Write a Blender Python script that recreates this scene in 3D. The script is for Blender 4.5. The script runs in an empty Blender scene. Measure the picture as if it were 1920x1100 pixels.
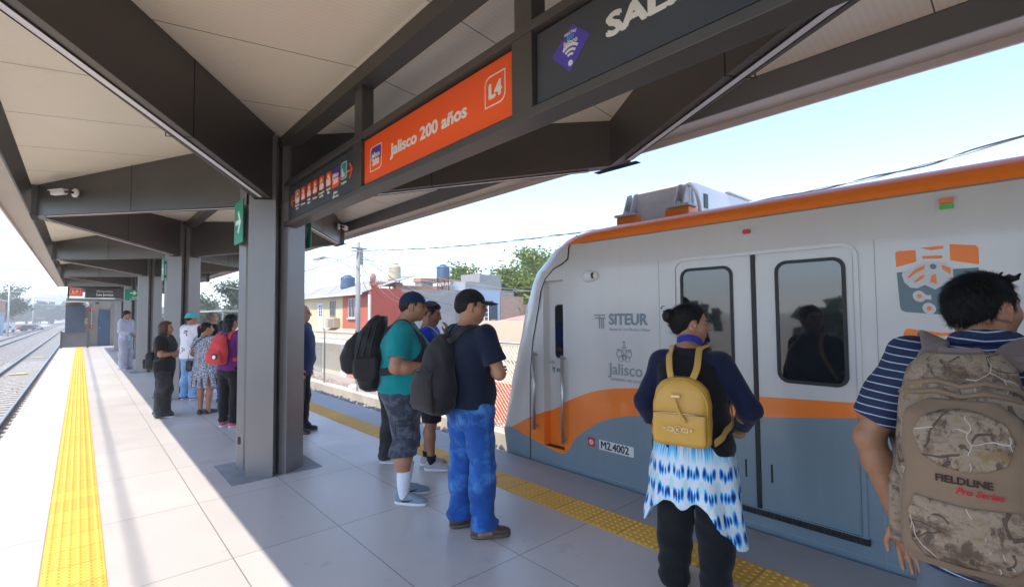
import bpy, bmesh, math, random
import numpy as np
from mathutils import Vector, Matrix, Euler

scene = bpy.context.scene
COL = scene.collection
R = math.radians

# ------------------------------------------------------------------ camera
cam_data = bpy.data.cameras.new("camera")
cam = bpy.data.objects.new("camera", cam_data)
COL.objects.link(cam)
cam_data.sensor_width = 36.0
cam_data.lens = 897.0 / 1920.0 * 36.0
cam_data.clip_start = 0.05
cam_data.clip_end = 5000.0
cam.matrix_world = Matrix(((0.74255468, -0.02238826, -0.66941117, 0.0),
                           (-0.66973399, -0.03720744, -0.74166838, 0.0),
                           (-0.00830241, 0.99905674, -0.04262274, 1.58),
                           (0, 0, 0, 1)))
scene.camera = cam

# ------------------------------------------------------------------ light
SUN_ELEV, SUN_DIR = 59.3, Vector((-1.0, -0.18, 0.0)).normalized()
world = bpy.data.worlds.new("World")
scene.world = world
world.use_nodes = True
_nt = world.node_tree
_nt.nodes.clear()
_out = _nt.nodes.new("ShaderNodeOutputWorld")
_bg = _nt.nodes.new("ShaderNodeBackground")
_sky = _nt.nodes.new("ShaderNodeTexSky")
_sky.sky_type = 'NISHITA'
_sky.sun_disc = False
_sky.sun_elevation = R(SUN_ELEV)
_sky.sun_rotation = math.atan2(SUN_DIR.x, SUN_DIR.y)
_sky.air_density = 0.85
_sky.dust_density = 0.3
_sky.ozone_density = 1.8
_bg.inputs["Strength"].default_value = 0.15
_nt.links.new(_sky.outputs["Color"], _bg.inputs["Color"])
_nt.links.new(_bg.outputs["Background"], _out.inputs["Surface"])

sun_data = bpy.data.lights.new("sun", 'SUN')
sun_data.energy = 2.1
sun_data.angle = R(0.5)
sun_data.color = (1.0, 0.93, 0.83)
sun = bpy.data.objects.new("sun", sun_data)
COL.objects.link(sun)
_d = Vector((SUN_DIR.x * math.cos(R(SUN_ELEV)), SUN_DIR.y * math.cos(R(SUN_ELEV)), math.sin(R(SUN_ELEV))))
sun.rotation_euler = _d.to_track_quat('Z', 'Y').to_euler()

scene.view_settings.view_transform = 'Standard'
scene.view_settings.look = 'None'
scene.view_settings.exposure = 1.62
scene.view_settings.gamma = 1.0
try:
    scene.cycles.use_denoising = True
    scene.cycles.max_bounces = 12
    scene.cycles.diffuse_bounces = 9
    scene.cycles.glossy_bounces = 4
    scene.cycles.transparent_max_bounces = 24
    scene.cycles.volume_bounces = 3
    scene.cycles.caustics_reflective = False
    scene.cycles.caustics_refractive = False
except Exception:
    pass

# ------------------------------------------------------------------ helpers
def srgb(r, g, b):
    f = lambda c: c / 12.92 if c <= 0.04045 else ((c + 0.055) / 1.055) ** 2.4
    return (f(r / 255.0), f(g / 255.0), f(b / 255.0))

class NT:
    """small helper to wire shader nodes"""
    def __init__(self, mat):
        self.m = mat
        mat.use_nodes = True
        self.t = mat.node_tree
        self.bsdf = next(n for n in self.t.nodes if n.type == 'BSDF_PRINCIPLED')
        self._tc = None
    def n(self, kind, **kw):
        nd = self.t.nodes.new(kind)
        for k, v in kw.items():
            setattr(nd, k, v)
        return nd
    def l(self, a, b):
        self.t.links.new(a, b)
    def coord(self, which='Object'):
        if not self._tc:
            self._tc = self.n('ShaderNodeTexCoord')
        return self._tc.outputs[which]
    def noise(self, scale, detail=4, rough=0.55, vec=None, scl=None):
        v = vec or self.coord()
        if scl:
            mp = self.n('ShaderNodeMapping')
            mp.inputs['Scale'].default_value = scl
            self.l(v, mp.inputs['Vector'])
            v = mp.outputs[0]
        nd = self.n('ShaderNodeTexNoise')
        nd.inputs['Scale'].default_value = scale
        nd.inputs['Detail'].default_value = detail
        nd.inputs['Roughness'].default_value = rough
        self.l(v, nd.inputs['Vector'])
        return nd.outputs['Fac']
    def ramp(self, fac, stops):
        r = self.n('ShaderNodeValToRGB')
        cr = r.color_ramp
        while len(cr.elements) < len(stops):
            cr.elements.new(0.5)
        for e, (p, c) in zip(cr.elements, stops):
            e.position = p
            e.color = (*c, 1) if len(c) == 3 else c
        self.l(fac, r.inputs['Fac'])
        return r.outputs['Color']
    def math(self, op, a, b=None, c=None):
        m = self.n('ShaderNodeMath', operation=op)
        for i, v in enumerate((a, b, c)):
            if v is None:
                continue
            if isinstance(v, (int, float)):
                m.inputs[i].default_value = v
            else:
                self.l(v, m.inputs[i])
        return m.outputs[0]
    def mix(self, fac, a, b, mode='MIX'):
        m = self.n('ShaderNodeMix', data_type='RGBA', blend_type=mode)
        for sock, v in ((m.inputs[0], fac), (m.inputs[6], a), (m.inputs[7], b)):
            if isinstance(v, (int, float)):
                sock.default_value = v
            elif isinstance(v, tuple):
                sock.default_value = (*v, 1) if len(v) == 3 else v
            else:
                self.l(v, sock)
        return m.outputs[2]
    def bump(self, height, strength=0.3, dist=0.01):
        b = self.n('ShaderNodeBump')
        b.inputs['Strength'].default_value = strength
        b.inputs['Distance'].default_value = dist
        self.l(height, b.inputs['Height'])
        self.l(b.outputs[0], self.bsdf.inputs['Normal'])
        return b
    def sep(self, vec=None):
        s = self.n('ShaderNodeSeparateXYZ')
        self.l(vec or self.coord(), s.inputs[0])
        return s.outputs

_mats = {}
def mat(name, col, rough=0.6, metal=0.0, var=0.12, vscale=3.0, bump=0.0, bscale=60.0, coat=0.0, emit=0.0,
        spec=0.5, detail=5, stretch=None, bdist=0.004):
    """principled material with noise-broken colour and roughness"""
    if name in _mats:
        return _mats[name]
    m = bpy.data.materials.new(name)
    t = NT(m)
    b = t.bsdf
    if var > 0:
        f = t.noise(vscale, detail, scl=stretch)
        lo = tuple(max(0, c * (1 - var)) for c in col)
        hi = tuple(min(1, c * (1 + var)) for c in col)
        c = t.ramp(f, [(0.3, lo), (0.7, hi)])
        t.l(c, b.inputs['Base Color'])
        rr = t.math('MULTIPLY_ADD', f, 0.25 * rough, rough * 0.87)
        t.l(rr, b.inputs['Roughness'])
    else:
        b.inputs['Base Color'].default_value = (*col, 1)
        b.inputs['Roughness'].default_value = rough
    b.inputs['Metallic'].default_value = metal
    b.inputs['Specular IOR Level'].default_value = spec
    if coat:
        b.inputs['Coat Weight'].default_value = coat
        b.inputs['Coat Roughness'].default_value = 0.08
    if bump > 0:
        t.bump(t.noise(bscale, 4), bump, bdist)
    if emit > 0:
        b.inputs['Emission Color'].default_value = (*col, 1)
        b.inputs['Emission Strength'].default_value = emit
    _mats[name] = m
    return m

class MB:
    """collects boxes, prisms, tubes ... and links them as ONE mesh object"""
    def __init__(self):
        self.v, self.f, self.mi, self.sm = [], [], [], []
        self.cur = 0
        self.M = None
    def add(self, vs, fs, smooth=False):
        o = len(self.v)
        if self.M is not None:
            vs = [self.M @ Vector(p) for p in vs]
        self.v += [tuple(p) for p in vs]
        for f in fs:
            self.f.append(tuple(i + o for i in f))
            self.mi.append(self.cur)
            self.sm.append(smooth)
        return self
    def box(self, x0, x1, y0, y1, z0, z1):
        vs = [(x0, y0, z0), (x1, y0, z0), (x1, y1, z0), (x0, y1, z0), (x0, y0, z1), (x1, y0, z1), (x1, y1, z1), (x0, y1, z1)]
        return self.add(vs, [(3, 2, 1, 0), (4, 5, 6, 7), (0, 1, 5, 4), (1, 2, 6, 5), (2, 3, 7, 6), (3, 0, 4, 7)])
    def bbox(self, x0, x1, y0, y1, z0, z1, b=0.01):
        """box with chamfered edges"""
        bm = bmesh.new()
        bmesh.ops.create_cube(bm, size=1.0)
        for v in bm.verts:
            v.co = Vector(((x0 + x1) / 2 + v.co.x * (x1 - x0), (y0 + y1) / 2 + v.co.y * (y1 - y0), (z0 + z1) / 2 + v.co.z * (z1 - z0)))
        bmesh.ops.bevel(bm, geom=bm.edges[:], offset=b, segments=2, affect='EDGES', profile=0.5)
        bm.verts.index_update()
        self.add([v.co.copy() for v in bm.verts], [[v.index for v in f.verts] for f in bm.faces])
        bm.free()
        return self
    def prism(self, pts, z0, z1, smooth=False):
        """pts: xy outline, counter clockwise"""
        n = len(pts)
        vs = [(p[0], p[1], z0) for p in pts] + [(p[0], p[1], z1) for p in pts]
        fs = [tuple(range(n - 1, -1, -1)), tuple(range(n, 2 * n))]
        self.add(vs, fs)
        o = len(self.v) - 2 * n
        for i in range(n):
            j = (i + 1) % n
            self.f.append((o + i, o + j, o + n + j, o + n + i)); self.mi.append(self.cur); self.sm.append(smooth)
        return self
    def hexa(self, bot, top):
        """8-point solid from two quads"""
        return self.add(list(bot) + list(top), [(3, 2, 1, 0), (4, 5, 6, 7), (0, 1, 5, 4), (1, 2, 6, 5), (2, 3, 7, 6), (3, 0, 4, 7)])
    def quad(self, a, b, c, d):
        return self.add([a, b, c, d], [(0, 1, 2, 3)])
    def tube(self, pts, r, n=8, closed=False, caps=True):
        pts = [Vector(p) for p in pts]
        rs = r if isinstance(r, (list, tuple)) else [r] * len(pts)
        vs, fs = [], []
        up = Vector((0, 0, 1))
        for i, p in enumerate(pts):
            a = pts[i - 1] if i > 0 else (pts[-1] if closed else p)
            b = pts[i + 1] if i < len(pts) - 1 else (pts[0] if closed else p)
            t = (b - a)
            if t.length < 1e-9:
                t = Vector((0, 0, 1))
            t.normalize()
            u = up if abs(t.dot(up)) < 0.95 else Vector((1, 0, 0))
            s = t.cross(u).normalized()
            w = s.cross(t).normalized()
            for k in range(n):
                an = 2 * math.pi * k / n
                vs.append(p + (s * math.cos(an) + w * math.sin(an)) * rs[i])
        m = len(pts)
        for i in range(m - 1 if not closed else m):
            j = (i + 1) % m
            for k in range(n):
                l = (k + 1) % n
                fs.append((i * n + k, i * n + l, j * n + l, j * n + k))
        if caps and not closed:
            fs.append(tuple(range(n - 1, -1, -1)))
            fs.append(tuple((m - 1) * n + k for k in range(n)))
        return self.add(vs, fs, smooth=n > 5)
    def lathe(self, prof, c=(0, 0, 0), n=20, axis='z', smooth=True):
        vs, fs = [], []
        for (r, h) in prof:
            for k in range(n):
                an = 2 * math.pi * k / n
                a, b = r * math.cos(an), r * math.sin(an)
                p = {'z': (a, b, h), 'x': (h, a, b), 'y': (a, h, -b)}[axis]
                vs.append((p[0] + c[0], p[1] + c[1], p[2] + c[2]))
        for i in range(len(prof) - 1):
            for k in range(n):
                l = (k + 1) % n
                fs.append((i * n + k, i * n + l, (i + 1) * n + l, (i + 1) * n + k))
        fs.append(tuple(range(n - 1, -1, -1)))
        fs.append(tuple((len(prof) - 1) * n + k for k in range(n)))
        return self.add(vs, fs, smooth=smooth)
    def build(self, name, m, parent=None, bevel=0.0, loc=None):
        me = bpy.data.meshes.new(name)
        me.from_pydata(self.v, [], self.f)
        ms = m if isinstance(m, (list, tuple)) else [m]
        for q in ms:
            me.materials.append(q)
        me.polygons.foreach_set('material_index', self.mi)
        me.polygons.foreach_set('use_smooth', self.sm)
        me.update()
        o = bpy.data.objects.new(name, me)
        COL.objects.link(o)
        if parent is not None:
            o.parent = parent
        if loc is not None:
            o.location = loc
        if bevel > 0:
            md = o.modifiers.new('bevel', 'BEVEL')
            md.width = bevel
            md.segments = 2
            md.limit_method = 'ANGLE'
            md.angle_limit = R(40)
        return o

def tag(o, label=None, cat=None, group=None, kind=None):
    if label: o['label'] = label
    if cat: o['category'] = cat
    if group: o['group'] = group
    if kind: o['kind'] = kind
    return o

def thing(name, label, cat, loc=(0, 0, 0), rz=0.0, group=None, scale=None):
    o = bpy.data.objects.new(name, None)
    o.empty_display_size = 0.2
    COL.objects.link(o)
    o.location = loc
    o.rotation_euler = (0, 0, rz)
    if scale:
        o.scale = scale
    return tag(o, label, cat, group)

def copy_tree(o, parent=None, kids=None):
    c = o.copy()
    COL.objects.link(c)
    if parent is not None:
        c.parent = parent
    for ch in list(o.children):
        copy_tree(ch, c)
    return c

_dg = None
def text_mesh(name, body, size, m, parent=None, M=None, bold=0.0, align='LEFT', depth=0.0015, xs=1.0, spacing=1.0, shear=0.0):
    """lettering as a real mesh: text lies in its local XY plane, M places it"""
    cu = bpy.data.curves.new(name, 'FONT')
    cu.body = body
    cu.size = size
    cu.extrude = depth
    cu.align_x = align
    cu.align_y = 'CENTER'
    cu.space_character = spacing
    cu.shear = shear
    cu.resolution_u = 3
    tmp = bpy.data.objects.new(name + '_tmp', cu)
    COL.objects.link(tmp)
    dg = bpy.context.evaluated_depsgraph_get()
    me = bpy.data.meshes.new_from_object(tmp.evaluated_get(dg))
    COL.objects.unlink(tmp)
    bpy.data.objects.remove(tmp)
    bpy.data.curves.remove(cu)
    if bold > 0:
        # heavier strokes: shifted copies, each a hair's breadth in front of the last
        bm = bmesh.new()
        src = me.copy()
        for i, (dx, dy) in enumerate(((0, 0), (1, 0), (-1, 0), (0, 0.8), (0, -0.8), (0.7, 0.6), (-0.7, -0.6))):
            c = src.copy()
            c.transform(Matrix.Translation((dx * bold, dy * bold, i * 0.00006)))
            bm.from_mesh(c)
            bpy.data.meshes.remove(c)
        bm.to_mesh(me)
        bm.free()
        bpy.data.meshes.remove(src)
    me.name = name
    me.materials.clear()
    me.materials.append(m)
    me.polygons.foreach_set('material_index', [0] * len(me.polygons))
    MM = (M or Matrix.Identity(4)) @ Matrix.Diagonal((xs, 1, 1, 1))
    me.transform(MM)
    o = bpy.data.objects.new(name, me)
    COL.objects.link(o)
    if parent is not None:
        o.parent = parent
    return o

def face_mx(origin, right, up):
    """matrix whose X is 'right' and Y is 'up' on a wall, Z pointing out"""
    r_ = Vector(right).normalized(); u_ = Vector(up).normalized(); n_ = r_.cross(u_)
    return Matrix(((r_.x, u_.x, n_.x, origin[0]), (r_.y, u_.y, n_.y, origin[1]), (r_.z, u_.z, n_.z, origin[2]), (0, 0, 0, 1)))

def rrect(w, h, r, n=5, cx=0.0, cy=0.0):
    """rounded rectangle outline; r may be one radius or four (tl, tr, br, bl)"""
    rs = r if isinstance(r, (list, tuple)) else (r, r, r, r)
    tl, tr, br, bl = rs
    out = []
    for (sx, sy, rad, a0) in ((1, 1, tr, 0), (-1, 1, tl, 90), (-1, -1, bl, 180), (1, -1, br, 270)):
        ox, oy = cx + sx * (w / 2 - rad), cy + sy * (h / 2 - rad)
        for k in range(n + 1):
            a = R(a0 + 90 * k / n)
            out.append((ox + rad * math.cos(a), oy + rad * math.sin(a)))
    return out

def flat(mb, M, pts, d0=0.0, d1=0.002):
    """a thin solid on the surface M with outline pts"""
    old = mb.M
    mb.M = M
    mb.prism(pts, d0, d1)
    mb.M = old

def ring(mb, M, outer, inner, d0=0.0, d1=0.002):
    """frame between two outlines of equal point count"""
    old = mb.M
    mb.M = M
    n = len(outer)
    vs = [(p[0], p[1], d0) for p in outer] + [(p[0], p[1], d0) for p in inner] + [(p[0], p[1], d1) for p in outer] + [(p[0], p[1], d1) for p in inner]
    fs = []
    for i in range(n):
        j = (i + 1) % n
        fs += [(2 * n + i, 2 * n + j, 3 * n + j, 3 * n + i), (i, j, 2 * n + j, 2 * n + i), (n + j, n + i, 3 * n + i, 3 * n + j), (j, i, n + i, n + j)]
    mb.add(vs, fs)
    mb.M = old
# ------------------------------------------------------------------ materials of the station
M = {}
def m_floor(name, base, tile_x, tile_y, x0, y0, tilevar=0.07, joint=0.007, rough=0.33):
    m = bpy.data.materials.new(name)
    t = NT(m)
    s = t.sep()
    jx = t.math('PINGPONG', t.math('ADD', s[0], -x0), tile_x / 2)
    jy = t.math('PINGPONG', t.math('ADD', s[1], -y0), tile_y / 2)
    j = t.math('LESS_THAN', t.math('MINIMUM', jx, jy), joint / 2)
    fx = t.math('FLOOR', t.math('DIVIDE', t.math('ADD', s[0], -x0), tile_x))
    fy = t.math('FLOOR', t.math('DIVIDE', t.math('ADD', s[1], -y0), tile_y))
    cv = t.n('ShaderNodeCombineXYZ')
    t.l(fx, cv.inputs[0]); t.l(fy, cv.inputs[1])
    wn = t.n('ShaderNodeTexWhiteNoise', noise_dimensions='2D')
    t.l(cv.outputs[0], wn.inputs['Vector'])
    big = t.noise(0.6, 5)
    fine = t.noise(90, 3)
    stain = t.noise(2.3, 8, 0.7)
    v = t.math('MULTIPLY_ADD', wn.outputs['Value'], tilevar, 1 - tilevar / 2)
    v = t.math('MULTIPLY', v, t.math('MULTIPLY_ADD', big, 0.16, 0.92))
    v = t.math('MULTIPLY', v, t.math('MULTIPLY_ADD', fine, 0.12, 0.94))
    v = t.math('MULTIPLY', v, t.math('SUBTRACT', 1.0, t.math('MULTIPLY', t.math('GREATER_THAN', stain, 0.62), 0.10)))
    vo = t.n('ShaderNodeTexVoronoi'); vo.inputs['Scale'].default_value = 1.7
    t.l(t.coord(), vo.inputs['Vector'])
    vs_ = t.n('ShaderNodeSeparateColor'); t.l(vo.outputs['Color'], vs_.inputs[0])
    gum = t.math('LESS_THAN', vo.outputs['Distance'], t.math('MULTIPLY', t.math('GREATER_THAN', vs_.outputs[0], 0.55), t.math('MULTIPLY', vs_.outputs[1], 0.055)))
    v = t.math('MULTIPLY', v, t.math('MULTIPLY_ADD', gum, -0.28, 1.0))
    scuff = t.noise(5, 3, 0.5, scl=(1.0, 9.0, 1.0))
    v = t.math('MULTIPLY', v, t.math('MULTIPLY_ADD', t.math('GREATER_THAN', scuff, 0.69), -0.06, 1.0))
    smear = t.noise(1.1, 7, 0.72)
    v = t.math('MULTIPLY', v, t.math('MULTIPLY_ADD', smear, 0.22, 0.89))
    hs = t.n('ShaderNodeMix', data_type='RGBA', blend_type='MULTIPLY')
    hs.inputs[0].default_value = 1.0
    hs.inputs[6].default_value = (*base, 1)
    t.l(v, hs.inputs[7])
    c = t.mix(j, hs.outputs[2], tuple(b * 0.42 for b in base))
    t.l(c, t.bsdf.inputs['Base Color'])
    t.l(t.math('MULTIPLY_ADD', smear, 0.45, rough - 0.19), t.bsdf.inputs['Roughness'])
    t.bump(t.math('SUBTRACT', t.math('MULTIPLY', fine, 0.05), j), 0.25, 0.002)
    return m

M['floor'] = m_floor('pale_floor_tile', (0.555, 0.51, 0.47), 0.70, 1.25, 0.78, 2.36)
M['coping'] = m_floor('grey_coping', (0.40, 0.40, 0.415), 50.0, 2.5, -20.0, 2.36, rough=0.5)
M['coping_w'] = m_floor('pale_coping', (0.53, 0.505, 0.48), 50.0, 1.25, -20.0, 2.36, rough=0.5)
M['pad'] = mat('grey_grout_pad', (0.24, 0.25, 0.28), 0.6, var=0.15, vscale=6)
def m_tactile():
    m = bpy.data.materials.new('yellow_tactile_paving')
    t = NT(m); s = t.sep()
    wn = t.n('ShaderNodeTexWhiteNoise', noise_dimensions='1D')
    t.l(t.math('FLOOR', t.math('DIVIDE', s[1], 0.3)), wn.inputs['W'])
    n = t.noise(3.5, 7, 0.7); f = t.noise(60, 4, 0.7)
    c = t.ramp(n, [(0.3, (0.84, 0.465, 0.075)), (0.7, (0.92, 0.525, 0.085))])
    v = t.math('MULTIPLY_ADD', wn.outputs['Value'], 0.16, 0.90)
    v = t.math('MULTIPLY', v, t.math('MULTIPLY_ADD', f, 0.25, 0.86))
    low = t.math('LESS_THAN', s[2], 0.0055)
    v = t.math('MULTIPLY', v, t.math('SUBTRACT', 1.0, t.math('MULTIPLY', t.math('MULTIPLY', low, n), 0.16)))
    t.l(t.mix(1.0, c, v, 'MULTIPLY'), t.bsdf.inputs['Base Color'])
    t.bsdf.inputs['Roughness'].default_value = 0.6
    return m
M['tactile'] = m_tactile()
M['joint'] = mat('dark_joint', (0.12, 0.10, 0.06), 0.9, var=0)
M['steel'] = mat('anthracite_panel', (0.095, 0.087, 0.078), 0.42, metal=0.35, var=0.06, vscale=2.0, bump=0.02, bscale=300)
M['steel_grey'] = mat('warm_grey_panel', (0.205, 0.198, 0.196), 0.36, metal=0.35, var=0.06, vscale=1.5, bump=0.02, bscale=300)
M['soffit'] = mat('beige_grey_soffit', (0.55, 0.49, 0.41), 0.5, var=0.05)
M['lip'] = mat('pale_edge_trim', (0.72, 0.62, 0.58), 0.5, var=0.05)
M['seam'] = mat('black_seam', (0.012, 0.012, 0.013), 0.8, var=0)
M['led'] = mat('white_diffuser', (0.80, 0.78, 0.84), 0.35, var=0.0)
M['concrete'] = mat('raw_concrete', (0.38, 0.36, 0.33), 0.85, var=0.2, vscale=2.0, bump=0.3, bscale=30)

def m_ceiling():
    m = bpy.data.materials.new('cream_ribbed_ceiling')
    t = NT(m)
    s = t.sep()
    rib = t.math('PINGPONG', s[1], 0.02)
    seam = t.math('LESS_THAN', t.math('PINGPONG', t.math('ADD', s[1], -2.4), 0.515), 0.004)
    n1 = t.noise(0.8, 6, 0.6)
    n2 = t.noise(2.2, 6, 0.7)
    c = t.ramp(n1, [(0.3, (0.88, 0.79, 0.63)), (0.7, (0.92, 0.85, 0.70))])
    st = t.ramp(n2, [(0.60, (0, 0, 0)), (0.74, (1, 1, 1))])
    c = t.mix(t.math('MULTIPLY', st, 0.40), c, (0.72, 0.53, 0.28))
    ribv = t.math('MULTIPLY_ADD', t.math('DIVIDE', rib, 0.02), 0.05, 0.97)
    mm = t.n('ShaderNodeMix', data_type='RGBA', blend_type='MULTIPLY')
    mm.inputs[0].default_value = 1.0
    t.l(c, mm.inputs[6]); t.l(ribv, mm.inputs[7])
    c = t.mix(seam, mm.outputs[2], (0.12, 0.10, 0.08))
    t.l(c, t.bsdf.inputs['Base Color'])
    t.bsdf.inputs['Roughness'].default_value = 0.45
    t.bump(rib, 0.25, 0.015)
    return m
M['ceiling'] = m_ceiling()

# ------------------------------------------------------------------ platform
Y0, Y1 = -9.0, 36.5
XL, XR = -0.73, 3.68
XM = 1.5
mb = MB()
mb.box(-0.147, 2.88, Y0, Y1, -1.3, 0.0)
plat = tag(mb.build('platform', M['floor']), 'pale tiled island platform', 'platform', kind='structure')
mb = MB(); mb.bbox(3.175, XR, Y0, Y1, -0.28, 0.0, 0.008); mb.box(2.88, 3.175, Y0, Y1, -0.28, -0.004)
mb.box(2.88, 3.50, Y0, Y1, -1.3, -0.28)
tag(mb.build('platform_coping', M['coping']), kind='structure')
mb = MB(); mb.bbox(XL, -0.147, Y0, Y1, -0.28, 0.0, 0.008); mb.box(XL + 0.14, -0.147, Y0, Y1, -1.3, -0.28)
tag(mb.build('platform_coping', M['coping_w']), kind='structure')

def tactile(xa, xb, ya, yb, name):
    mb = MB()
    mb.box(xa, xb, ya, yb, -0.02, 0.004)
    ncol = 6
    pitch = (xb - xa) / ncol
    y = ya + 0.025
    while y < yb:
        n = 8 if y < 9 else (6 if y < 16 else 4)
        for c in range(ncol):
            cx = xa + (c + 0.5) * pitch
            vs = [(cx + 0.0155 * math.cos(6.2832 * k / n), y + 0.0155 * math.sin(6.2832 * k / n), 0.0035) for k in range(n)]
            vs += [(cx + 0.009 * math.cos(6.2832 * k / n), y + 0.009 * math.sin(6.2832 * k / n), 0.0095) for k in range(n)]
            fs = [tuple(range(n, 2 * n))] + [(k, (k + 1) % n, n + (k + 1) % n, n + k) for k in range(n)]
            mb.add(vs, fs, smooth=False)
        y += 0.05
    mb.cur = 1
    y = math.ceil(ya / 0.3) * 0.3
    while y < yb:
        mb.box(xa, xb, y - 0.0015, y + 0.0015, 0.003, 0.0046)
        y += 0.3
    return tag(mb.build(name, [M['tactile'], M['joint']]), kind='structure')
tactile(-0.147, 0.155, 0.3, 34.2, 'tactile_paving')
tactile(2.88, 3.175, -1.2, 34.2, 'tactile_paving')

# ------------------------------------------------------------------ columns
COLY = [-0.55, 5.45, 11.45, 17.45, 23.45, 29.45]
CEIL = lambda x: 3.46 - abs(x - XM) * (0.23 / 1.985)
JX = (-0.47, 3.47)

def make_column(y):
    t = thing('canopy_column', 'tmp', 'column', (XM, y, 0))
    mb = MB()
    for sx in (-1, 1):
        for sy in (-1, 1):
            d = Vector((sx * 1.97, sy * 3.0, 0)).normalized()
            p = Vector((-d.y, d.x, 0))
            w, r0, r1 = 0.128, 0.075, 0.305
            q = [d * r0 - p * w, d * r1 - p * w, d * r1 + p * w, d * r0 + p * w]
            # keep boxes apart near the middle: trim to a wedge
            q[0] = d * 0.155 - p * w * 0.62; q[3] = d * 0.155 + p * w * 0.62
            q.insert(1, d * 0.215 - p * w); q.insert(4, d * 0.215 + p * w)
            mb.prism([(a.x, a.y) for a in q], 0.001, 2.748)
    mb.build('column_casing', M['steel_grey'], t, bevel=0.004)
    mb = MB()
    mb.prism([(0.16 * math.cos(a), 0.16 * math.sin(a)) for a in [R(22.5 + 45 * k) for k in range(8)]], 0.002, 3.42)
    mb.build('core_post', M['steel'], t)
    mb = MB()
    for sx in (-1, 1):
        for sy in (-1, 1):
            d = Vector((sx * 1.97, sy * 3.0, 0)).normalized(); p = Vector((-d.y, d.x, 0))
            for s in (-1, 1):
                a = d * 0.262 + p * s * 0.106
                q = [a + d * 0.04 - p * 0.020, a + d * 0.04 + p * 0.020, a - d * 0.04 + p * 0.020, a - d * 0.04 - p * 0.020]
                mb.prism([(v.x, v.y) for v in q[::-1]], 2.749, 3.40)
    mb.build('upper_casing', M['steel_grey'], t)
    mb = MB(); mb.box(-0.42, 0.42, -0.33, 0.47, 0.0, 0.006)
    mb.build('base_pad', M['pad'], t)
    return t
labels = {-0.55: 'grey steel canopy column behind the camera end of the platform',
          5.45: 'nearest large grey cross-shaped canopy column beside the people waiting, standing on a blue-grey pad',
          11.45: 'grey canopy column behind the man in the turquoise hat',
          17.45: 'grey canopy column just behind the girl with long brown hair',
          23.45: 'grey canopy column right behind the boy in the pale hoodie',
          29.45: 'farthest grey canopy column before the equipment cabin'}
col0 = None
for y in COLY:
    c = make_column(y) if col0 is None else copy_tree(col0)
    col0 = col0 or c
    c.location = (XM, y, 0)
    tag(c, labels[y], 'column', 'canopy columns')
# service opening low on the nearest column
_d = Vector((-1.97, 3.0, 0)).normalized(); _p = Vector((-_d.y, -_d.x * -1, 0))
_n = Vector((-_d.y, _d.x, 0)); _n = _n if _n.y < 0 else -_n
near_col = next(o for o in bpy.data.objects if o.name.startswith('canopy_column') and abs(o.location.y - 5.45) < 0.01)
mb = MB(); mb.M = face_mx(_d * 0.265 + _n * 0.1285 + Vector((0, 0, 0.30)), Vector((0, 0, 1)).cross(_n), (0, 0, 1)); mb.prism(rrect(0.035, 0.075, 0.003, 2), 0, 0.002); mb.M = None
mb.build('service_opening', M['seam'], near_col)
# ------------------------------------------------------------------ canopy
canopy = thing('platform_canopy', 'long dark steel platform canopy with cream ceiling and zigzag beams', 'canopy', (0, 0, 0))
mb = MB()
x0, x1 = -0.485, 3.485
YA, YB = -9.0, 32.3
for (xa, xb) in ((x0, XM), (XM, x1)):
    za, zb = CEIL(xa), CEIL(xb)
    mb.add([(xa, YA, za), (xb, YA, zb), (xb, YB, zb), (xa, YB, za), (xa, YA, za + 0.05), (xb, YA, zb + 0.05), (xb, YB, zb + 0.05), (xa, YB, za + 0.05)],
           [(3, 2, 1, 0), (4, 5, 6, 7), (0, 1, 5, 4), (1, 2, 6, 5), (2, 3, 7, 6), (3, 0, 4, 7)])
mb.build('ceiling', M['ceiling'], canopy)
mb = MB()
mb.box(-0.80, 3.80, YA, YB, 3.58, 3.64)
mb.build('roof_deck', M['soffit'], canopy)
for s in (-1, 1):
    f = lambda x: XM + s * (x - XM)
    def strip(pts, name, m):
        mb = MB()
        n = len(pts)
        vs = [(f(p[0]), YA, p[1]) for p in pts] + [(f(p[0]), YB, p[1]) for p in pts]
        fs = [(i, (i + 1) % n, n + (i + 1) % n, n + i) for i in range(n)] + [tuple(range(n)), tuple(range(2 * n - 1, n - 1, -1))]
        mb.add(vs, fs)
        return mb.build(name, m, canopy)
    strip([(3.487, 3.225), (3.57, 3.092), (3.585, 3.092), (3.585, 3.57), (3.487, 3.57)], 'fascia', M['steel'])
    strip([(3.587, 3.092), (3.812, 3.102), (3.812, 3.57), (3.587, 3.57)], 'soffit', M['soffit'])
    strip([(3.814, 3.050), (3.834, 3.050), (3.834, 3.60), (3.814, 3.60)], 'edge_trim', M['lip'])
mb = MB()
mb.box(1.52, 1.645, YA, YB, 3.335, 3.45)
mb.box(1.512, 1.653, YA, YB, 3.325, 3.337)
mb.build('ridge_beam', M['steel'], canopy)

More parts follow.
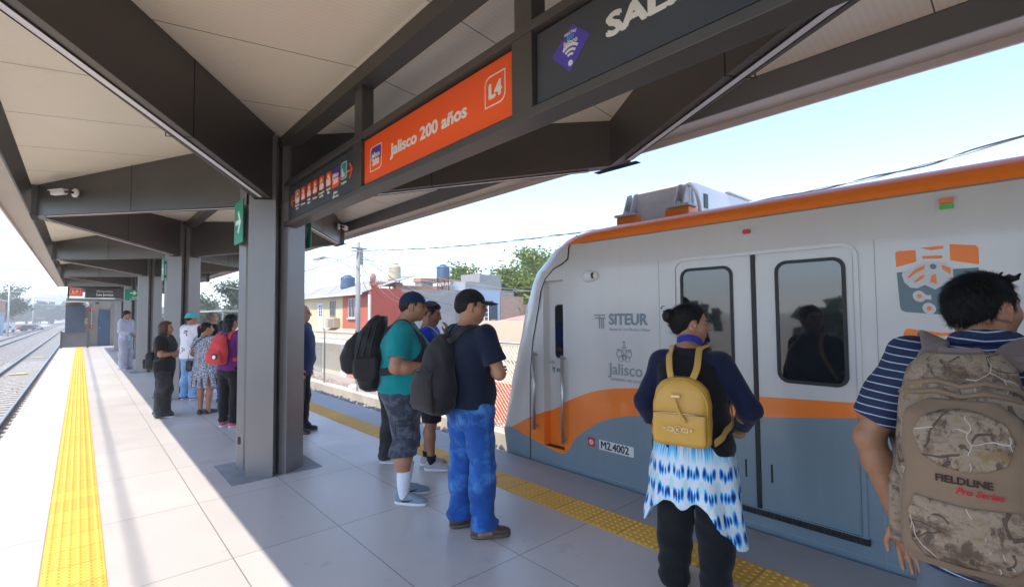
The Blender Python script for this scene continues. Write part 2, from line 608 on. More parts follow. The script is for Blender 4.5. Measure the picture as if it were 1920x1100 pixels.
def beam(ya, side, yj):
    """box beam from the column at ya to the joint at yj on one edge"""
    a = Vector((XM, ya, 0)); j = Vector((JX[side], yj, 0))
    d = (j - a).normalized(); p = Vector((-d.y, d.x, 0)); w = 0.085
    L = (j - a).length
    s0 = a + d * 0.235
    mb = MB()
    def zb(pt): return 2.75 + 0.10 * max(0.0, (pt - a).length) / L
    bot, top = [], []
    for (q, sg) in ((s0, -1), (j, -1), (j, 1), (s0, 1)):
        pt = q + p * sg * w
        pt.x = min(max(pt.x, JX[0]), JX[1])
        bot.append((pt.x, pt.y, zb(q)))
        top.append((pt.x, pt.y, CEIL(pt.x) - 0.002))
    mb.hexa(bot, top)
    mb.cur = 1
    # panel seam across the middle of the beam
    c = a + d * (L * 0.52)
    for sg in (-1, 1):
        q = c + p * sg * (w + 0.0012)
        mb.hexa([tuple(q - d * 0.004 - p * 0.0015) [:2] + (zb(c) - 0.0015,), tuple(q + d * 0.004 - p * 0.0015)[:2] + (zb(c) - 0.0015,),
                 tuple(q + d * 0.004 + p * 0.0015)[:2] + (zb(c) - 0.0015,), tuple(q - d * 0.004 + p * 0.0015)[:2] + (zb(c) - 0.0015,)],
                [tuple(q - d * 0.004 - p * 0.0015)[:2] + (CEIL(q.x) - 0.004,), tuple(q + d * 0.004 - p * 0.0015)[:2] + (CEIL(q.x) - 0.004,),
                 tuple(q + d * 0.004 + p * 0.0015)[:2] + (CEIL(q.x) - 0.004,), tuple(q - d * 0.004 + p * 0.0015)[:2] + (CEIL(q.x) - 0.004,)])
    qs = [c - d * 0.004 - p * w, c + d * 0.004 - p * w, c + d * 0.004 + p * w, c - d * 0.004 + p * w]
    mb.hexa([(v.x, v.y, zb(c) - 0.0018) for v in qs], [(v.x, v.y, zb(c) + 0.001) for v in qs])
    b = mb.build('beam', [M['steel'], M['seam']], canopy)
    # light slot in the underside
    mb = MB()
    for (wa, wb, dz, ci) in ((-0.020, 0.020, -0.004, 0), (-0.028, -0.020, -0.006, 1), (0.020, 0.028, -0.006, 1)):
        mb.cur = ci
        e0, e1 = a + d * (L * 0.10), a + d * (L * 0.93)
        qs = [e0 + p * wa, e1 + p * wa, e1 + p * wb, e0 + p * wb]
        zz = [zb(e0), zb(e1), zb(e1), zb(e0)]
        mb.hexa([(v.x, v.y, z + dz) for v, z in zip(qs, zz)], [(v.x, v.y, z + 0.002) for v, z in zip(qs, zz)])
    mb.build('light_strip', [M['led'], M['seam']], b)
for y in COLY:
    for side in (0, 1):
        for dy in (-3, 3):
            beam(y, side, y + dy)
# knuckles where two beams meet the edge
for k in range(len(COLY) + 1):
    y = COLY[0] - 3 + 6 * k
    for side, sx in ((0, -1), (1, 1)):
        X = JX[side]
        mb = MB()
        xa, xb = sorted((X - sx * 0.045, X + sx * 0.012))
        mb.box(xa, xb, y - 0.13, y + 0.13, 2.856, CEIL(X) - 0.004)
        mb.cur = 1
        xa, xb = sorted((X - sx * 0.05, X + sx * 0.02))
        mb.box(xa, xb, y - 0.22, y + 0.22, 2.8430, 2.8490)
        mb.build('beam_knuckle', [M['steel'], M['seam']], canopy)
# ------------------------------------------------------------------ ground, tracks, street
rng = random.Random(7)
def m_ground(name, a, b, scale=0.6, bump=0.4, bscale=14):
    m = bpy.data.materials.new(name)
    t = NT(m)
    f = t.noise(scale, 8, 0.65)
    g = t.noise(bscale, 6, 0.7)
    c = t.ramp(f, [(0.3, a), (0.7, b)])
    c = t.mix(t.math('MULTIPLY', g, 0.55), c, tuple(x * 0.55 for x in a))
    t.l(c, t.bsdf.inputs['Base Color'])
    t.bsdf.inputs['Roughness'].default_value = 0.95
    t.bump(g, bump, 0.05)
    return m
def m_ballast():
    m = bpy.data.materials.new('railway_ballast')
    t = NT(m)
    v = t.n('ShaderNodeTexVoronoi')
    v.inputs['Scale'].default_value = 17
    t.l(t.coord(), v.inputs['Vector'])
    sp = t.n('ShaderNodeSeparateColor')
    t.l(v.outputs['Color'], sp.inputs[0])
    c = t.ramp(sp.outputs[0], [(0.0, (0.20, 0.175, 0.155)), (0.5, (0.36, 0.33, 0.30)), (1.0, (0.50, 0.47, 0.44))])
    d = t.ramp(v.outputs['Distance'], [(0.25, (1, 1, 1)), (0.75, (0.45, 0.43, 0.41))])
    c = t.mix(1.0, c, d, 'MULTIPLY')
    t.l(c, t.bsdf.inputs['Base Color'])
    t.bsdf.inputs['Roughness'].default_value = 0.95
    t.bump(v.outputs['Distance'], 1.0, -0.04)
    return m
M['ground'] = m_ground('dusty_ground', (0.40, 0.35, 0.28), (0.50, 0.45, 0.37), 0.2)
M['street'] = m_ground('worn_street', (0.30, 0.28, 0.26), (0.38, 0.35, 0.32), 0.5, 0.1)
M['rubble'] = m_ground('rubble_earth', (0.40, 0.28, 0.20), (0.52, 0.42, 0.33), 1.3, 0.8, 9)
M['ballast'] = m_ballast()
mb = MB(); mb.box(-2200, 2200, -2200, 2200, -3.0, -2.35)
tag(mb.build('ground', M['ground']), kind='structure')
# raised railway formation, left and right of the platform
mb = MB()
mb.prism([(-9.2, -40), (6.6, -40), (6.6, 600), (-9.2, 600)], -2.3, -1.38)
tag(mb.build('ballast_bed', M['ballast']), kind='structure')
mb = MB(); mb.box(-700, -9.2, -60, 900, -2.34, -1.5)
tag(mb.build('side_ground', M['ground']), kind='structure')
mb = MB(); mb.hexa([(7.35, -20, -2.34), (11.2, -20, -2.34), (11.2, 80, -2.34), (7.35, 80, -2.34)], [(7.35, -20, -1.05), (11.2, -20, -2.2), (11.2, 80, -2.2), (7.35, 80, -1.05)])
tag(mb.build('rubble_bank', M['rubble']), kind='structure')
mb = MB(); mb.box(11.2, 40, -30, 90, -2.34, -2.29)
tag(mb.build('street', M['street']), kind='structure')

# loose ballast stones, modelled
STONES = []
for k in range(6):
    bm = bmesh.new()
    bmesh.ops.create_icosphere(bm, subdivisions=1, radius=1.0)
    rr = random.Random(k)
    for v in bm.verts:
        v.co *= rr.uniform(0.7, 1.2)
        v.co.z *= 0.75
    bm.verts.index_update()
    STONES.append(([v.co.copy() for v in bm.verts], [[v.index for v in f.verts] for f in bm.faces]))
    bm.free()
M['stone'] = mat('broken_grey_stone', (0.40, 0.37, 0.34), 0.9, var=0.45, vscale=7, bump=0.3, bscale=60)
def scatter(name, n, fx, fy, z, r0, r1, m, zj=0.04):
    mb = MB()
    for _ in range(n):
        vs, fs = rng.choice(STONES)
        p = Vector((fx(), fy(), 0)); p.z = (z(p) if callable(z) else z) + rng.uniform(-0.4, 1) * zj
        s = rng.uniform(r0, r1)
        rot = Euler((rng.uniform(0, 6), rng.uniform(0, 6), rng.uniform(0, 6))).to_matrix()
        mb.add([p + rot @ (v * s) for v in vs], fs)
    return tag(mb.build(name, m), kind='stuff')
scatter('ballast_stones', 5200, lambda: rng.uniform(5.5, 6.65), lambda: 3.5 + 27 * rng.random() ** 1.7, lambda p: -1.38 + 0.16 * max(0, min(1, (p.x - 5.6) / 1.0)), 0.025, 0.06, M['stone'], 0.06)
scatter('ballast_stones', 4200, lambda: rng.uniform(-9.0, -0.9), lambda: 9 + 40 * rng.random() ** 1.6, -1.385, 0.025, 0.055, M['stone'], 0.03)
scatter('rubble', 1500, lambda: rng.uniform(7.4, 10.8), lambda: rng.uniform(4, 34), lambda p: -1.05 - (p.x - 7.35) * 0.299, 0.03, 0.10, mat('brick_rubble', (0.42, 0.27, 0.19), 0.9, var=0.4, vscale=5), 0.05)

# tracks
M['rail'] = mat('rail_steel', (0.17, 0.125, 0.10), 0.5, metal=0.6, var=0.2, vscale=6)
M['railtop'] = mat('polished_rail_head', (0.42, 0.40, 0.38), 0.3, metal=0.9, var=0.1)
M['sleeper'] = mat('concrete_sleeper', (0.42, 0.39, 0.35), 0.9, var=0.18, vscale=3, bump=0.2, bscale=40)
def track(xa, xb, ya, yb, label, nsleep, ys, group=None, zoff=0.0):
    t = thing('railway_track', label, 'railway track', (0, 0, 0), group='railway tracks')
    for x in (xa, xb):
        mb = MB()
        mb.box(x - 0.07, x + 0.07, ya, yb, -1.345 + zoff, -1.325 + zoff)
        mb.box(x - 0.012, x + 0.012, ya, yb, -1.325 + zoff, -1.245 + zoff)
        mb.box(x - 0.036, x + 0.036, ya, yb, -1.245 + zoff, -1.206 + zoff)
        mb.cur = 1
        mb.box(x - 0.030, x + 0.030, ya, yb, -1.206 + zoff, -1.200 + zoff)
        mb.build('rail', [M['rail'], M['railtop']], t)
    xm = (xa + xb) / 2
    for k in range(nsleep):
        mb = MB(); y = ys + 0.62 * k
        mb.bbox(xm - 1.22, xm + 1.22, y - 0.12, y + 0.12, -1.50 + zoff, -1.345 + zoff, 0.02)
        mb.build('sleeper', M['sleeper'], t)
    mb = MB(); y = ys + 0.62 * nsleep
    while y < 180:
        mb.box(xm - 1.22, xm + 1.22, y - 0.12, y + 0.12, -1.50 + zoff, -1.345 + zoff); y += 0.62
    tag(mb.build('sleeper_run', M['sleeper'], t), kind='stuff')
track(-1.53, -2.98, -20, 400, 'railway track running right alongside the sunlit platform edge', 60, 9.0)
track(-5.95, -7.40, -20, 400, 'second railway track farther out across the ballast at left', 30, 30.0)
track(4.33, 5.78, -30, 400, 'railway track the orange and silver train stands on', 16, 7.0)
M['timber'] = mat('yellowish_timber', (0.62, 0.50, 0.27), 0.8, var=0.2)
for (x, y, lab) in ((-2.25, 17.6, 'nearest yellowish board lying between the rails'), (-2.2, 20.3, 'second yellowish board lying between the rails'),
                    (-2.3, 35.5, 'farther yellowish board lying between the rails'), (-2.25, 49.0, 'farthest small yellowish board between the rails')):
    mb = MB(); mb.bbox(x - 0.33, x + 0.33, y - 0.16, y + 0.16, -1.345, -1.27, 0.01)
    tag(mb.build('board', M['timber']), lab, 'board', 'boards between the rails')

# low concrete wall carrying the fence
mb = MB()
mb.bbox(7.0, 7.34, -20, 60, -2.3, -1.05, 0.015)
tag(mb.build('low_wall', mat('pale_retaining_wall', (0.58, 0.52, 0.43), 0.9, var=0.18, vscale=1.3, bump=0.25, bscale=25)), 'low pale concrete wall along the gravel under the mesh fence', 'wall')

# chain-link fence: posts, rails and wire mesh as one fence
M['galv'] = mat('galvanised_steel', (0.50, 0.51, 0.52), 0.4, metal=0.6, var=0.08)
fence = thing('chain_link_fence', 'tall galvanised chain link fence on the low concrete wall beside the track', 'fence', (7.18, 0, -1.05))
z0f, z1f = 0.0, 2.02
for k in range(16):
    y = 1.0 + 3.0 * k
    mb = MB(); mb.tube([(0, y, z0f), (0, y, z1f), (-0.02, y, z1f + 0.06), (-0.10, y, z1f + 0.13)], 0.027, 8)
    mb.build('post', M['galv'], fence)
mb = MB(); mb.tube([(0, -8, z1f - 0.04), (0, 46, z1f - 0.04)], 0.022, 8); mb.build('top_rail', M['galv'], fence)
mb = MB(); mb.tube([(0, -8, z0f + 0.06), (0, 46, z0f + 0.06)], 0.008, 5); mb.tube([(0, -8, 1.35), (0, 46, 1.35)], 0.006, 5); mb.build('tension_wire', M['galv'], fence)
mb = MB()
st, hh = 0.12, z1f - 0.1
r = 0.0026
y = 2.0
def wire(a, b):
    d = Vector((1, 0, 0)) * r; e = Vector((0, 0, 1)) * r * 1.2
    a, b = Vector(a), Vector(b)
    mb.add([a - d, a + e, a + d, b - d, b + e, b + d], [(0, 1, 4, 3), (1, 2, 5, 4), (2, 0, 3, 5)])
k = -int(hh / st) - 1
while 2.0 + k * st < 31:
    ya = 2.0 + k * st
    for s in (1, -1):
        p, q = ((0.03, ya, 0.05), (0.03, ya + hh, 0.05 + hh)) if s == 1 else ((0.034, ya + hh, 0.05), (0.034, ya, 0.05 + hh))
        wire(p, q)
    k += 1
mb.build('wire_mesh', M['galv'], fence)
# ------------------------------------------------------------------ the train
TX, TC, TW = 3.72, 5.05, 1.33
ORANGE = (1.0, 0.235, 0.02)
SILVER = (0.665, 0.65, 0.63)
SLATE = (0.21, 0.285, 0.335)
def m_livery():
    m = bpy.data.materials.new('train_livery_paint')
    t = NT(m)
    s = t.sep()
    u = t.math('DIVIDE', t.math('SUBTRACT', s[1], 2.3), 2.0)
    def curve(pts):
        n = t.n('ShaderNodeFloatCurve')
        cu = n.mapping.curves[0]
        P = sorted(((y - 2.3) / 2.0, z) for y, z in pts)
        cu.points[0].location = (0, P[0][1]); cu.points[1].location = (1, P[-1][1])
        for (a, b) in P:
            if 0.001 < a < 0.999:
                p = cu.points.new(a, b)
        for p in cu.points:
            p.handle_type = 'AUTO'
        n.mapping.update()
        t.l(u, n.inputs['Value'])
        return n.outputs[0]
    top = curve([(2.3, 0.915), (2.51, 0.90), (2.791, 0.862), (3.037, 0.792), (3.305, 0.678), (3.575, 0.55), (3.819, 0.453), (4.183, 0.281), (4.3, 0.25)])
    bot = curve([(2.3, 0.69), (2.507, 0.655), (2.797, 0.575), (3.007, 0.463), (3.195, 0.316), (3.32, 0.16), (3.36, 0.14), (3.60, 0.17), (3.837, 0.212), (4.183, 0.275), (4.3, 0.25)])
    is_o = t.math('LESS_THAN', s[2], top)
    is_s = t.math('LESS_THAN', s[2], bot)
    roof = t.math('GREATER_THAN', s[2], 2.285)
    g = t.noise(1.2, 5)
    gr = t.noise(2.2, 6, 0.65, scl=(1.0, 3.0, 0.25))
    v = t.math('MULTIPLY', t.math('MULTIPLY_ADD', g, 0.12, 0.94), t.math('MULTIPLY_ADD', gr, 0.14, 0.93))
    c = t.mix(is_o, SILVER, ORANGE)
    c = t.mix(is_s, c, SLATE)
    c = t.mix(roof, c, ORANGE)
    c = t.mix(t.math('GREATER_THAN', s[2], 2.447), c, (0.45, 0.45, 0.46))
    mm = t.n('ShaderNodeMix', data_type='RGBA', blend_type='MULTIPLY')
    mm.inputs[0].default_value = 1.0
    t.l(c, mm.inputs[6]); t.l(v, mm.inputs[7])
    t.l(mm.outputs[2], t.bsdf.inputs['Base Color'])
    t.bsdf.inputs['Metallic'].default_value = 0.0
    t.l(t.math('MULTIPLY_ADD', g, 0.14, 0.24), t.bsdf.inputs['Roughness'])
    t.bsdf.inputs['Coat Weight'].default_value = 0.35
    t.bsdf.inputs['Coat Roughness'].default_value = 0.06
    t.bump(t.noise(0.9, 2), 0.10, 0.03)
    return m
M['livery'] = m_livery()
M['glass'] = mat('tinted_train_glass', (0.012, 0.016, 0.02), 0.03, var=0, spec=1.0)
M['glass'].node_tree.nodes['Principled BSDF'].inputs['IOR'].default_value = 1.55
M['rubber'] = mat('black_rubber', (0.013, 0.013, 0.014), 0.5, var=0.05)
M['brushed'] = mat('brushed_stainless', (0.55, 0.55, 0.55), 0.3, metal=0.9, var=0.08, vscale=4)
M['white'] = mat('white_paint', (0.78, 0.78, 0.77), 0.5, var=0.03)
M['cream'] = mat('pale_letter_white', (0.80, 0.78, 0.72), 0.5, var=0.02)
M['black'] = mat('black_plastic', (0.02, 0.02, 0.022), 0.45, var=0.05)
M['red'] = mat('signal_red', (0.62, 0.03, 0.02), 0.35, var=0.05)
M['orange'] = mat('bright_orange', ORANGE, 0.4, var=0.05)
M['orange_plastic'] = mat('orange_plastic', (0.90, 0.22, 0.02), 0.35, var=0.05)
M['green'] = mat('bright_green', (0.10, 0.50, 0.04), 0.35, var=0.05)
M['slate'] = mat('slate_vinyl', (0.12, 0.19, 0.22), 0.4, var=0.05)
M['greyvinyl'] = mat('grey_letter_vinyl', (0.20, 0.26, 0.28), 0.4, var=0.03)
M['greyvinyl2'] = mat('mid_grey_vinyl', (0.30, 0.34, 0.35), 0.4, var=0.03)
M['silver'] = mat('silver_vinyl', (0.62, 0.63, 0.64), 0.4, var=0.03)

train = thing('train', 'silver and orange light rail train standing at the right platform edge', 'train', (0, 0, 0))
PROF = [(1.25, -0.80), (1.31, -0.45), (1.33, -0.10), (1.33, 0.0), (1.33, 0.18), (1.33, 0.35), (1.33, 0.55), (1.33, 0.8), (1.33, 1.05), (1.33, 1.3), (1.33, 1.6), (1.33, 1.93),
        (1.33, 2.035), (1.3265, 2.06), (1.318, 2.262), (1.3165, 2.285), (1.315, 2.32), (1.312, 2.36), (1.275, 2.398), (1.20, 2.43), (1.05, 2.455), (0.7, 2.475), (0.35, 2.487), (0.0, 2.49)]
YZ = [(-0.8, 3.85), (-0.076, 3.98), (0.19, 4.036), (0.46, 3.954), (0.86, 3.861), (1.25, 3.723), (1.79, 3.587), (2.12, 3.386), (2.29, 3.147), (2.37, 2.95), (2.465, 2.65)]
def y0z(z):
    return float(np.interp(z, [a for a, b in YZ], [b for a, b in YZ]))
def Lz(z):
    return max(0.9, 3.95 - y0z(z))
def train_x(y, z, w=1.33):
    y0, L = y0z(z), Lz(z)
    return w if y <= y0 else w * math.sqrt(max(0.0, 1 - ((y - y0) / L) ** 2))
DOOR = (3.335, 3.62, 0.18, 1.93)
ycols = [-26, -18, -12, -8, -5, -3, -1.5, -0.5, 0.3, 1.0, 1.7, 2.3, 2.7, 3.0, 3.2, 3.335, 3.43, 3.53, 3.62]
NT_ = 14
vs, fs = [], []
nc = len(ycols) + NT_
for (w, z) in PROF:
    y0, L = y0z(z), Lz(z)
    row = [(train_x(y, z, w), y) for y in ycols]
    t0 = math.asin(min(0.999, max(0.0, (3.62 - y0) / L)))
    ystart = 3.62
    for k in range(1, NT_ + 1):
        if y0 > 3.62:
            # finish the flat part then go round
            if k <= 2:
                row.append((w, 3.62 + (y0 - 3.62) * k / 2)); continue
            tt = (math.pi / 2) * (k - 2) / (NT_ - 2)
        else:
            tt = t0 + (math.pi / 2 - t0) * k / NT_
        row.append((w * math.cos(tt), y0 + L * math.sin(tt)))
    for s in (-1, 1):
        vs += [(TC + s * x, y, z) for x, y in row]
nr = len(PROF)
def vid(r_, s, c): return (r_ * 2 + s) * nc + c
glassf = []
for r_ in range(nr - 1):
    for s in (0, 1):
        for c in range(nc - 1):
            if s == 0 and c < len(ycols) - 1:
                ya, yb = ycols[c], ycols[c + 1]
                za, zb = PROF[r_][1], PROF[r_ + 1][1]
                if ya >= DOOR[0] - 1e-4 and yb <= DOOR[1] + 1e-4 and za >= DOOR[2] - 1e-4 and zb <= DOOR[3] + 1e-4:
                    continue
            f = (vid(r_, s, c), vid(r_, s, c + 1), vid(r_ + 1, s, c + 1), vid(r_ + 1, s, c))
            fs.append(f if s == 1 else f[::-1])
            glassf.append(1 if (c > len(ycols) + 6 and 0.9 < PROF[r_][1] < 2.0) else 0)
mb = MB(); mb.add(vs, fs, smooth=True); mb.mi = glassf
body = mb.build('body_shell', [M['livery'], M['glass']], train)
# rear end and underframe
mb = MB(); mb.box(TC - 1.2, TC + 1.2, -26, 3.6, -1.0, -0.75); mb.build('underframe', M['black'], train)

# cab door set back in its recess
mb = MB()
dep = 0.09
ya, yb, za, zb = DOOR
xi = TX + dep
def sx(y, z): return TC - train_x(y, z) + 0.001
mb.add([(sx(ya, za), ya, za), (xi, ya, za), (xi, ya, zb), (sx(ya, zb), ya, zb)], [(0, 1, 2, 3)])
zs = [0.18, 0.6, 1.0, 1.4, 1.7, 1.93]
for a, b in zip(zs[:-1], zs[1:]):
    mb.add([(sx(yb, a), yb, a), (xi, yb, a), (xi, yb, b), (sx(yb, b), yb, b)], [(3, 2, 1, 0)])
mb.add([(sx(ya, zb), ya, zb), (sx(yb, zb), yb, zb), (xi, yb, zb), (xi, ya, zb)], [(0, 1, 2, 3)])
mb.add([(xi, ya, za), (xi, yb, za), (xi, yb, zb), (xi, ya, zb)], [(0, 1, 2, 3)])
cabd = mb.build('cab_door', M['livery'], train)
mb = MB(); mb.add([(sx(ya, za), ya, za), (sx(yb, za), yb, za), (xi, yb, za), (xi, ya, za)], [(3, 2, 1, 0)]); mb.build('step', M['black'], cabd)
FX = lambda x, y, z: face_mx((x, y, z), (0, -1, 0), (0, 0, 1))
mb = MB(); Mx = FX(xi - 0.002, 3.43, 1.39)
ring(mb, Mx, rrect(0.19, 0.57, 0.045), rrect(0.165, 0.545, 0.035), 0.0, 0.006)
mb.cur = 1
flat(mb, Mx, rrect(0.165, 0.545, 0.035), 0.0, 0.003)
mb.build('window', [M['rubber'], M['glass']], cabd)
text_mesh('lettering', 'SITEUR', 0.052, M['slate'], cabd, FX(xi - 0.002, 3.515, 0.975), bold=0.0016, xs=0.72)
mb = MB(); Mx = FX(xi - 0.002, 3.555, 0.98)
for (cx, cy, w, h) in ((0, 0.018, 0.05, 0.012), (0.005, -0.01, 0.011, 0.045), (-0.012, -0.006, 0.006, 0.035)):
    flat(mb, Mx, rrect(w, h, 0.002, 2, cx, cy))
mb.build('emblem', M['slate'], cabd)
mb = MB(); mb.tube([(xi - 0.001, 3.575, 1.06), (xi - 0.05, 3.575, 1.06), (xi - 0.05, 3.51, 1.06)], 0.01, 6); mb.build('handle', M['brushed'], cabd)
for (y, z0_, z1_, dx) in ((3.318, 0.262, 1.148, 0.045), (3.73, 0.335, 1.165, 0.045)):
    mb = MB()
    x = TC - train_x(y, 0.7)
    mb.tube([(x - dx, y, z0_), (x - dx, y, z1_)], 0.017, 10)
    for z in (z0_ + 0.03, z1_ - 0.03):
        mb.tube([(x + 0.01, y, z), (x - dx, y, z)], 0.012, 8)
    mb.build('grab_rail', M['brushed'], train)
# seam between nose moulding and side
mb = MB()
pts = [(3.246, 2.40), (3.246, 2.262), (3.26, 2.14), (3.33, 2.10), (3.465, 2.05), (3.596, 1.95), (3.66, 1.82), (3.688, 1.669), (3.785, 1.285), (3.82, 1.0), (3.83, 0.706), (3.837, 0.196), (3.84, -0.5)]
mb.tube([(TC - train_x(y, min(z, 2.28), 1.33 if z < 2.3 else 1.2) - 0.0005, y, z) for y, z in pts], 0.006, 6)
mb.build('nose_seam', M['rubber'], train)
# panel joints along the side
for y in (2.22, 0.70, -1.35):
    mb = MB(); mb.box(TX - 0.0008, TX + 0.002, y - 0.0022, y + 0.0022, -0.1, 2.03); mb.build('panel_joint', M['greyvinyl2'], train)
mb = MB(); mb.box(TX - 0.0008, TX + 0.002, -26, 3.5, 0.028, 0.032); mb.build('panel_joint', M['greyvinyl2'], train)
# roof edge seam
mb = MB(); mb.tube([(TX + 0.012, -26, 2.283), (TX + 0.012, 3.10, 2.283)], 0.005, 6); mb.build('roof_seam', M['greyvinyl2'], train)

def windowpane(parent, y_, z_, w, h, r=0.07, name='window'):
    mb = MB(); Mx = FX(TX - 0.003, y_, z_)
    ring(mb, Mx, rrect(w, h, r, 7), rrect(w - 0.045, h - 0.045, r - 0.02, 7), 0.0, 0.012)
    mb.cur = 1
    flat(mb, Mx, rrect(w - 0.045, h - 0.045, r - 0.02, 7), 0.0, 0.006)
    return mb.build(name, [M['rubber'], M['glass']], parent)
def doorway(yc):
    """double leaf passenger doorway: frame, two leaves with windows, rubber edge, sill"""
    fr = MB(); Mx = FX(TX, yc, 1.08)
    ring(fr, Mx, rrect(1.30, 1.90, (0.10, 0.10, 0.01, 0.01), 7), rrect(1.25, 1.85, (0.08, 0.08, 0.008, 0.008), 7), -0.002, 0.016)
    d = fr.build('door_frame', M['livery'], train)
    for s in (-1, 1):
        mb = MB(); old = mb.M
        mb.M = FX(TX, yc, 1.08)
        a, b = (-0.618, -0.017) if s == -1 else (0.017, 0.618)
        mb.prism(rrect(b - a, 1.80, 0.02, 4, (a + b) / 2, -0.005), 0.0, 0.0045)
        mb.M = old
        leaf = mb.build('door_leaf', M['livery'], train)
        windowpane(leaf, yc - s * 0.365, 1.51, 0.43, 0.86, 0.075)
        mb = MB(); flat(mb, FX(TX - 0.0045, yc - s * 0.09, 0.42), rrect(0.014, 0.13, 0.005, 3)); mb.build('grip_slot', M['rubber'], leaf)
    mb = MB(); mb.bbox(TX - 0.014, TX + 0.003, yc - 0.0165, yc + 0.0165, 0.15, 2.015, 0.004); mb.build('door_rubber', M['rubber'], train)
    mb = MB(); mb.box(TX - 0.034, TX + 0.002, yc - 0.66, yc + 0.66, 0.112, 0.148)
    for k in range(40):
        y = yc - 0.65 + 1.3 * k / 39
        mb.box(TX - 0.042, TX - 0.034, y - 0.008, y + 0.008, 0.118, 0.142)
    mb.build('door_sill', M['black'], train)
for yc in (1.435, -5.5, -12.5):
    doorway(yc)
for yc in (-0.62, -2.1, -3.6, -7.4, -9.0):
    windowpane(train, yc, 1.52, 1.32, 0.88, 0.09)
# markings
def letters(body, size, m, y, z, bold=0.0, xs=1.0, align='LEFT', name='lettering'):
    return text_mesh(name, body, size, m, train, FX(TX - 0.0012, y, z), bold=bold, xs=xs, align=align)
letters('SITEUR', 0.142, M['greyvinyl'], 2.755, 1.517, bold=0.006, xs=0.93)
letters('Sistema de Tren Eléctrico Urbano', 0.037, M['greyvinyl2'], 2.752, 1.428, bold=0.0, xs=0.86)
letters('Jalisco', 0.150, M['greyvinyl2'], 2.762, 1.055, bold=0.003, xs=0.98)
letters('GOBIERNO DEL ESTADO', 0.034, M['greyvinyl2'], 2.745, 0.962, xs=0.98)
mb = MB(); Mx = FX(TX - 0.001, 2.855, 1.505)
for (cx, cy, w, h) in ((-0.005, 0.055, 0.13, 0.012), (0.012, 0.028, 0.096, 0.012), (0.016, -0.022, 0.014, 0.10), (-0.010, -0.014, 0.012, 0.118), (0.038, -0.022, 0.010, 0.10), (-0.045, 0.028, 0.035, 0.012)):
    flat(mb, Mx, rrect(w, h, 0.002, 2, cx, cy))
mb.build('emblem', M['greyvinyl'], train)
# crest: shield, crown and scrolls drawn with rings
mb = MB(); Mx = FX(TX - 0.001, 2.59, 1.205)
def circ(cx, cy, r_, n=16): return [(cx + r_ * math.cos(6.28318 * k / n), cy + r_ * math.sin(6.28318 * k / n)) for k in range(n)]
for (cx, cy, r_) in ((-0.045, 0.0, 0.040), (0.045, 0.0, 0.040), (-0.035, -0.045, 0.030), (0.035, -0.045, 0.030), (0, 0.01, 0.034), (0, -0.035, 0.026), (-0.06, 0.03, 0.016), (0.06, 0.03, 0.016)):
    ring(mb, Mx, circ(cx, cy, r_), circ(cx, cy, r_ - 0.006))
for (cx, cy, w, h) in ((0, 0.058, 0.052, 0.012), (0, 0.078, 0.034, 0.010), (0, 0.105, 0.010, 0.030), (0, 0.107, 0.028, 0.008)):
    flat(mb, Mx, rrect(w, h, 0.003, 2, cx, cy))
mb.build('crest', M['greyvinyl2'], train)
# number plate and alarm label
mb = MB(); flat(mb, FX(TX, 2.70, 0.328), rrect(0.385, 0.092, 0.004, 2), 0.0, 0.0015); npl = mb.build('number_plate', M['white'], train)
text_mesh('lettering', 'M2.4002', 0.098, M['black'], npl, FX(TX - 0.0016, 2.875, 0.326), bold=0.0028, xs=0.93)
mb = MB(); flat(mb, FX(TX, 2.985, 0.333), rrect(0.085, 0.088, 0.006, 3), 0.0, 0.003)
mb.cur = 1; flat(mb, FX(TX - 0.003, 2.985, 0.333), circ(0, 0, 0.024), 0.0, 0.004)
mb.cur = 2; flat(mb, FX(TX - 0.007, 2.985, 0.333), circ(0, 0, 0.008), 0.0, 0.002)
mb.build('alarm_label', [M['red'], M['white'], M['red']], train)
# side camera pod
mb = MB()
mb.lathe([(0.002, -0.10), (0.035, -0.085), (0.055, -0.03), (0.06, 0.02), (0.052, 0.06), (0.03, 0.075), (0.002, 0.078)], (TX - 0.012, 2.965, 1.945), 18, 'y')
pod = mb.build('side_camera', M['white'], train)
mb = MB(); mb.lathe([(0.030, 0.0), (0.030, 0.012), (0.016, 0.02), (0.002, 0.022)], (TX - 0.045, 2.895, 1.945), 14, 'y'); mb.M = None
mb.build('lens', M['black'], pod)
# indicator lamps
mb = MB(); flat(mb, FX(TX + 0.010, 1.474, 2.185), rrect(0.10, 0.055, 0.012, 4), 0, 0.006); lp = mb.build('door_lamp', M['silver'], train)
mb = MB(); mb.M = FX(TX + 0.004, 1.474, 2.185); mb.prism(rrect(0.06, 0.036, 0.017, 5), 0, 0.012); mb.M = None; mb.build('lens', M['red'], lp)
mb = MB(); flat(mb, FX(TX + 0.010, 0.352, 2.198), rrect(0.10, 0.075, 0.006, 3), 0, 0.004); lp = mb.build('status_lamp', M['silver'], train)
mb = MB(); mb.M = FX(TX + 0.006, 0.352, 2.198); mb.prism(rrect(0.062, 0.030, 0.008, 4, 0, 0.018), 0, 0.02); mb.cur = 1; mb.prism(rrect(0.062, 0.028, 0.004, 3, 0, -0.017), 0, 0.012); mb.M = None
mb.build('lens', [M['orange_plastic'], M['green']], lp)
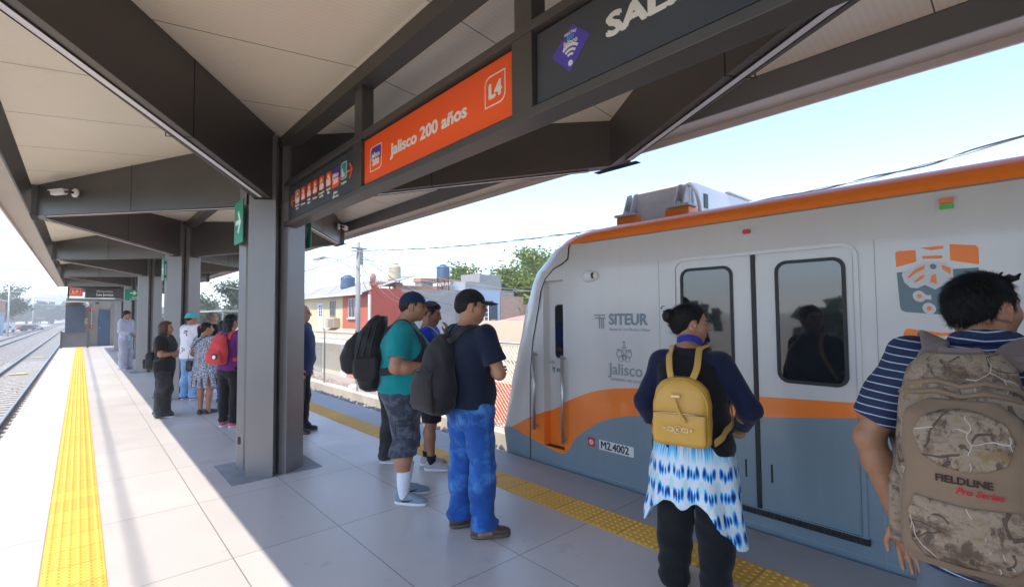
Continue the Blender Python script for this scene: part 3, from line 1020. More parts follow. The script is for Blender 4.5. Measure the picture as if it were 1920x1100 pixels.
# square emblems between door and window
def emblem_pt(a, b):
    y = 0.597 - (a - 90) / 780 * 0.369
    z = 1.945 - ((b + 25) + (a - 90) / 780 * 75) / 540 * 0.363
    return (-(y - 0.41), z - 1.76)
Mx = FX(TX - 0.0008, 0.41, 1.76)
def poly(mb, pts, d0, d1):
    pts = [emblem_pt(a, b) for a, b in pts]
    A = sum(p[0] * q[1] - q[0] * p[1] for p, q in zip(pts, pts[1:] + pts[:1]))
    flat(mb, Mx, pts if A > 0 else pts[::-1], d0, d1)
mb = MB()
mb.cur = 0
poly(mb, [(120, 480), (130, 505), (150, 517), (185, 522), (830, 505), (862, 480), (868, 450), (866, 90), (100, 168)], 0.0004, 0.0008)
mb.cur = 1
poly(mb, [(92, 0), (98, 120), (300, 62), (300, -35), (280, -40), (130, -28), (100, -18)], 0.0004, 0.0008)
poly(mb, [(620, -100), (850, -95), (872, -70), (870, 65), (620, 40)], 0.0004, 0.0008)
poly(mb, [(360, 10), (548, 0), (548, 26), (362, 36)], 0.0010, 0.0014)
poly(mb, [(345, -62), (560, -85), (565, -62), (450, -42)], 0.0010, 0.0014)
mb.cur = 2
poly(mb, [(152, 190), (165, 160), (380, 60), (560, 55), (640, 110), (640, 200), (470, 300), (375, 265), (300, 300), (230, 298), (175, 255)], 0.0009, 0.0012)
for (cx, cy) in ((315, 370), (405, 470), (560, 400)):
    poly(mb, [(cx + 64 * math.cos(6.283 * k / 18), cy + 50 * math.sin(6.283 * k / 18)) for k in range(18)], 0.0009, 0.0012)
poly(mb, [(340, 352), (430, 352), (430, 392), (340, 392)], 0.0010, 0.00125)
mb.cur = 1
poly(mb, [(212, 222), (215, 195), (290, 130), (380, 90), (380, 122), (300, 160)], 0.0013, 0.0017)
poly(mb, [(262, 252), (330, 190), (380, 168), (370, 200), (300, 245)], 0.0013, 0.0017)
poly(mb, [(425, 240), (440, 180), (480, 160), (490, 250)], 0.0013, 0.0017)
poly(mb, [(540, 80), (620, 105), (620, 160), (545, 120)], 0.0013, 0.0017)
for (cx, cy) in ((315, 370), (405, 470), (560, 400)):
    poly(mb, [(cx + 25 * math.cos(6.283 * k / 14), cy + 20 * math.sin(6.283 * k / 14)) for k in range(14)], 0.0013, 0.0017)
mb.cur = 0
poly(mb, [(460 + 32 * math.cos(6.283 * k / 16), 100 + 24 * math.sin(6.283 * k / 16)) for k in range(16)], 0.0013, 0.0017)
mb.build('square_emblem', [M['slate'], M['orange'], M['silver']], train)
mb = MB()
mb.cur = 0
poly(mb, [(350, 870), (480, 745), (860, 690), (880, 1250), (170, 1250), (150, 1180), (150, 950), (290, 900)], 0.0004, 0.0008)
mb.cur = 1
poly(mb, [(140, 830), (145, 715), (160, 685), (190, 668), (520, 672), (850, 610), (870, 650), (560, 690), (330, 730), (220, 780)], 0.0004, 0.0008)
poly(mb, [(155, 945), (180, 890), (260, 810), (370, 765), (280, 900), (190, 1000), (150, 1050)], 0.0009, 0.0012)
mb.build('square_emblem', [M['slate'], M['orange'], M['silver']], train)

# rooftop equipment
M['alu'] = mat('bare_aluminium', (0.52, 0.51, 0.49), 0.55, metal=0.25, var=0.12, vscale=5)
M['lightgrey'] = mat('pale_grey_housing', (0.60, 0.62, 0.66), 0.5, var=0.06)
unit = thing('tmp_unit', 'x', 'x')
bpy.data.objects.remove(unit)
mb = MB()
mb.bbox(4.30, 5.62, 2.18, 2.82, 2.52, 2.835, 0.02)
unit = mb.build('roof_unit', M['lightgrey'], train)
mb = MB()
mb.box(4.262, 4.298, 2.20, 2.80, 2.50, 2.80)
mb.hexa([(4.22, 2.42, 2.44), (4.30, 2.42, 2.44), (4.30, 2.70, 2.44), (4.22, 2.70, 2.44)], [(4.24, 2.32, 2.66), (4.30, 2.32, 2.66), (4.30, 2.77, 2.66), (4.24, 2.77, 2.66)])
for y in (2.21, 2.30, 2.79, 2.87):
    mb.hexa([(4.15, y - 0.007, 2.60), (4.31, y - 0.007, 2.60), (4.31, y + 0.007, 2.60), (4.15, y + 0.007, 2.60)], [(4.235, y - 0.007, 2.80), (4.31, y - 0.007, 2.83), (4.31, y + 0.007, 2.83), (4.235, y + 0.007, 2.80)])
for y in (2.28, 2.87):
    mb.bbox(4.14, 4.32, y - 0.13, y + 0.11, 2.575, 2.60, 0.006)
    mb.tube([(4.20, y, 2.58), (4.20, y, 2.63)], 0.03, 8)
mb.box(4.33, 5.2, 2.82, 2.90, 2.5, 2.80)
mb.build('bracket', M['alu'], unit)
for (ya, yb) in ((2.17, 2.42), (2.71, 2.98)):
    mb = MB(); mb.bbox(4.18, 4.40, ya, yb, 2.42, 2.575, 0.012); mb.build('orange_mount', M['orange_plastic'], unit)
mb = MB(); mb.tube([(4.28, 2.27, 2.79), (4.25, 2.17, 2.78), (4.24, 2.12, 2.70), (4.25, 2.10, 2.58), (4.26, 2.09, 2.44)], 0.018, 8)
mb.build('cable', M['white'], unit)
mb = MB(); mb.box(4.50, 4.58, 2.172, 2.184, 2.60, 2.74); mb.build('vent', M['black'], unit)
mb = MB(); mb.box(5.0, 5.66, 2.16, 2.86, 2.837, 2.85); mb.build('lid', M['lightgrey'], unit)
mb = MB(); mb.lathe([(0.06, 0.0), (0.06, 0.03), (0.045, 0.055), (0.01, 0.065)], (4.3, 3.12, 2.40), 16); mb.build('beacon', M['orange_plastic'], train)
mb = MB(); mb.bbox(4.6, 5.6, -9.0, -3.0, 2.45, 2.70, 0.03); mb.build('roof_unit', M['lightgrey'], train)
# ------------------------------------------------------------------ hanging sign gantry
M['signdark'] = mat('dark_slate_sign', (0.055, 0.062, 0.07), 0.4, var=0.05)
M['signorange'] = mat('vivid_orange_sign', (1.0, 0.11, 0.01), 0.42, var=0.02)
M['purple'] = mat('purple_vinyl', (0.13, 0.04, 0.30), 0.4, var=0.02)
M['teal'] = mat('teal_vinyl', (0.02, 0.33, 0.33), 0.4, var=0.02)
M['exitgreen'] = mat('exit_green', (0.0, 0.27, 0.14), 0.4, var=0.03)
M['wifiblue'] = mat('violet_blue_vinyl', (0.085, 0.06, 0.42), 0.4, var=0.02)
M['cyan'] = mat('cyan_vinyl', (0.05, 0.45, 0.75), 0.4, var=0.02)
SX0, SX1 = 1.53, 1.66
sign = thing('hanging_sign', 'long dark hanging sign frame with an orange station name panel', 'sign', (0, 0, 0))
mb = MB()
mb.box(SX0, SX1, -3.9, 5.27, 2.49, 2.535)
mb.box(SX0, SX1, -3.9, 5.27, 2.90, 2.945)
mb.build('frame', M['steel'], sign, bevel=0.003)
for (ya, yb, top) in ((5.18, 5.268, 3.33), (3.375, 3.525, 3.33), (1.55, 1.69, 3.33), (-0.28, -0.14, 3.33), (-2.1, -1.96, 3.33), (-3.88, -3.78, 3.33)):
    mb = MB(); mb.box(SX0 + 0.004, SX1 - 0.004, ya, yb, 2.535, 2.90); mb.box(SX0 + 0.015, SX1 - 0.02, ya + 0.01, yb - 0.01, 2.945, top)
    mb.build('post', M['steel'], sign, bevel=0.003)
SF = 1.558
def SG(y, z, d=0.0): return face_mx((SF - d, y, z), (0, -1, 0), (0, 0, 1))
def panel(ya, yb, m, za=2.555, zb=2.882):
    mb = MB(); mb.bbox(SF, SX1 - 0.02, yb, ya, za, zb, 0.003)
    p = mb.build('panel', m, sign)
    yc = (ya + yb) / 2
    for z in (2.545, 2.892):
        mb = MB(); mb.box(SF + 0.01, SX1 - 0.02, yc - 0.03, yc + 0.03, z - 0.0095, z + 0.0095)
        mb.build('bracket', M['black'], sign)
    return p
pd = panel(5.17, 3.535, M['signdark'])
po = panel(3.365, 1.695, M['signorange'])
pw = panel(1.54, -0.13, M['signdark'])
panel(-0.29, -1.95, M['signorange'])
def sl(body, size, y, z, m=None, par=None, bold=0.0, xs=1.0, align='LEFT', shear=0.0, d=0.0006):
    return text_mesh('lettering', body, size, m or M['cream'], par, SG(y, z, d), bold=bold, xs=xs, align=align, shear=shear)
# station name
sl('Jalisco 200 años', 0.112, 2.950, 2.703, par=po, bold=0.0040, xs=1.21)
mb = MB(); Mx = SG(1.843, 2.733)
ring(mb, Mx, rrect(0.165, 0.162, (0.045, 0.004, 0.045, 0.004)), rrect(0.152, 0.149, (0.039, 0.002, 0.039, 0.002)), 0.0003, 0.002)
bd = mb.build('line_badge', M['cream'], po)
text_mesh('lettering', 'L4', 0.105, M['cream'], bd, SG(1.843, 2.728, 0.0006), bold=0.0065, align='CENTER')
def jalisco_badge(y, z, par, k=1.0, outline=True):
    mb = MB(); Mx = SG(y, z)
    w, h = 0.165 * k, 0.165 * k
    if outline:
        mb.cur = 0
        ring(mb, Mx, rrect(w + 0.012, h + 0.012, (0.034 * k, 0.006, 0.034 * k, 0.006)), rrect(w, h, (0.03 * k, 0.004, 0.03 * k, 0.004)), 0.0003, 0.002)
    mb.cur = 1
    flat(mb, Mx, [(-w / 2, h * 0.05), (-w / 2 + 0.01, h * 0.05 - 0.01), (w / 2, -h * 0.05), (w / 2, h / 2), (-w / 2 + 0.03 * k, h / 2), (-w / 2, h / 2 - 0.03 * k)], 0.0003, 0.0015)
    mb.cur = 2
    flat(mb, Mx, [(-w / 2, -h / 2), (w / 2 - 0.03 * k, -h / 2), (w / 2, -h / 2 + 0.03 * k), (w / 2, -h * 0.06), (-w / 2, h * 0.04)], 0.0004, 0.0012)
    b = mb.build('emblem', [M['cream'], M['purple'], M['signorange']], par)
    text_mesh('lettering', 'Jalisco', 0.052 * k, M['cream'], b, SG(y, z + 0.022 * k, 0.0018), bold=0.0018, align='CENTER', xs=0.95)
    text_mesh('lettering', '200', 0.066 * k, M['cream'], b, SG(y, z - 0.030 * k, 0.0018), bold=0.0028, align='CENTER', xs=1.05)
jalisco_badge(3.178, 2.712, po)
# directory panel
mb = MB()
arrow = [(-0.06, 0.0), (-0.01, 0.062), (0.006, 0.062), (0.006, 0.05), (-0.034, 0.007), (0.06, 0.007), (0.06, -0.007), (-0.034, -0.007), (0.006, -0.05), (0.006, -0.062), (-0.01, -0.062)]
for (y, s) in ((4.985, 1), (3.632, -1)):
    pts = [(p[0] * s, p[1]) for p in arrow]
    if s == 1: pts = pts[::-1]
    flat(mb, SG(y, 2.722), pts, 0.0003, 0.0015)
mb.build('arrow', M['signorange'], pd)
icon = [(4.858, 'tower'), (4.694, 'a'), (4.535, 'b'), (4.381, 'c'), (4.225, 'd'), (4.063, 'e')]
names = ['Tlajomulco\ncentro', 'La Fortuna', 'Lomas\ndel Sur', 'El Cuervo', 'Concepción\ndel Valle', 'Real del\nValle']
for (y, kind), nm in zip(icon, names):
    mb = MB(); Mx = SG(y, 2.746)
    mb.cur = 0
    flat(mb, Mx, rrect(0.118, 0.125, 0.026, 4), 0.0002, 0.0012)
    mb.cur = 1
    if kind == 'tower':
        ring(mb, Mx, rrect(0.124, 0.131, 0.028, 4), rrect(0.112, 0.119, 0.022, 4), 0.0004, 0.0018)
    rr = random.Random(kind)
    for q in range(5):
        w, h = rr.uniform(0.008, 0.03), rr.uniform(0.02, 0.06)
        flat(mb, Mx, rrect(w, h, 0.003, 2, -0.036 + 0.018 * q, -0.045 + h / 2), 0.0014, 0.0019 + 0.0001 * q)
    flat(mb, Mx, rrect(0.085, 0.010, 0.003, 2, 0, -0.05), 0.0014, 0.0026)
    flat(mb, Mx, [(-0.03, 0.012), (0.03, 0.012), (0.0, 0.048)], 0.0014, 0.0026)
    ic = mb.build('pictogram', [M['signorange'], M['cream']], pd)
    text_mesh('lettering', nm, 0.030, M['cream'], ic, SG(y, 2.645, 0.0005), align='CENTER', xs=0.9, bold=0.0006)
jalisco_badge(3.908, 2.727, pd, 0.98, outline=False)
sl('Jalisco\n200 años', 0.034, 3.908, 2.585, par=pd, align='CENTER', bold=0.0008)
mb = MB(); Mx = SG(3.742, 2.748)
mb.cur = 0; flat(mb, Mx, rrect(0.108, 0.128, (0.028, 0.005, 0.028, 0.005)), 0.0002, 0.0012)
mb.cur = 1; ring(mb, Mx, rrect(0.116, 0.136, (0.032, 0.006, 0.032, 0.006)), rrect(0.106, 0.126, (0.027, 0.004, 0.027, 0.004)), 0.0003, 0.002)
for (cx, w, h) in ((-0.03, 0.016, 0.07), (-0.01, 0.012, 0.045), (0.012, 0.012, 0.03)):
    flat(mb, Mx, rrect(w, h, 0.002, 2, cx, -0.05 + h / 2), 0.0014, 0.002)
mb.build('pictogram', [M['teal'], M['cream']], pd)
sl('Las Juntas', 0.030, 3.742, 2.650, par=pd, align='CENTER', xs=0.9, bold=0.0006)
# wifi emblem and exit lettering
mb = MB()
c, s = math.cos(R(-32)), math.sin(R(-32))
Mw = SG(1.333, 2.731)
tilt = lambda pts, a: [(x * math.cos(a) - y * math.sin(a), x * math.sin(a) + y * math.cos(a)) for x, y in pts]
flat(mb, Mw, [(0.01 , 0.100), (0.016, 0.099), (0.104, 0.018), (0.106, 0.010), (0.0, -0.098), (-0.008, -0.100), (-0.104, -0.006), (-0.106, 0.003)], 0.0002, 0.0012)
wf = mb.build('emblem', M['wifiblue'], pw)
mb = MB()
for (ra, rb) in ((0.017, 0.027), (0.036, 0.047), (0.056, 0.068)):
    A = [R(48 + 84 * k / 12) for k in range(13)]
    o = [(rb * math.cos(a), -0.048 + rb * math.sin(a)) for a in A] + [(ra * math.cos(a), -0.048 + ra * math.sin(a)) for a in A[::-1]]
    flat(mb, Mw, o, 0.0014, 0.0026)
flat(mb, Mw, circ(0, -0.066, 0.013), 0.0014, 0.0026)
mb.build('radio_waves', M['cream'], wf)
text_mesh('lettering', 'aquí hay', 0.021, M['cream'], wf, SG(1.331, 2.800, 0.0014), align='CENTER', bold=0.0003)
text_mesh('lettering', 'RED', 0.022, M['cyan'], wf, SG(1.331, 2.779, 0.0014), align='CENTER', bold=0.0008)
text_mesh('lettering', 'Jalisco', 0.032, M['cream'], wf, SG(1.331, 2.758, 0.0014), align='CENTER', bold=0.0006)
sl('SALIDA', 0.128, 1.142, 2.730, par=pw, bold=0.0065, xs=1.3)

# ------------------------------------------------------------------ green exit arrow signs on the columns
def arrow_sign(loc, label, flip=1):
    t = thing('exit_sign', label, 'sign', loc, 0, 'green arrow signs on the columns')
    mb = MB(); mb.bbox(-0.006, 0.006, -0.17, 0.17, -0.215, 0.215, 0.003); mb.build('panel', M['exitgreen'], t)
    mb = MB()
    for (side, n) in ((-1, 0), (1, 1)):
        Mx = face_mx((side * 0.0064, 0, 0), (0, side, 0), (0, 0, 1))
        a = [(-0.105, 0.024), (0.035, 0.024), (-0.025, 0.095), (0.022, 0.118), (0.112, 0.0), (0.022, -0.118), (-0.025, -0.095), (0.035, -0.024), (-0.105, -0.024)][::-1]
        flat(mb, Mx, a, 0.0, 0.0012)
    mb.build('arrow', M['white'], t)
    mb = MB(); mb.box(0.006 if flip > 0 else -0.05, 0.05 if flip > 0 else -0.006, -0.02, 0.02, -0.15, -0.12); mb.box(0.006 if flip > 0 else -0.05, 0.05 if flip > 0 else -0.006, -0.02, 0.02, 0.12, 0.15)
    mb.build('bracket', M['black'], t)
    return t
arrow_sign((1.185, 5.47, 2.535), 'green sign with a white right arrow on the left of the nearest column')
arrow_sign((1.845, 5.47, 2.535), 'green arrow sign seen edge-on on the right of the nearest column', -1)
arrow_sign((1.18, 11.44, 2.50), 'green arrow sign seen at a slant on the second column')
t = thing('exit_sign', 'wide green sign with small white lettering hanging by a far column', 'sign', (1.45, 23.1, 2.42), 0)
mb = MB(); mb.bbox(-0.22, 0.40, -0.02, 0.02, -0.21, 0.21, 0.004); mb.build('panel', M['exitgreen'], t)
for (z, s_, tx) in ((-0.10, 0.085, 'Salida'), (-0.165, 0.05, 'Emergency exit')):
    text_mesh('lettering', tx, s_, M['white'], t, face_mx((0.09, -0.0205, z), (1, 0, 0), (0, 0, 1)), align='CENTER', bold=0.001)
mb = MB(); flat(mb, face_mx((0.05, -0.0205, 0.07), (1, 0, 0), (0, 0, 1)), [(-0.12, 0.02), (0.0, 0.02), (-0.03, 0.07), (0.02, 0.07), (0.09, 0.0), (0.02, -0.07), (-0.03, -0.07), (0.0, -0.02), (-0.12, -0.02)][::-1]); mb.build('arrow', M['white'], t)
mb = MB(); mb.box(-0.1, -0.08, -0.01, 0.01, 0.21, 0.95); mb.box(0.28, 0.30, -0.01, 0.01, 0.21, 0.95); mb.build('hanger', M['steel'], t)
# direction signs across the platform end
t = thing('line_sign', 'small square orange sign with an outlined line number over the far platform', 'sign', (-0.18, 28.0, 2.70), 0)
mb = MB(); mb.bbox(-0.24, 0.245, -0.03, 0.03, -0.195, 0.19, 0.004); mb.build('panel', M['signorange'], t)
Mx = face_mx((0.0, -0.031, 0), (1, 0, 0), (0, 0, 1))
mb = MB(); ring(mb, Mx, rrect(0.37, 0.25, (0.06, 0.01, 0.06, 0.01)), rrect(0.34, 0.22, (0.05, 0.006, 0.05, 0.006)), 0, 0.002); mb.build('badge', M['white'], t)
text_mesh('lettering', 'L4', 0.17, M['white'], t, face_mx((0, -0.0312, -0.005), (1, 0, 0), (0, 0, 1)), align='CENTER', bold=0.010, xs=1.15)
mb = MB(); mb.box(-0.2, -0.17, -0.02, 0.02, 0.19, 0.62); mb.box(0.17, 0.2, -0.02, 0.02, 0.19, 0.62); mb.build('hanger', M['steel'], t)
t = thing('direction_sign', 'dark direction sign with two lines of white lettering over the far platform', 'sign', (0.77, 28.0, 2.65), 0)
mb = MB(); mb.bbox(-0.63, 0.66, -0.03, 0.03, -0.22, 0.22, 0.004); mb.build('panel', M['signdark'], t)
text_mesh('lettering', 'Dirección', 0.135, M['white'], t, face_mx((0.03, -0.0312, 0.075), (1, 0, 0), (0, 0, 1)), align='CENTER', bold=0.001, xs=1.05)
text_mesh('lettering', 'Las Juntas', 0.14, M['white'], t, face_mx((0.03, -0.0312, -0.07), (1, 0, 0), (0, 0, 1)), align='CENTER', bold=0.006, xs=1.05)
mb = MB(); mb.box(-0.5, -0.47, -0.02, 0.02, 0.22, 0.68); mb.box(0.45, 0.48, -0.02, 0.02, 0.22, 0.7); mb.build('hanger', M['steel'], t)
mb = MB(); mb.box(-0.42, 1.75, 27.96, 28.04, 2.30, 2.39); mb.box(-0.42, -0.36, 27.97, 28.03, 2.39, 3.2); mb.box(1.69, 1.75, 27.97, 28.03, 2.39, 3.3)
tag(mb.build('sign_frame', M['steel_grey']), 'dark steel cross bar under the far direction signs', 'sign frame')

# ------------------------------------------------------------------ surveillance cameras
def cctv(loc, rz, label, base_dir):
    t = thing('security_camera', label, 'camera', loc, rz, 'security cameras on the beams', scale=(0.85, 0.85, 0.85))
    mb = MB(); mb.lathe([(0.062, 0.0), (0.062, 0.022), (0.05, 0.032), (0.028, 0.038)], (0, 0, 0), 20, 'y'); mb.build('wall_base', M['white'], t)
    mb = MB(); mb.tube([(0, 0.03, 0), (0, 0.075, 0), (-0.035, 0.095, 0.0), (-0.07, 0.095, 0)], 0.017, 10); mb.build('bracket', M['black'], t)
    mb = MB()
    mb.bbox(-0.31, -0.06, 0.055, 0.13, -0.030, 0.036, 0.016)
    mb.bbox(-0.345, -0.07, 0.047, 0.138, 0.034, 0.046, 0.005)
    mb.build('housing', M['white'], t)
    mb = MB(); mb.box(-0.313, -0.306, 0.068, 0.118, -0.020, 0.026); mb.bbox(-0.27, -0.12, 0.0525, 0.056, -0.022, 0.0, 0.001); mb.build('lens', M['black'], t)
    return t
dB = Vector((-1.97, 3.0, 0)).normalized()
ang = math.atan2(-dB.y, -dB.x)
# face of the beam that runs from the nearest column to the left edge, camera side
def on_beam(t_, side, z, label):
    if side == 0:
        d = Vector((-1.97, 3.0, 0)).normalized()
    else:
        d = Vector((1.97, 3.0, 0)).normalized()
    n = Vector((-d.y, d.x, 0)); n = n if n.y < 0 else -n
    p = Vector((XM, 5.45, 0)) + d * t_ + n * 0.087
    o = cctv((p.x, p.y, z), 0, label, d)
    # local y = n, local -x = pointing outwards along the beam
    x = d * -1
    o.rotation_euler = Matrix(((x.x, n.x, 0), (x.y, n.y, 0), (0, 0, 1))).to_euler() if (x.x * n.y - x.y * n.x) > 0 else Matrix(((-x.x, n.x, 0), (-x.y, n.y, 0), (0, 0, 1))).to_euler()
    if (x.x * n.y - x.y * n.x) <= 0: o.scale.x *= -1
    return o
on_beam(2.72, 0, 3.06, 'white bullet security camera on the beam left of the nearest column')
on_beam(2.9, 1, 3.06, 'white security camera on the beam right of the nearest column')

# ------------------------------------------------------------------ equipment cabin at the platform end
M['cabin'] = mat('beige_grey_cabin', (0.24, 0.215, 0.18), 0.6, var=0.06)
M['navy'] = mat('navy_door_paint', (0.040, 0.062, 0.095), 0.4, var=0.06)
M['navy2'] = mat('blue_door_paint', (0.035, 0.085, 0.145), 0.4, var=0.06)
cabin = thing('equipment_cabin', 'grey equipment cabin with navy doors at the far end of the platform', 'cabin', (0, 35, 0))
mb = MB(); mb.box(-0.58, 2.35, 0.04, 1.3, 0.0, 2.62); mb.build('wall', M['cabin'], cabin)
mb = MB(); mb.bbox(-0.58, 0.18, -0.35, 0.03, 0.0, 2.18, 0.01); mb.cur = 1; mb.box(-0.60, 0.20, -0.36, 0.03, 2.19, 2.23)
mb.build('cabinet', [M['navy'], M['steel']], cabin)
mb = MB(); mb.bbox(0.76, 1.22, -0.01, 0.035, 0.02, 2.02, 0.006); d = mb.build('door', M['navy2'], cabin)
mb = MB(); mb.tube([(0.82, -0.05, 0.95), (0.82, -0.05, 1.05)], 0.012, 6); mb.build('handle', M['brushed'], d)
mb = MB(); mb.box(1.27, 2.35, -0.03, 0.03, 0, 2.62); mb.build('side_panel', M['steel_grey'], cabin)
mb = MB(); mb.tube([(0.47, 0.0, 2.0), (0.47, 0.0, 1.07)], 0.014, 6); pp = mb.build('pipe', M['white'], cabin)
for z in (2.0, 1.07):
    mb = MB(); mb.lathe([(0.075, 0), (0.075, -0.05), (0.03, -0.07)], (0.47, 0.02, z), 14, 'y'); mb.cur = 1; mb.lathe([(0.028, -0.07), (0.028, -0.075)], (0.47, 0.02, z), 10, 'y'); mb.build('alarm_bell', [M['red'], M['white']], cabin)
mb = MB(); mb.lathe([(0.05, 0), (0.07, -0.06), (0.13, -0.13), (0.14, -0.15)], (0.24, -0.02, 2.27), 16, 'y'); mb.build('loudspeaker', M['cream'], cabin)
mb = MB(); mb.bbox(0.62, 0.78, -0.12, 0.02, 2.32, 2.42, 0.02); mb.build('camera', M['black'], cabin)
mb = MB()
flat(mb, face_mx((0.155, 0.035, 1.38), (1, 0, 0), (0, 0, 1)), rrect(0.30, 0.32, 0.02), 0, 0.01)
mb.cur = 1
for k in range(8):
    a = 0.785 * k
    flat(mb, face_mx((0.155 + 0.12 * math.cos(a), 0.024, 1.38 + 0.125 * math.sin(a)), (1, 0, 0), (0, 0, 1)), rrect(0.07, 0.03, 0.004), 0, 0.003)
mb.build('notice', [mat('pale_yellow', (0.75, 0.68, 0.30), 0.5, var=0.1), M['black']], cabin)
mb = MB()
n = 10
top = [(-0.66 + 0.92 * k / n, 2.34 + 0.10 * math.sin(math.pi * (0.15 + 0.7 * k / n))) for k in range(n + 1)]
for (p, q) in zip(top[:-1], top[1:]):
    mb.hexa([(p[0], -0.62, p[1] - 0.03), (q[0], -0.62, q[1] - 0.03), (q[0], 0.03, q[1] - 0.03), (p[0], 0.03, p[1] - 0.03)], [(p[0], -0.62, p[1]), (q[0], -0.62, q[1]), (q[0], 0.03, q[1]), (p[0], 0.03, p[1])])
mb.build('awning', M['white'], cabin)
# railing across the end
rl = thing('end_railing', 'dark waist-high railing across the sunlit end of the platform', 'railing', (0, 33.6, 0))
for x in (-0.69, 0.335):
    mb = MB(); mb.bbox(x - 0.035, x + 0.035, -0.035, 0.035, 0, 0.88, 0.006); mb.build('post', M['signdark'], rl)
mb = MB(); mb.box(-0.655, 0.30, -0.02, 0.02, 0.80, 0.84); mb.build('top_bar', M['signdark'], rl)
mb = MB(); mb.box(-0.655, 0.30, -0.008, 0.008, 0.05, 0.80); mb.build('infill_panel', mat('dark_grey_mesh_panel', (0.10, 0.10, 0.115), 0.5, var=0.05), rl)
# ------------------------------------------------------------------ houses beyond the fence
M['yellow'] = m_ground('cream_yellow_plaster', (0.66, 0.55, 0.33), (0.72, 0.62, 0.40), 0.7, 0.05, 30)
M['salmon'] = m_ground('brick_red_plaster', (0.52, 0.135, 0.085), (0.58, 0.165, 0.10), 0.8, 0.05, 30)
M['redwall'] = m_ground('shaded_red_plaster', (0.46, 0.085, 0.055), (0.52, 0.12, 0.075), 0.8, 0.05, 30)  # deeper copy of the front red; side wall's shade put into the colour
M['grey_render'] = m_ground('grey_cement_render', (0.30, 0.29, 0.28), (0.38, 0.37, 0.35), 0.9, 0.1, 25)
M['cream_wall'] = m_ground('cream_wall_paint', (0.70, 0.58, 0.42), (0.76, 0.65, 0.48), 0.5, 0.05, 30)
M['plinth'] = m_ground('orange_red_plinth', (0.62, 0.16, 0.075), (0.68, 0.20, 0.10), 0.6, 0.05, 30)
M['bluewall'] = m_ground('pale_blue_wall', (0.36, 0.47, 0.58), (0.42, 0.53, 0.64), 0.6, 0.05, 30)
M['whitewall'] = m_ground('whitewashed_wall', (0.66, 0.68, 0.70), (0.74, 0.76, 0.77), 0.6, 0.05, 30)
M['terracotta'] = m_ground('terracotta_brick', (0.46, 0.22, 0.12), (0.56, 0.31, 0.19), 2.5, 0.4, 20)
M['tile'] = m_ground('dusty_tan_tile', (0.52, 0.42, 0.30), (0.60, 0.50, 0.38), 2.0, 0.4, 18)
M['sheet'] = mat('pale_roof_sheet', (0.36, 0.34, 0.32), 0.5, var=0.15, vscale=1.5)
M['pinksheet'] = mat('rusty_pink_sheet', (0.52, 0.26, 0.21), 0.6, var=0.3, vscale=1.5)
M['darkglass'] = mat('dark_window_glass', (0.06, 0.065, 0.07), 0.15, var=0.1)
M['tank_cream'] = mat('cream_tank_plastic', (0.52, 0.43, 0.29), 0.5, var=0.06)
M['tank_blue'] = mat('navy_tank_plastic', (0.075, 0.12, 0.19), 0.45, var=0.08)
M['tank_black'] = mat('black_tank_plastic', (0.035, 0.055, 0.08), 0.45, var=0.08)
M['rust'] = mat('rusty_steel', (0.22, 0.10, 0.06), 0.8, var=0.3, vscale=8)
def m_brick():
    m = bpy.data.materials.new('brick_wall')
    t = NT(m)
    b = t.n('ShaderNodeTexBrick')
    b.inputs['Scale'].default_value = 4.0
    b.inputs['Color1'].default_value = (0.34, 0.17, 0.11, 1); b.inputs['Color2'].default_value = (0.44, 0.24, 0.16, 1)
    b.inputs['Mortar'].default_value = (0.42, 0.38, 0.33, 1)
    b.inputs['Mortar Size'].default_value = 0.03
    s = t.sep(); cv = t.n('ShaderNodeCombineXYZ')
    t.l(t.math('ADD', s[0], s[1]), cv.inputs[0]); t.l(s[2], cv.inputs[1])
    t.l(cv.outputs[0], b.inputs['Vector'])
    t.l(b.outputs[0], t.bsdf.inputs['Base Color']); t.bsdf.inputs['Roughness'].default_value = 0.9
    return m
M['brick'] = m_brick()

def wall_x(mb, x, ya, yb, za, zb, th=0.2):
    mb.box(x, x + th, ya, yb, za, zb)
def window_x(parent, x, ya, yb, za, zb, frame=None, bars=0, name='window'):
    """window on a wall that faces the railway (-x)"""
    mb = MB()
    e = 0.05
    mb.box(x - 0.04, x + 0.01, ya, yb, zb - e, zb); mb.box(x - 0.04, x + 0.01, ya, yb, za, za + e)
    mb.box(x - 0.04, x + 0.01, ya, ya + e, za + e, zb - e); mb.box(x - 0.04, x + 0.01, yb - e, yb, za + e, zb - e)
    for k in range(bars):
        y = ya + (yb - ya) * (k + 1) / (bars + 1)
        mb.box(x - 0.035, x - 0.015, y - 0.012, y + 0.012, za + e, zb - e)
    w = mb.build(name, frame or M['white'], parent)
    mb = MB(); mb.box(x - 0.012, x + 0.012, ya + e, yb - e, za + e, zb - e); mb.build('pane', M['darkglass'], w)
    return w
X = 12.5
house = thing('two_storey_house', 'two-storey house with cream-yellow and brick-red front behind the fence', 'house', (0, 0, 0))
mb = MB(); mb.box(X, 19.0, 30.0, 40.5, -2.3, 2.95); mb.build('wall', M['yellow'], house)
mb = MB(); mb.box(X - 0.02, 15.2, 25.96, 30.0, -2.3, 2.95); mb.box(X + 0.1, 12.85, 25.97, 26.1, 2.95, 3.2)
mb.add([(12.55, 25.96, 2.95), (14.41, 25.96, 2.95), (14.41, 25.96, 3.12), (12.87, 25.96, 3.17), (12.87, 25.96, 3.45), (12.55, 25.96, 3.30), (12.55, 26.12, 2.95), (14.41, 26.12, 2.95), (14.41, 26.12, 3.12), (12.87, 26.12, 3.17), (12.87, 26.12, 3.45), (12.55, 26.12, 3.30)],
       [(0, 1, 2, 3, 4, 5), (11, 10, 9, 8, 7, 6), (2, 8, 9, 3), (3, 9, 10, 4), (4, 10, 11, 5)])
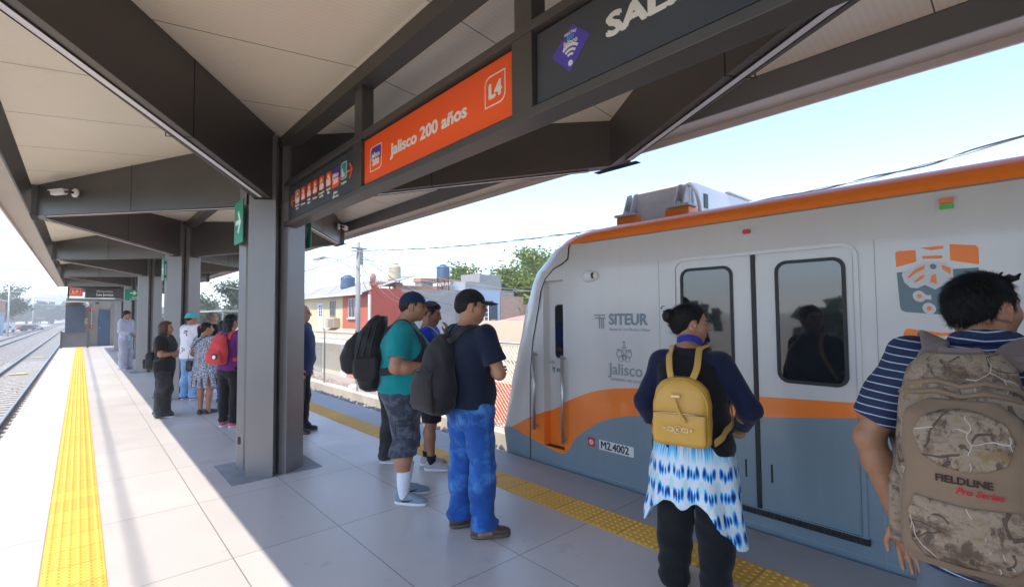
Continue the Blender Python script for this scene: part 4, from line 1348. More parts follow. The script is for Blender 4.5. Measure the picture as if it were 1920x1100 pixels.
mb.build('side_wall', M['redwall'], house)
mb = MB(); mb.box(X - 0.03, X - 0.021, 26.12, 30.0, -2.3, 2.9); mb.build('front_wall', M['salmon'], house)
def corrugated(mb, y0, y1, xa, za, xb, zb, pitch=0.22, amp=0.03):
    n = int((y1 - y0) / pitch) * 4
    vs = []
    for k in range(n + 1):
        y = y0 + (y1 - y0) * k / n
        h = amp * math.sin(2 * math.pi * (y - y0) / pitch)
        vs += [(xa, y, za + h), (xb, y, zb + h), (xa, y, za + h - 0.03), (xb, y, zb + h - 0.03)]
    fs = []
    for k in range(n):
        a = 4 * k
        fs += [(a, a + 4, a + 5, a + 1), (a + 2, a + 3, a + 7, a + 6), (a, a + 2, a + 6, a + 4), (a + 1, a + 5, a + 7, a + 3)]
    mb.add(vs, fs)
mb = MB(); corrugated(mb, 26.3, 40.7, X - 0.45, 2.90, 15.6, 4.05); rf = mb.build('roof', M['sheet'], house)
mb = MB(); mb.box(X - 0.46, X - 0.42, 26.3, 40.7, 2.78, 2.92); mb.build('gutter', M['whitewall'], rf)
mb = MB(); mb.box(X - 0.09, X + 0.05, 26.0, 26.25, 0.70, 2.78); mb.build('corner_post', M['whitewall'], house)
# upper door with small panes
mb = MB(); mb.bbox(X - 0.05, X + 0.01, 33.25, 34.3, 0.45, 2.45, 0.01); d = mb.build('door', M['whitewall'], house)
for i in range(2):
    for j in range(4):
        mb = MB(); mb.box(X - 0.056, X - 0.045, 33.45 + 0.36 * i, 33.70 + 0.36 * i, 1.55 + 0.2 * j, 1.70 + 0.2 * j); mb.build('pane', M['darkglass'], d)
window_x(house, X, 31.2, 32.1, 1.5, 2.53, M['grey_render'], 1)
window_x(house, X - 0.03, 28.05, 29.05, 1.42, 2.62, M['whitewall'], 1)
mb = MB(); mb.box(X - 0.14, X - 0.03, 27.95, 29.15, 1.34, 1.41); mb.build('sill', M['whitewall'], house)
# balcony and awning
mb = MB(); mb.box(X - 1.1, X, 32.3, 40.4, -0.15, 0.30); mb.build('balcony_slab', M['whitewall'], house)
mb = MB(); mb.box(X - 1.08, X - 1.05, 32.3, 40.4, 1.30, 1.34)
for k in range(41):
    y = 32.35 + 0.2 * k; mb.box(X - 1.075, X - 1.055, y - 0.008, y + 0.008, 0.30, 1.30)
mb.build('balcony_railing', M['whitewall'], house)
mb = MB(); corrugated(mb, 26.0, 32.3, X - 1.1, 0.20, X, 0.75, 0.25, 0.035); mb.build('awning_tiles', M['tile'], house)
mb = MB(); mb.box(X - 1.12, X - 1.0, 25.9, 32.3, -0.12, 0.14); mb.box(X - 1.0, X, 25.9, 32.3, -0.12, -0.05); mb.build('awning_beam', M['whitewall'], house)
# ground floor
mb = MB(); mb.box(X - 0.06, X + 0.01, 33.6, 34.9, -2.25, -0.40); mb.build('door', M['grey_render'], house)
mb = MB(); mb.box(X - 0.07, X - 0.02, 29.75, 30.2, -2.3, -0.2); mb.box(X - 0.10, X - 0.02, 29.2, 29.74, -2.3, -0.35); mb.build('pilaster', M['whitewall'], house)
window_x(house, X - 0.03, 27.7, 28.75, -1.2, -0.17, M['whitewall'], 4)
mb = MB(); mb.bbox(X - 0.42, X - 0.02, 30.5, 31.85, 0.78, 1.42, 0.03); ac = mb.build('air_conditioner', M['tile'])
tag(ac, 'tan boxy air conditioner on the awning in front of the yellow upper floor', 'air conditioner')
mb = MB()
for k in range(12): mb.box(X - 0.432, X - 0.42, 30.56, 31.4, 0.83 + 0.045 * k, 0.85 + 0.045 * k)
mb.build('grille', M['grey_render'], ac)

# grey house and its neighbours, one behind another
h2 = thing('grey_house', 'flat-roofed house of bare grey cement right of the red gable', 'house', (0, 0, 0))
mb = MB(); mb.box(14.42, 18.45, 26.0, 31.5, -2.3, 3.14); mb.build('wall', M['grey_render'], h2)
mb = MB(); mb.box(14.42, 18.45, 26.7, 26.9, 3.14, 3.42); mb.box(13.0, 15.2, 27.2, 27.35, 3.35, 3.62); mb.build('parapet', M['terracotta'], h2)
mb = MB(); mb.box(17.9, 18.5, 26.2, 28, 3.14, 3.5); mb.build('stair_head', M['tile'], h2)
h3 = thing('white_roof_house', 'house with a white roof room and a grey block beside it', 'house', (0, 0, 0))
mb = MB(); mb.box(18.47, 24.0, 26.4, 32, -2.3, 3.2); mb.build('wall', M['grey_render'], h3)
mb = MB(); mb.box(18.6, 19.6, 26.5, 29, 3.2, 3.78); mb.build('roof_room', M['whitewall'], h3)
mb = MB(); mb.box(19.61, 22.1, 26.45, 29.5, 3.2, 3.82); mb.build('roof_block', M['grey_render'], h3)
mb = MB(); mb.box(21.4, 23.3, 27.0, 29.2, 3.2, 4.45); mb.box(21.2, 21.4, 26.95, 29.2, 3.2, 4.52); mb.build('chimney_wall', M['grey_render'], h3)
mb = MB(); mb.box(19.9, 22.3, 26.0, 26.38, -2.3, 3.22); mb.build('blue_wall', M['bluewall'], h3)
h4 = thing('brick_house', 'unfinished brick building under the big tree', 'house', (0, 0, 0))
mb = MB(); mb.box(22.35, 24.6, 26.0, 26.35, -2.3, 2.85); mb.box(24.62, 28.5, 26.1, 30, -2.3, 2.3); mb.build('wall', M['brick'], h4)
mb = MB(); mb.box(20.1, 27.0, 33.0, 34.0, -2.3, 4.2); mb.cur = 1; mb.box(20.0, 27.1, 32.9, 34.1, 4.2, 4.5)
tag(mb.build('terracotta_house', [M['grey_render'], M['terracotta']]), 'rear building with a terracotta brick top edge below the tree', 'house')
# lean-to roof and cream boundary wall
cw = thing('boundary_wall', 'long cream wall with an orange-red base behind the fence', 'wall', (0, 0, 0))
mb = MB(); mb.box(9.0, 9.2, -12, 12.3, -0.38, 1.38); mb.build('upper_wall', M['cream_wall'], cw)
mb = MB(); mb.box(8.985, 9.2, -12, 12.31, -2.0, -0.38); mb.build('plinth', M['plinth'], cw)
mb = MB(); corrugated(mb, -6, 11.8, 9.25, 1.25, 12.0, 1.66, 0.2, 0.02)
ln = tag(mb.build('lean_to_roof', M['pinksheet']), 'rusty pink corrugated lean-to roof behind the cream wall', 'roof')
mb = MB(); mb.box(11.8, 12.0, -6, 11.7, -2.25, 1.6); mb.box(9.3, 9.4, 11.55, 11.7, -2.25, 1.3); mb.build('support', M['grey_render'], ln)

# water tanks
def tank(loc, r, h, m, label, group='rooftop water tanks'):
    t = thing('water_tank', label, 'water tank', loc, 0, group)
    mb = MB()
    prof = [(r * 0.97, 0), (r, 0.03 * h)]
    for k in range(8):
        z = 0.06 + 0.085 * k
        prof += [(r, z * h), (r * 0.975, (z + 0.02) * h), (r * 0.975, (z + 0.03) * h), (r, (z + 0.05) * h)]
    prof += [(r, 0.76 * h), (r * 0.93, 0.83 * h), (r * 0.62, 0.90 * h), (r * 0.55, 0.92 * h)]
    mb.lathe(prof, (0, 0, 0), 24)
    mb.build('body', m, t)
    mb = MB(); mb.lathe([(r * 0.5, 0.90 * h), (r * 0.52, 0.97 * h), (r * 0.4, 1.0 * h)], (0, 0, 0), 18); mb.build('lid', m, t)
    return t
def stand(t, r, z, m):
    mb = MB()
    for k in range(4):
        a = 0.785 + 1.57 * k
        x, y = r * 0.8 * math.cos(a), r * 0.8 * math.sin(a)
        mb.tube([(x * 1.1, y * 1.1, -z), (x, y, -0.03)], 0.035, 6)
    for k in range(4):
        a, b = 0.785 + 1.57 * k, 0.785 + 1.57 * (k + 1)
        mb.tube([(r * 0.85 * math.cos(a), r * 0.85 * math.sin(a), -z * 0.85), (r * 0.8 * math.cos(b), r * 0.8 * math.sin(b), -0.1)], 0.02, 5)
    mb.lathe([(r * 1.05, -0.05), (r * 1.05, 0.0)], (0, 0, 0), 16)
    mb.build('stand', m, t)
t1 = tank((15.0, 27.9, 3.82), 0.40, 1.07, M['tank_cream'], 'cream water tank on a stand above the red gable'); stand(t1, 0.40, 0.70, M['rust'])
t2 = tank((17.75, 26.45, 3.97), 0.44, 0.90, M['tank_blue'], 'navy water tank on a rusty stand above the grey house'); stand(t2, 0.44, 0.83, M['rust'])
tank((13.9, 32.6, 3.45), 0.5, 0.95, M['tank_blue'], 'dark water tank half hidden behind the pale sheet roof')
t3 = tank((20.75, 25.3, 1.27), 0.56, 1.22, M['tank_black'], 'large black water tank low beside the pale blue wall'); stand(t3, 0.56, 3.5, M['rust'])
mb = MB()
for dx in (-0.14, 0.14): mb.tube([(20.1 + dx * 0.7, 24.85 - dx * 0.7, -2.25), (20.1 + dx * 0.7, 24.85 - dx * 0.7, 2.2)], 0.02, 6)
for k in range(14):
    mb.tube([(20.1 - 0.098, 24.85 + 0.098, -1.9 + 0.3 * k), (20.1 + 0.098, 24.85 - 0.098, -1.9 + 0.3 * k)], 0.014, 5)
tag(mb.build('ladder', M['white']), 'thin white ladder leaning by the black water tank', 'ladder')
# dish aerial
t = thing('satellite_dish', 'small reddish satellite dish on the roof edge above the red house', 'dish', (12.9, 26.35, 3.35), 0.5)
mb = MB(); mb.lathe([(0.02, 0.0), (0.15, 0.03), (0.26, 0.09), (0.32, 0.15), (0.31, 0.155), (0.25, 0.10), (0.14, 0.045), (0.02, 0.02)], (0, 0, 0.42), 18, 'y'); mb.build('reflector', M['pinksheet'], t)
mb = MB(); mb.tube([(0, 0, -0.4), (0, 0, 0.42)], 0.03, 6); mb.tube([(0, 0.02, 0.3), (0, 0.35, 0.42)], 0.012, 5); mb.build('mast', M['grey_render'], t)
# thin aerial rods on the roofs
for (x, y, z0_, z1_, lab) in ((13.4, 26.6, 3.2, 5.1, 'thin rod rising from the red house roof'), (15.6, 26.5, 3.2, 5.35, 'thin rod standing between the cream and the navy tank'),
                              (17.0, 27.2, 3.2, 5.4, 'thin rod just left of the navy tank'), (18.2, 26.6, 3.2, 4.9, 'short rod just right of the navy tank')):
    mb = MB(); mb.tube([(x, y, z0_), (x, y, z1_)], 0.014, 5); mb.tube([(x - 0.12, y, z1_ - 0.1), (x + 0.12, y, z1_ - 0.1)], 0.008, 4)
    tag(mb.build('aerial_rod', M['grey_render']), lab, 'aerial', 'thin rods on the roofs')

# utility pole with street lamp
px, py = 7.62, 16.95
pole = thing('utility_pole', 'tall grey concrete utility pole with a street lamp arm behind the fence', 'utility pole', (px, py, 0))
mb = MB(); mb.tube([(0, 0, -1.6), (0, 0, 4.30)], [0.115, 0.080], 8); mb.build('shaft', mat('pale_pole_concrete', (0.30, 0.29, 0.28), 0.8, var=0.15, vscale=2), pole)
mb = MB(); mb.tube([(0, 0.05, 3.25), (0, 0.9, 3.50), (0, 1.9, 3.80), (0, 2.7, 3.96), (0, 3.3, 4.02)], 0.026, 8); arm = mb.build('lamp_arm', M['galv'], pole)
mb = MB(); mb.bbox(-0.11, 0.11, 3.25, 4.45, 4.00, 4.09, 0.035); mb.cur = 1; mb.box(-0.09, 0.09, 3.6, 4.38, 3.985, 4.001); mb.build('lamp_head', [M['galv'], M['led']], arm)
mb = MB()
for k, z in enumerate((3.62, 3.72, 3.82, 3.92, 4.02)):
    mb.lathe([(0.03, -0.05), (0.05, -0.02), (0.035, 0.0), (0.05, 0.02), (0.03, 0.05)], (0.13, -0.06, z - 0.05), 8)
mb.box(0.05, 0.16, -0.08, -0.04, 3.45, 4.05); mb.box(-0.3, 0.3, -0.1, -0.06, 4.02, 4.08)
mb.build('insulators', M['grey_render'], pole)
mb = MB(); mb.bbox(-0.35, 0.25, -0.32, 0.16, -1.35, -0.92, 0.09); tag(mb.build('sack', M['whitewall']), 'pale sack lying at the foot of the utility pole', 'sack'); bpy.data.objects['sack'].location = (px - 0.05, py - 0.15, 0)

M['cable'] = mat('black_cable', (0.05, 0.05, 0.055), 0.6, var=0.1)
M['cable2'] = mat('pale_service_wire', (0.45, 0.44, 0.42), 0.6, var=0.1)
def sag(a, b, s, n=16):
    a, b = Vector(a), Vector(b)
    return [a.lerp(b, k / n) - Vector((0, 0, s * 4 * (k / n) * (1 - k / n))) for k in range(n + 1)]
# twisted overhead cable parallel to the train
P = [(7.2, 16.9, 3.95), (7.2, 15.5, 3.783), (7.2, 10, 3.33), (7.2, 5.2, 3.135), (7.2, 2.73, 3.16), (7.2, 1.0, 3.24), (7.2, 0.06, 3.371), (7.2, -3, 3.75), (7.2, -8, 4.4)]
from mathutils import geometry as _geo
line = []
pts = [Vector(p) for p in P]
for i in range(len(pts) - 1):
    a, b = pts[i], pts[i + 1]
    ta = (pts[min(i + 1, len(pts) - 1)] - pts[max(i - 1, 0)]) * 0.5
    tb = (pts[min(i + 2, len(pts) - 1)] - pts[i]) * 0.5
    m_ = max(6, int((b - a).length / 0.06))
    for k in range(m_):
        u = k / m_
        h00, h10, h01, h11 = 2 * u**3 - 3 * u**2 + 1, u**3 - 2 * u**2 + u, -2 * u**3 + 3 * u**2, u**3 - u**2
        line.append(a * h00 + ta * h10 + b * h01 + tb * h11)
oc = thing('overhead_cable', 'thick twisted overhead cable running above the train', 'cable')
for s, mm in ((0, M['cable']), (1, M['cable2'])):
    mb = MB(); mb.tube([p + Vector((math.cos(k * 0.35 + s * 3.14), 0, math.sin(k * 0.35 + s * 3.14))) * 0.012 for k, p in enumerate(line)], 0.010, 5)
    mb.build('strand', mm, oc)
wr = random.Random(3)
ends = [((12.6, 25.95, 2.75), .35), ((14.6, 25.95, 2.3), .4), ((16.4, 25.95, 1.6), .4), ((13.2, 25.9, 2.6), .3), ((17.5, 25.9, 2.9), .5), ((21.0, 25.9, 3.1), .6), ((19.0, 25.9, 2.2), .6),
        ((24.0, 20.0, 3.6), .8), ((26.0, 16.0, 2.9), .6), ((26, 12, 4.4), .6), ((12.2, 33.0, 2.85), .3), ((12.3, 38.0, 2.9), .4), ((7.6, 46.0, 5.4), .9), ((7.4, 46.0, 5.0), .9), ((7.7, 46.0, 4.6), .9)]
for k, (e, s) in enumerate(ends):
    mb = MB(); mb.tube(sag((px + wr.uniform(-.1, .1), py, 3.5 + 0.08 * (k % 7)), e, s), 0.010 if k < 12 else 0.013, 5)
    tag(mb.build('service_wire', M['cable2'] if k % 3 else M['cable']), 'thin wires fanning out from the utility pole to the houses', 'wire', 'service wires from the utility pole')
# railway overhead wires on the sunny side
for (x, z, r_, lab) in ((-4.95, 9.0, 0.018, 'upper overhead wire above the sunlit railway track'), (-2.6, 4.6, 0.003, 'lower contact wire above the sunlit railway track')):
    mb = MB(); mb.tube([(x, -40 + 6 * k, z - (0.10 * math.sin(k * 0.6) if r_ > 0.02 else 0)) for k in range(60)], r_, 6)
    tag(mb.build('overhead_wire', M['cable']), lab, 'wire')

# ------------------------------------------------------------------ trees
def m_leaf(name, a, b):
    m = bpy.data.materials.new(name)
    t = NT(m)
    g = t.n('ShaderNodeNewGeometry')
    c = t.ramp(g.outputs['Random Per Island'], [(0.0, a), (0.6, b), (1.0, tuple(min(1, x * 1.35) for x in b))])
    t.l(c, t.bsdf.inputs['Base Color'])
    t.bsdf.inputs['Roughness'].default_value = 0.6
    tr = t.n('ShaderNodeBsdfTranslucent')
    t.l(c, tr.inputs['Color'])
    mx = t.n('ShaderNodeMixShader'); mx.inputs[0].default_value = 0.35
    t.l(t.bsdf.outputs[0], mx.inputs[1]); t.l(tr.outputs[0], mx.inputs[2])
    out = next(n for n in t.t.nodes if n.type == 'OUTPUT_MATERIAL')
    t.l(mx.outputs[0], out.inputs[0])
    return m
M['leaf'] = m_leaf('fresh_green_leaf', (0.085, 0.125, 0.018), (0.20, 0.26, 0.04))
M['leaf_d'] = m_leaf('dark_green_leaf', (0.035, 0.06, 0.02), (0.07, 0.11, 0.035))
M['leaf_dry'] = m_leaf('dry_olive_leaf', (0.12, 0.11, 0.04), (0.22, 0.20, 0.08))
M['bark'] = mat('grey_bark', (0.16, 0.13, 0.10), 0.9, var=0.3, vscale=6, bump=0.4, bscale=25)
def tree(loc, H, W, seed, label, leaf, nleaf=2600, ls=0.13, group=None, trunk_h=0.3, name='tree', cat='tree', flat_=0.75):
    rr = random.Random(seed)
    t = thing(name, label, cat, loc, 0, group)
    mb = MB(); tips = []
    def branch(p, d, L, r, lev):
        n = 4
        pts, rs = [p], [r]
        q, dd = p, d.normalized()
        for k in range(n):
            dd = (dd + Vector((rr.uniform(-.25, .25), rr.uniform(-.25, .25), rr.uniform(-.08, .2)))).normalized()
            q = q + dd * (L / n)
            pts.append(q); rs.append(max(0.008, r * (1 - 0.6 * (k + 1) / n)))
            if lev >= 2: tips.append(q)
        mb.tube(pts, rs, 6 if lev < 2 else 4)
        if lev < 3:
            for k in range(rr.randint(3, 5) if lev else rr.randint(5, 7)):
                base = pts[rr.randint(2, n)]
                a = rr.uniform(0, 6.28)
                up = rr.uniform(0.1, 0.8)
                nd = Vector((math.cos(a), math.sin(a), up)) * 0.8 + dd * 0.5
                branch(base, nd, L * rr.uniform(0.5, 0.75), r * 0.45, lev + 1)
    branch(Vector((0, 0, 0)), Vector((rr.uniform(-.1, .1), rr.uniform(-.1, .1), 1)), H * trunk_h * 1.3, 0.045 * H * 0.6, 0)
    # fit to the wanted size
    zs = max(p.z for p in tips); rs_ = max(math.hypot(p.x, p.y) for p in tips)
    fz, fr = (H * 0.96) / zs, (W * 0.5) / rs_
    mb.v = [(v[0] * fr, v[1] * fr, v[2] * fz) for v in mb.v]
    mb.build('trunk', M['bark'], t)
    tips = [Vector((p.x * fr, p.y * fr, p.z * fz)) for p in tips]
    lv, lf = [], []
    per = max(1, nleaf // len(tips))
    for p in tips:
        cr = rr.uniform(0.35, 1.0) * W * 0.085
        for k in range(int(per * rr.uniform(0.4, 1.6))):
            o = Vector((rr.gauss(0, 1), rr.gauss(0, 1), rr.gauss(0, 0.6))) * cr
            c = p + o
            s = ls * rr.uniform(0.6, 1.4)
            u = Vector((rr.gauss(0, 1), rr.gauss(0, 1), rr.gauss(0, 0.5))).normalized()
            w = u.cross(Vector((rr.gauss(0, 1), rr.gauss(0, 1), rr.gauss(0, 1)))).normalized()
            i = len(lv)
            lv += [c - u * s, c + w * s * 0.5, c + u * s, c - w * s * 0.5]
            lf.append((i, i + 1, i + 2, i + 3))
    m2 = MB(); m2.add(lv, lf); m2.build('crown', leaf, t)
    return t
tree((28.0, 30.2, -2.3), 9.9, 12.0, 11, 'large light green tree rising behind the rooftops beside the train nose', M['leaf'], 26000, 0.18, trunk_h=0.34)
tree((26.0, 35.2, -2.3), 9.0, 7.5, 5, 'smaller light green tree left of the large one behind the rooftops', M['leaf'], 13000, 0.17, trunk_h=0.34)
tree((28.5, 26.8, -2.3), 7.0, 8.0, 21, 'lower green tree hanging over the brick building', M['leaf'], 12000, 0.16)
tree((15.6, 24.2, -2.3), 3.8, 1.8, 9, 'dry thin bush in front of the grey cement wall', M['leaf_dry'], 900, 0.06, name='bush', cat='bush')
tree((18.8, 39.5, -2.3), 7.2, 4.0, 31, 'distant treetop behind the grey house', M['leaf_d'], 1500, 0.15)
tree((13.8, 64.0, -2.3), 8.4, 7.5, 41, 'dark green tree visible between the far columns', M['leaf_d'], 4000, 0.2)
tree((11.5, 75.0, -2.3), 7.0, 8.0, 43, 'second dark tree farther along behind the far columns', M['leaf_d'], 3000, 0.2)
# pale building and railings seen between the columns
mb = MB(); mb.box(10.2, 16, 40.8, 46, -2.3, 3.0); mb.cur = 1; mb.box(10.1, 10.25, 40.75, 46, 1.9, 2.05); mb.box(10.19, 10.21, 41.6, 44.5, -1.2, 1.7)
tag(mb.build('white_house', [M['whitewall'], M['grey_render']]), 'whitewashed building seen between the columns above the waiting group', 'house')
mb = MB()
mb.box(9.0, 13.5, 47, 60, 2.0, 2.12)
for (x, y) in ((9.1, 47.2), (9.1, 53), (9.1, 59.5), (13.3, 47.2), (13.3, 59.5)): mb.box(x - 0.05, x + 0.05, y - 0.05, y + 0.05, -2.3, 2.0)
tag(mb.build('carport', M['sheet']), 'flat pale carport roof behind the far columns', 'carport')

# far left side: hut, trees, vehicles, hills
mb = MB(); mb.box(-20, -10.4, 120, 128, -1.5, 2.3); mb.cur = 1; mb.box(-20.2, -10.2, 119.8, 128.2, 2.3, 2.5)
tag(mb.build('trackside_hut', [M['bluewall'], M['sheet']]), 'low pale blue hut beside the tracks at the far left', 'hut')
mb = MB(); mb.box(-26, -12.0, 136, 150, -1.5, 5.0); mb.cur = 1; mb.box(-26.3, -11.7, 135.7, 150.3, 5.0, 5.4)
tag(mb.build('warehouse', [M['terracotta'], M['sheet']]), 'brick-coloured warehouse behind the far trackside hut', 'warehouse')
for i, (x, y, h, w, sd) in enumerate(((-19.5, 131, 10.0, 8, 51), (-13.2, 158, 11.0, 9, 52), (-16, 185, 12, 11, 53))):
    tree((x, y, -1.5), h, w, sd, ['hazy tree beside the far left hut', 'hazy tree just right of the brick warehouse', 'paler tree farther back along the left track'][i], M['leaf_d'], 2600, 0.30)
def car(loc, rz, m, label, kind=0):
    t = thing('parked_car', label, 'car', loc, rz, 'vehicles parked beside the far track')
    L, W_, H_ = (4.6, 1.8, 1.5) if kind == 0 else (5.2, 1.95, 2.2)
    mb = MB()
    if kind == 0:
        prof = [(-2.3, 0.35), (2.3, 0.35), (2.28, 0.75), (1.5, 0.88), (0.85, 1.42), (-1.0, 1.46), (-1.7, 0.95), (-2.28, 0.88)]
    else:
        prof = [(-2.6, 0.4), (2.6, 0.4), (2.55, 1.0), (1.9, 1.2), (1.3, 2.1), (-2.55, 2.15)]
    n = len(prof)
    vs = [(a, -W_ / 2, b) for a, b in prof] + [(a, W_ / 2, b) for a, b in prof]
    mb.add(vs, [tuple(range(n)), tuple(range(2 * n - 1, n - 1, -1))] + [(i, n + i, n + (i + 1) % n, (i + 1) % n) for i in range(n)])
    mb.build('body', m, t, bevel=0.05)
    for sx in (-1.45, 1.45):
        for sy in (-1, 1):
            mb = MB(); mb.lathe([(0.33, -0.1), (0.33, 0.1)], (sx, sy * (W_ / 2 - 0.08), 0.33), 14, 'y'); mb.build('wheel', M['black'], t)
    mb = MB(); mb.box(-0.9, 0.7, -W_ / 2 - 0.004, W_ / 2 + 0.004, 0.95, 1.32); mb.build('side_window', M['darkglass'], t)
    return t
car((-12.2, 150, -1.5), 1.2, M['white'], 'white van parked by the far left track', 1)
car((-9.9, 163, -1.5), 0.9, mat('dusty_maroon_paint', (0.16, 0.06, 0.05), 0.4, var=0.1), 'dusty maroon car between the two white vehicles', 0)
car((-8.6, 166, -1.5), 0.4, M['whitewall'], 'pale blue-white car parked closest to the far track', 0)
# catenary masts
for i, (x, y) in enumerate(((-8.6, 62), (-8.6, 112), (4.6, 210), (3.0, 260), (-8.8, 170))):
    mb = MB(); mb.tube([(x, y, -1.5), (x, y, 7.0)], 0.12, 6); mb.tube([(x, y, 5.8), (x + (5.5 if x < 0 else -4), y, 6.1)], 0.05, 5); mb.tube([(x, y, 4.9), (x + (5.5 if x < 0 else -4), y, 4.8)], 0.04, 5)
    tag(mb.build('catenary_mast', M['galv']), 'thin overhead line mast standing beside the far tracks', 'mast', 'masts along the far tracks')
# distant tree belt and hills
def belt(name, y, xa, xb, zb, h, n, seed, m, kind, label=None):
    rr = random.Random(seed)
    mb = MB()
    for k in range(n):
        x = rr.uniform(xa, xb); yy = y + rr.uniform(-25, 25); s = rr.uniform(0.5, 1.0) * h
        for q in range(26):
            a, b = rr.uniform(0, 6.28), rr.uniform(-0.4, 1.2)
            c = Vector((x + s * 0.55 * math.cos(a) * rr.random(), yy + s * 0.55 * math.sin(a) * rr.random(), zb + s * (0.35 + 0.45 * rr.random())))
            e = s * rr.uniform(0.10, 0.22)
            u = Vector((rr.gauss(0, 1), rr.gauss(0, 1), rr.gauss(0, 1))).normalized(); w = u.orthogonal().normalized(); v = u.cross(w)
            mb.add([c + w * e, c + v * e, c - w * e, c - v * e], [(0, 1, 2, 3)])
            mb.add([c + u * e, c + v * e * 0.9, c - u * e, c - v * e * 0.9], [(0, 1, 2, 3)])
        mb.tube([(x, yy, zb), (x, yy, zb + s * 0.6)], 0.03 * s, 5)
    return tag(mb.build(name, m), label, None, None, kind)
belt('tree_belt', 330, -60, 40, -2.3, 13, 60, 61, M['leaf_d'], 'stuff')
belt('tree_belt', 300, 2, 24, -2.3, 14, 22, 62, M['leaf_d'], 'stuff')
belt('tree_belt', 60, -46, -26, -1.5, 5, 18, 63, M['leaf_d'], 'stuff')
belt('tree_belt', 5, -44, -26, -1.5, 5.0, 20, 64, M['leaf_d'], 'stuff')
belt('tree_belt', 170, 20, 120, -2.3, 10, 60, 65, M['leaf_d'], 'stuff')
mb = MB()
hr = random.Random(4)
hp = []
N = 60
for k in range(N + 1):
    x = -850 + 1700 * k / N
    hp.append((x, 850 + 30 * math.sin(k), 10 + 16 * math.exp(-((x + 40) / 130) ** 2) + 6 * math.sin(k * 0.7) + 4 * math.sin(k * 1.9 + 1)))
vs = []
for (x, y, z) in hp:
    vs += [(x, y - 300, -2.4), (x, y - 90, z * 0.55), (x, y, z), (x, y + 200, -2.4)]
mb.add(vs, [(4 * k + j, 4 * (k + 1) + j, 4 * (k + 1) + j + 1, 4 * k + j + 1) for k in range(N) for j in range(3)], smooth=True)
tag(mb.build('hills', M['leaf_d'] and mat('dry_hillside', (0.13, 0.14, 0.07), 0.95, var=0.3, vscale=0.02)), kind='structure')
# ------------------------------------------------------------------ smooth solids for bodies, clothes and bags
from mathutils.bvhtree import BVHTree

def _pad(p, n=3):
    return np.asarray(p, dtype=np.float32)

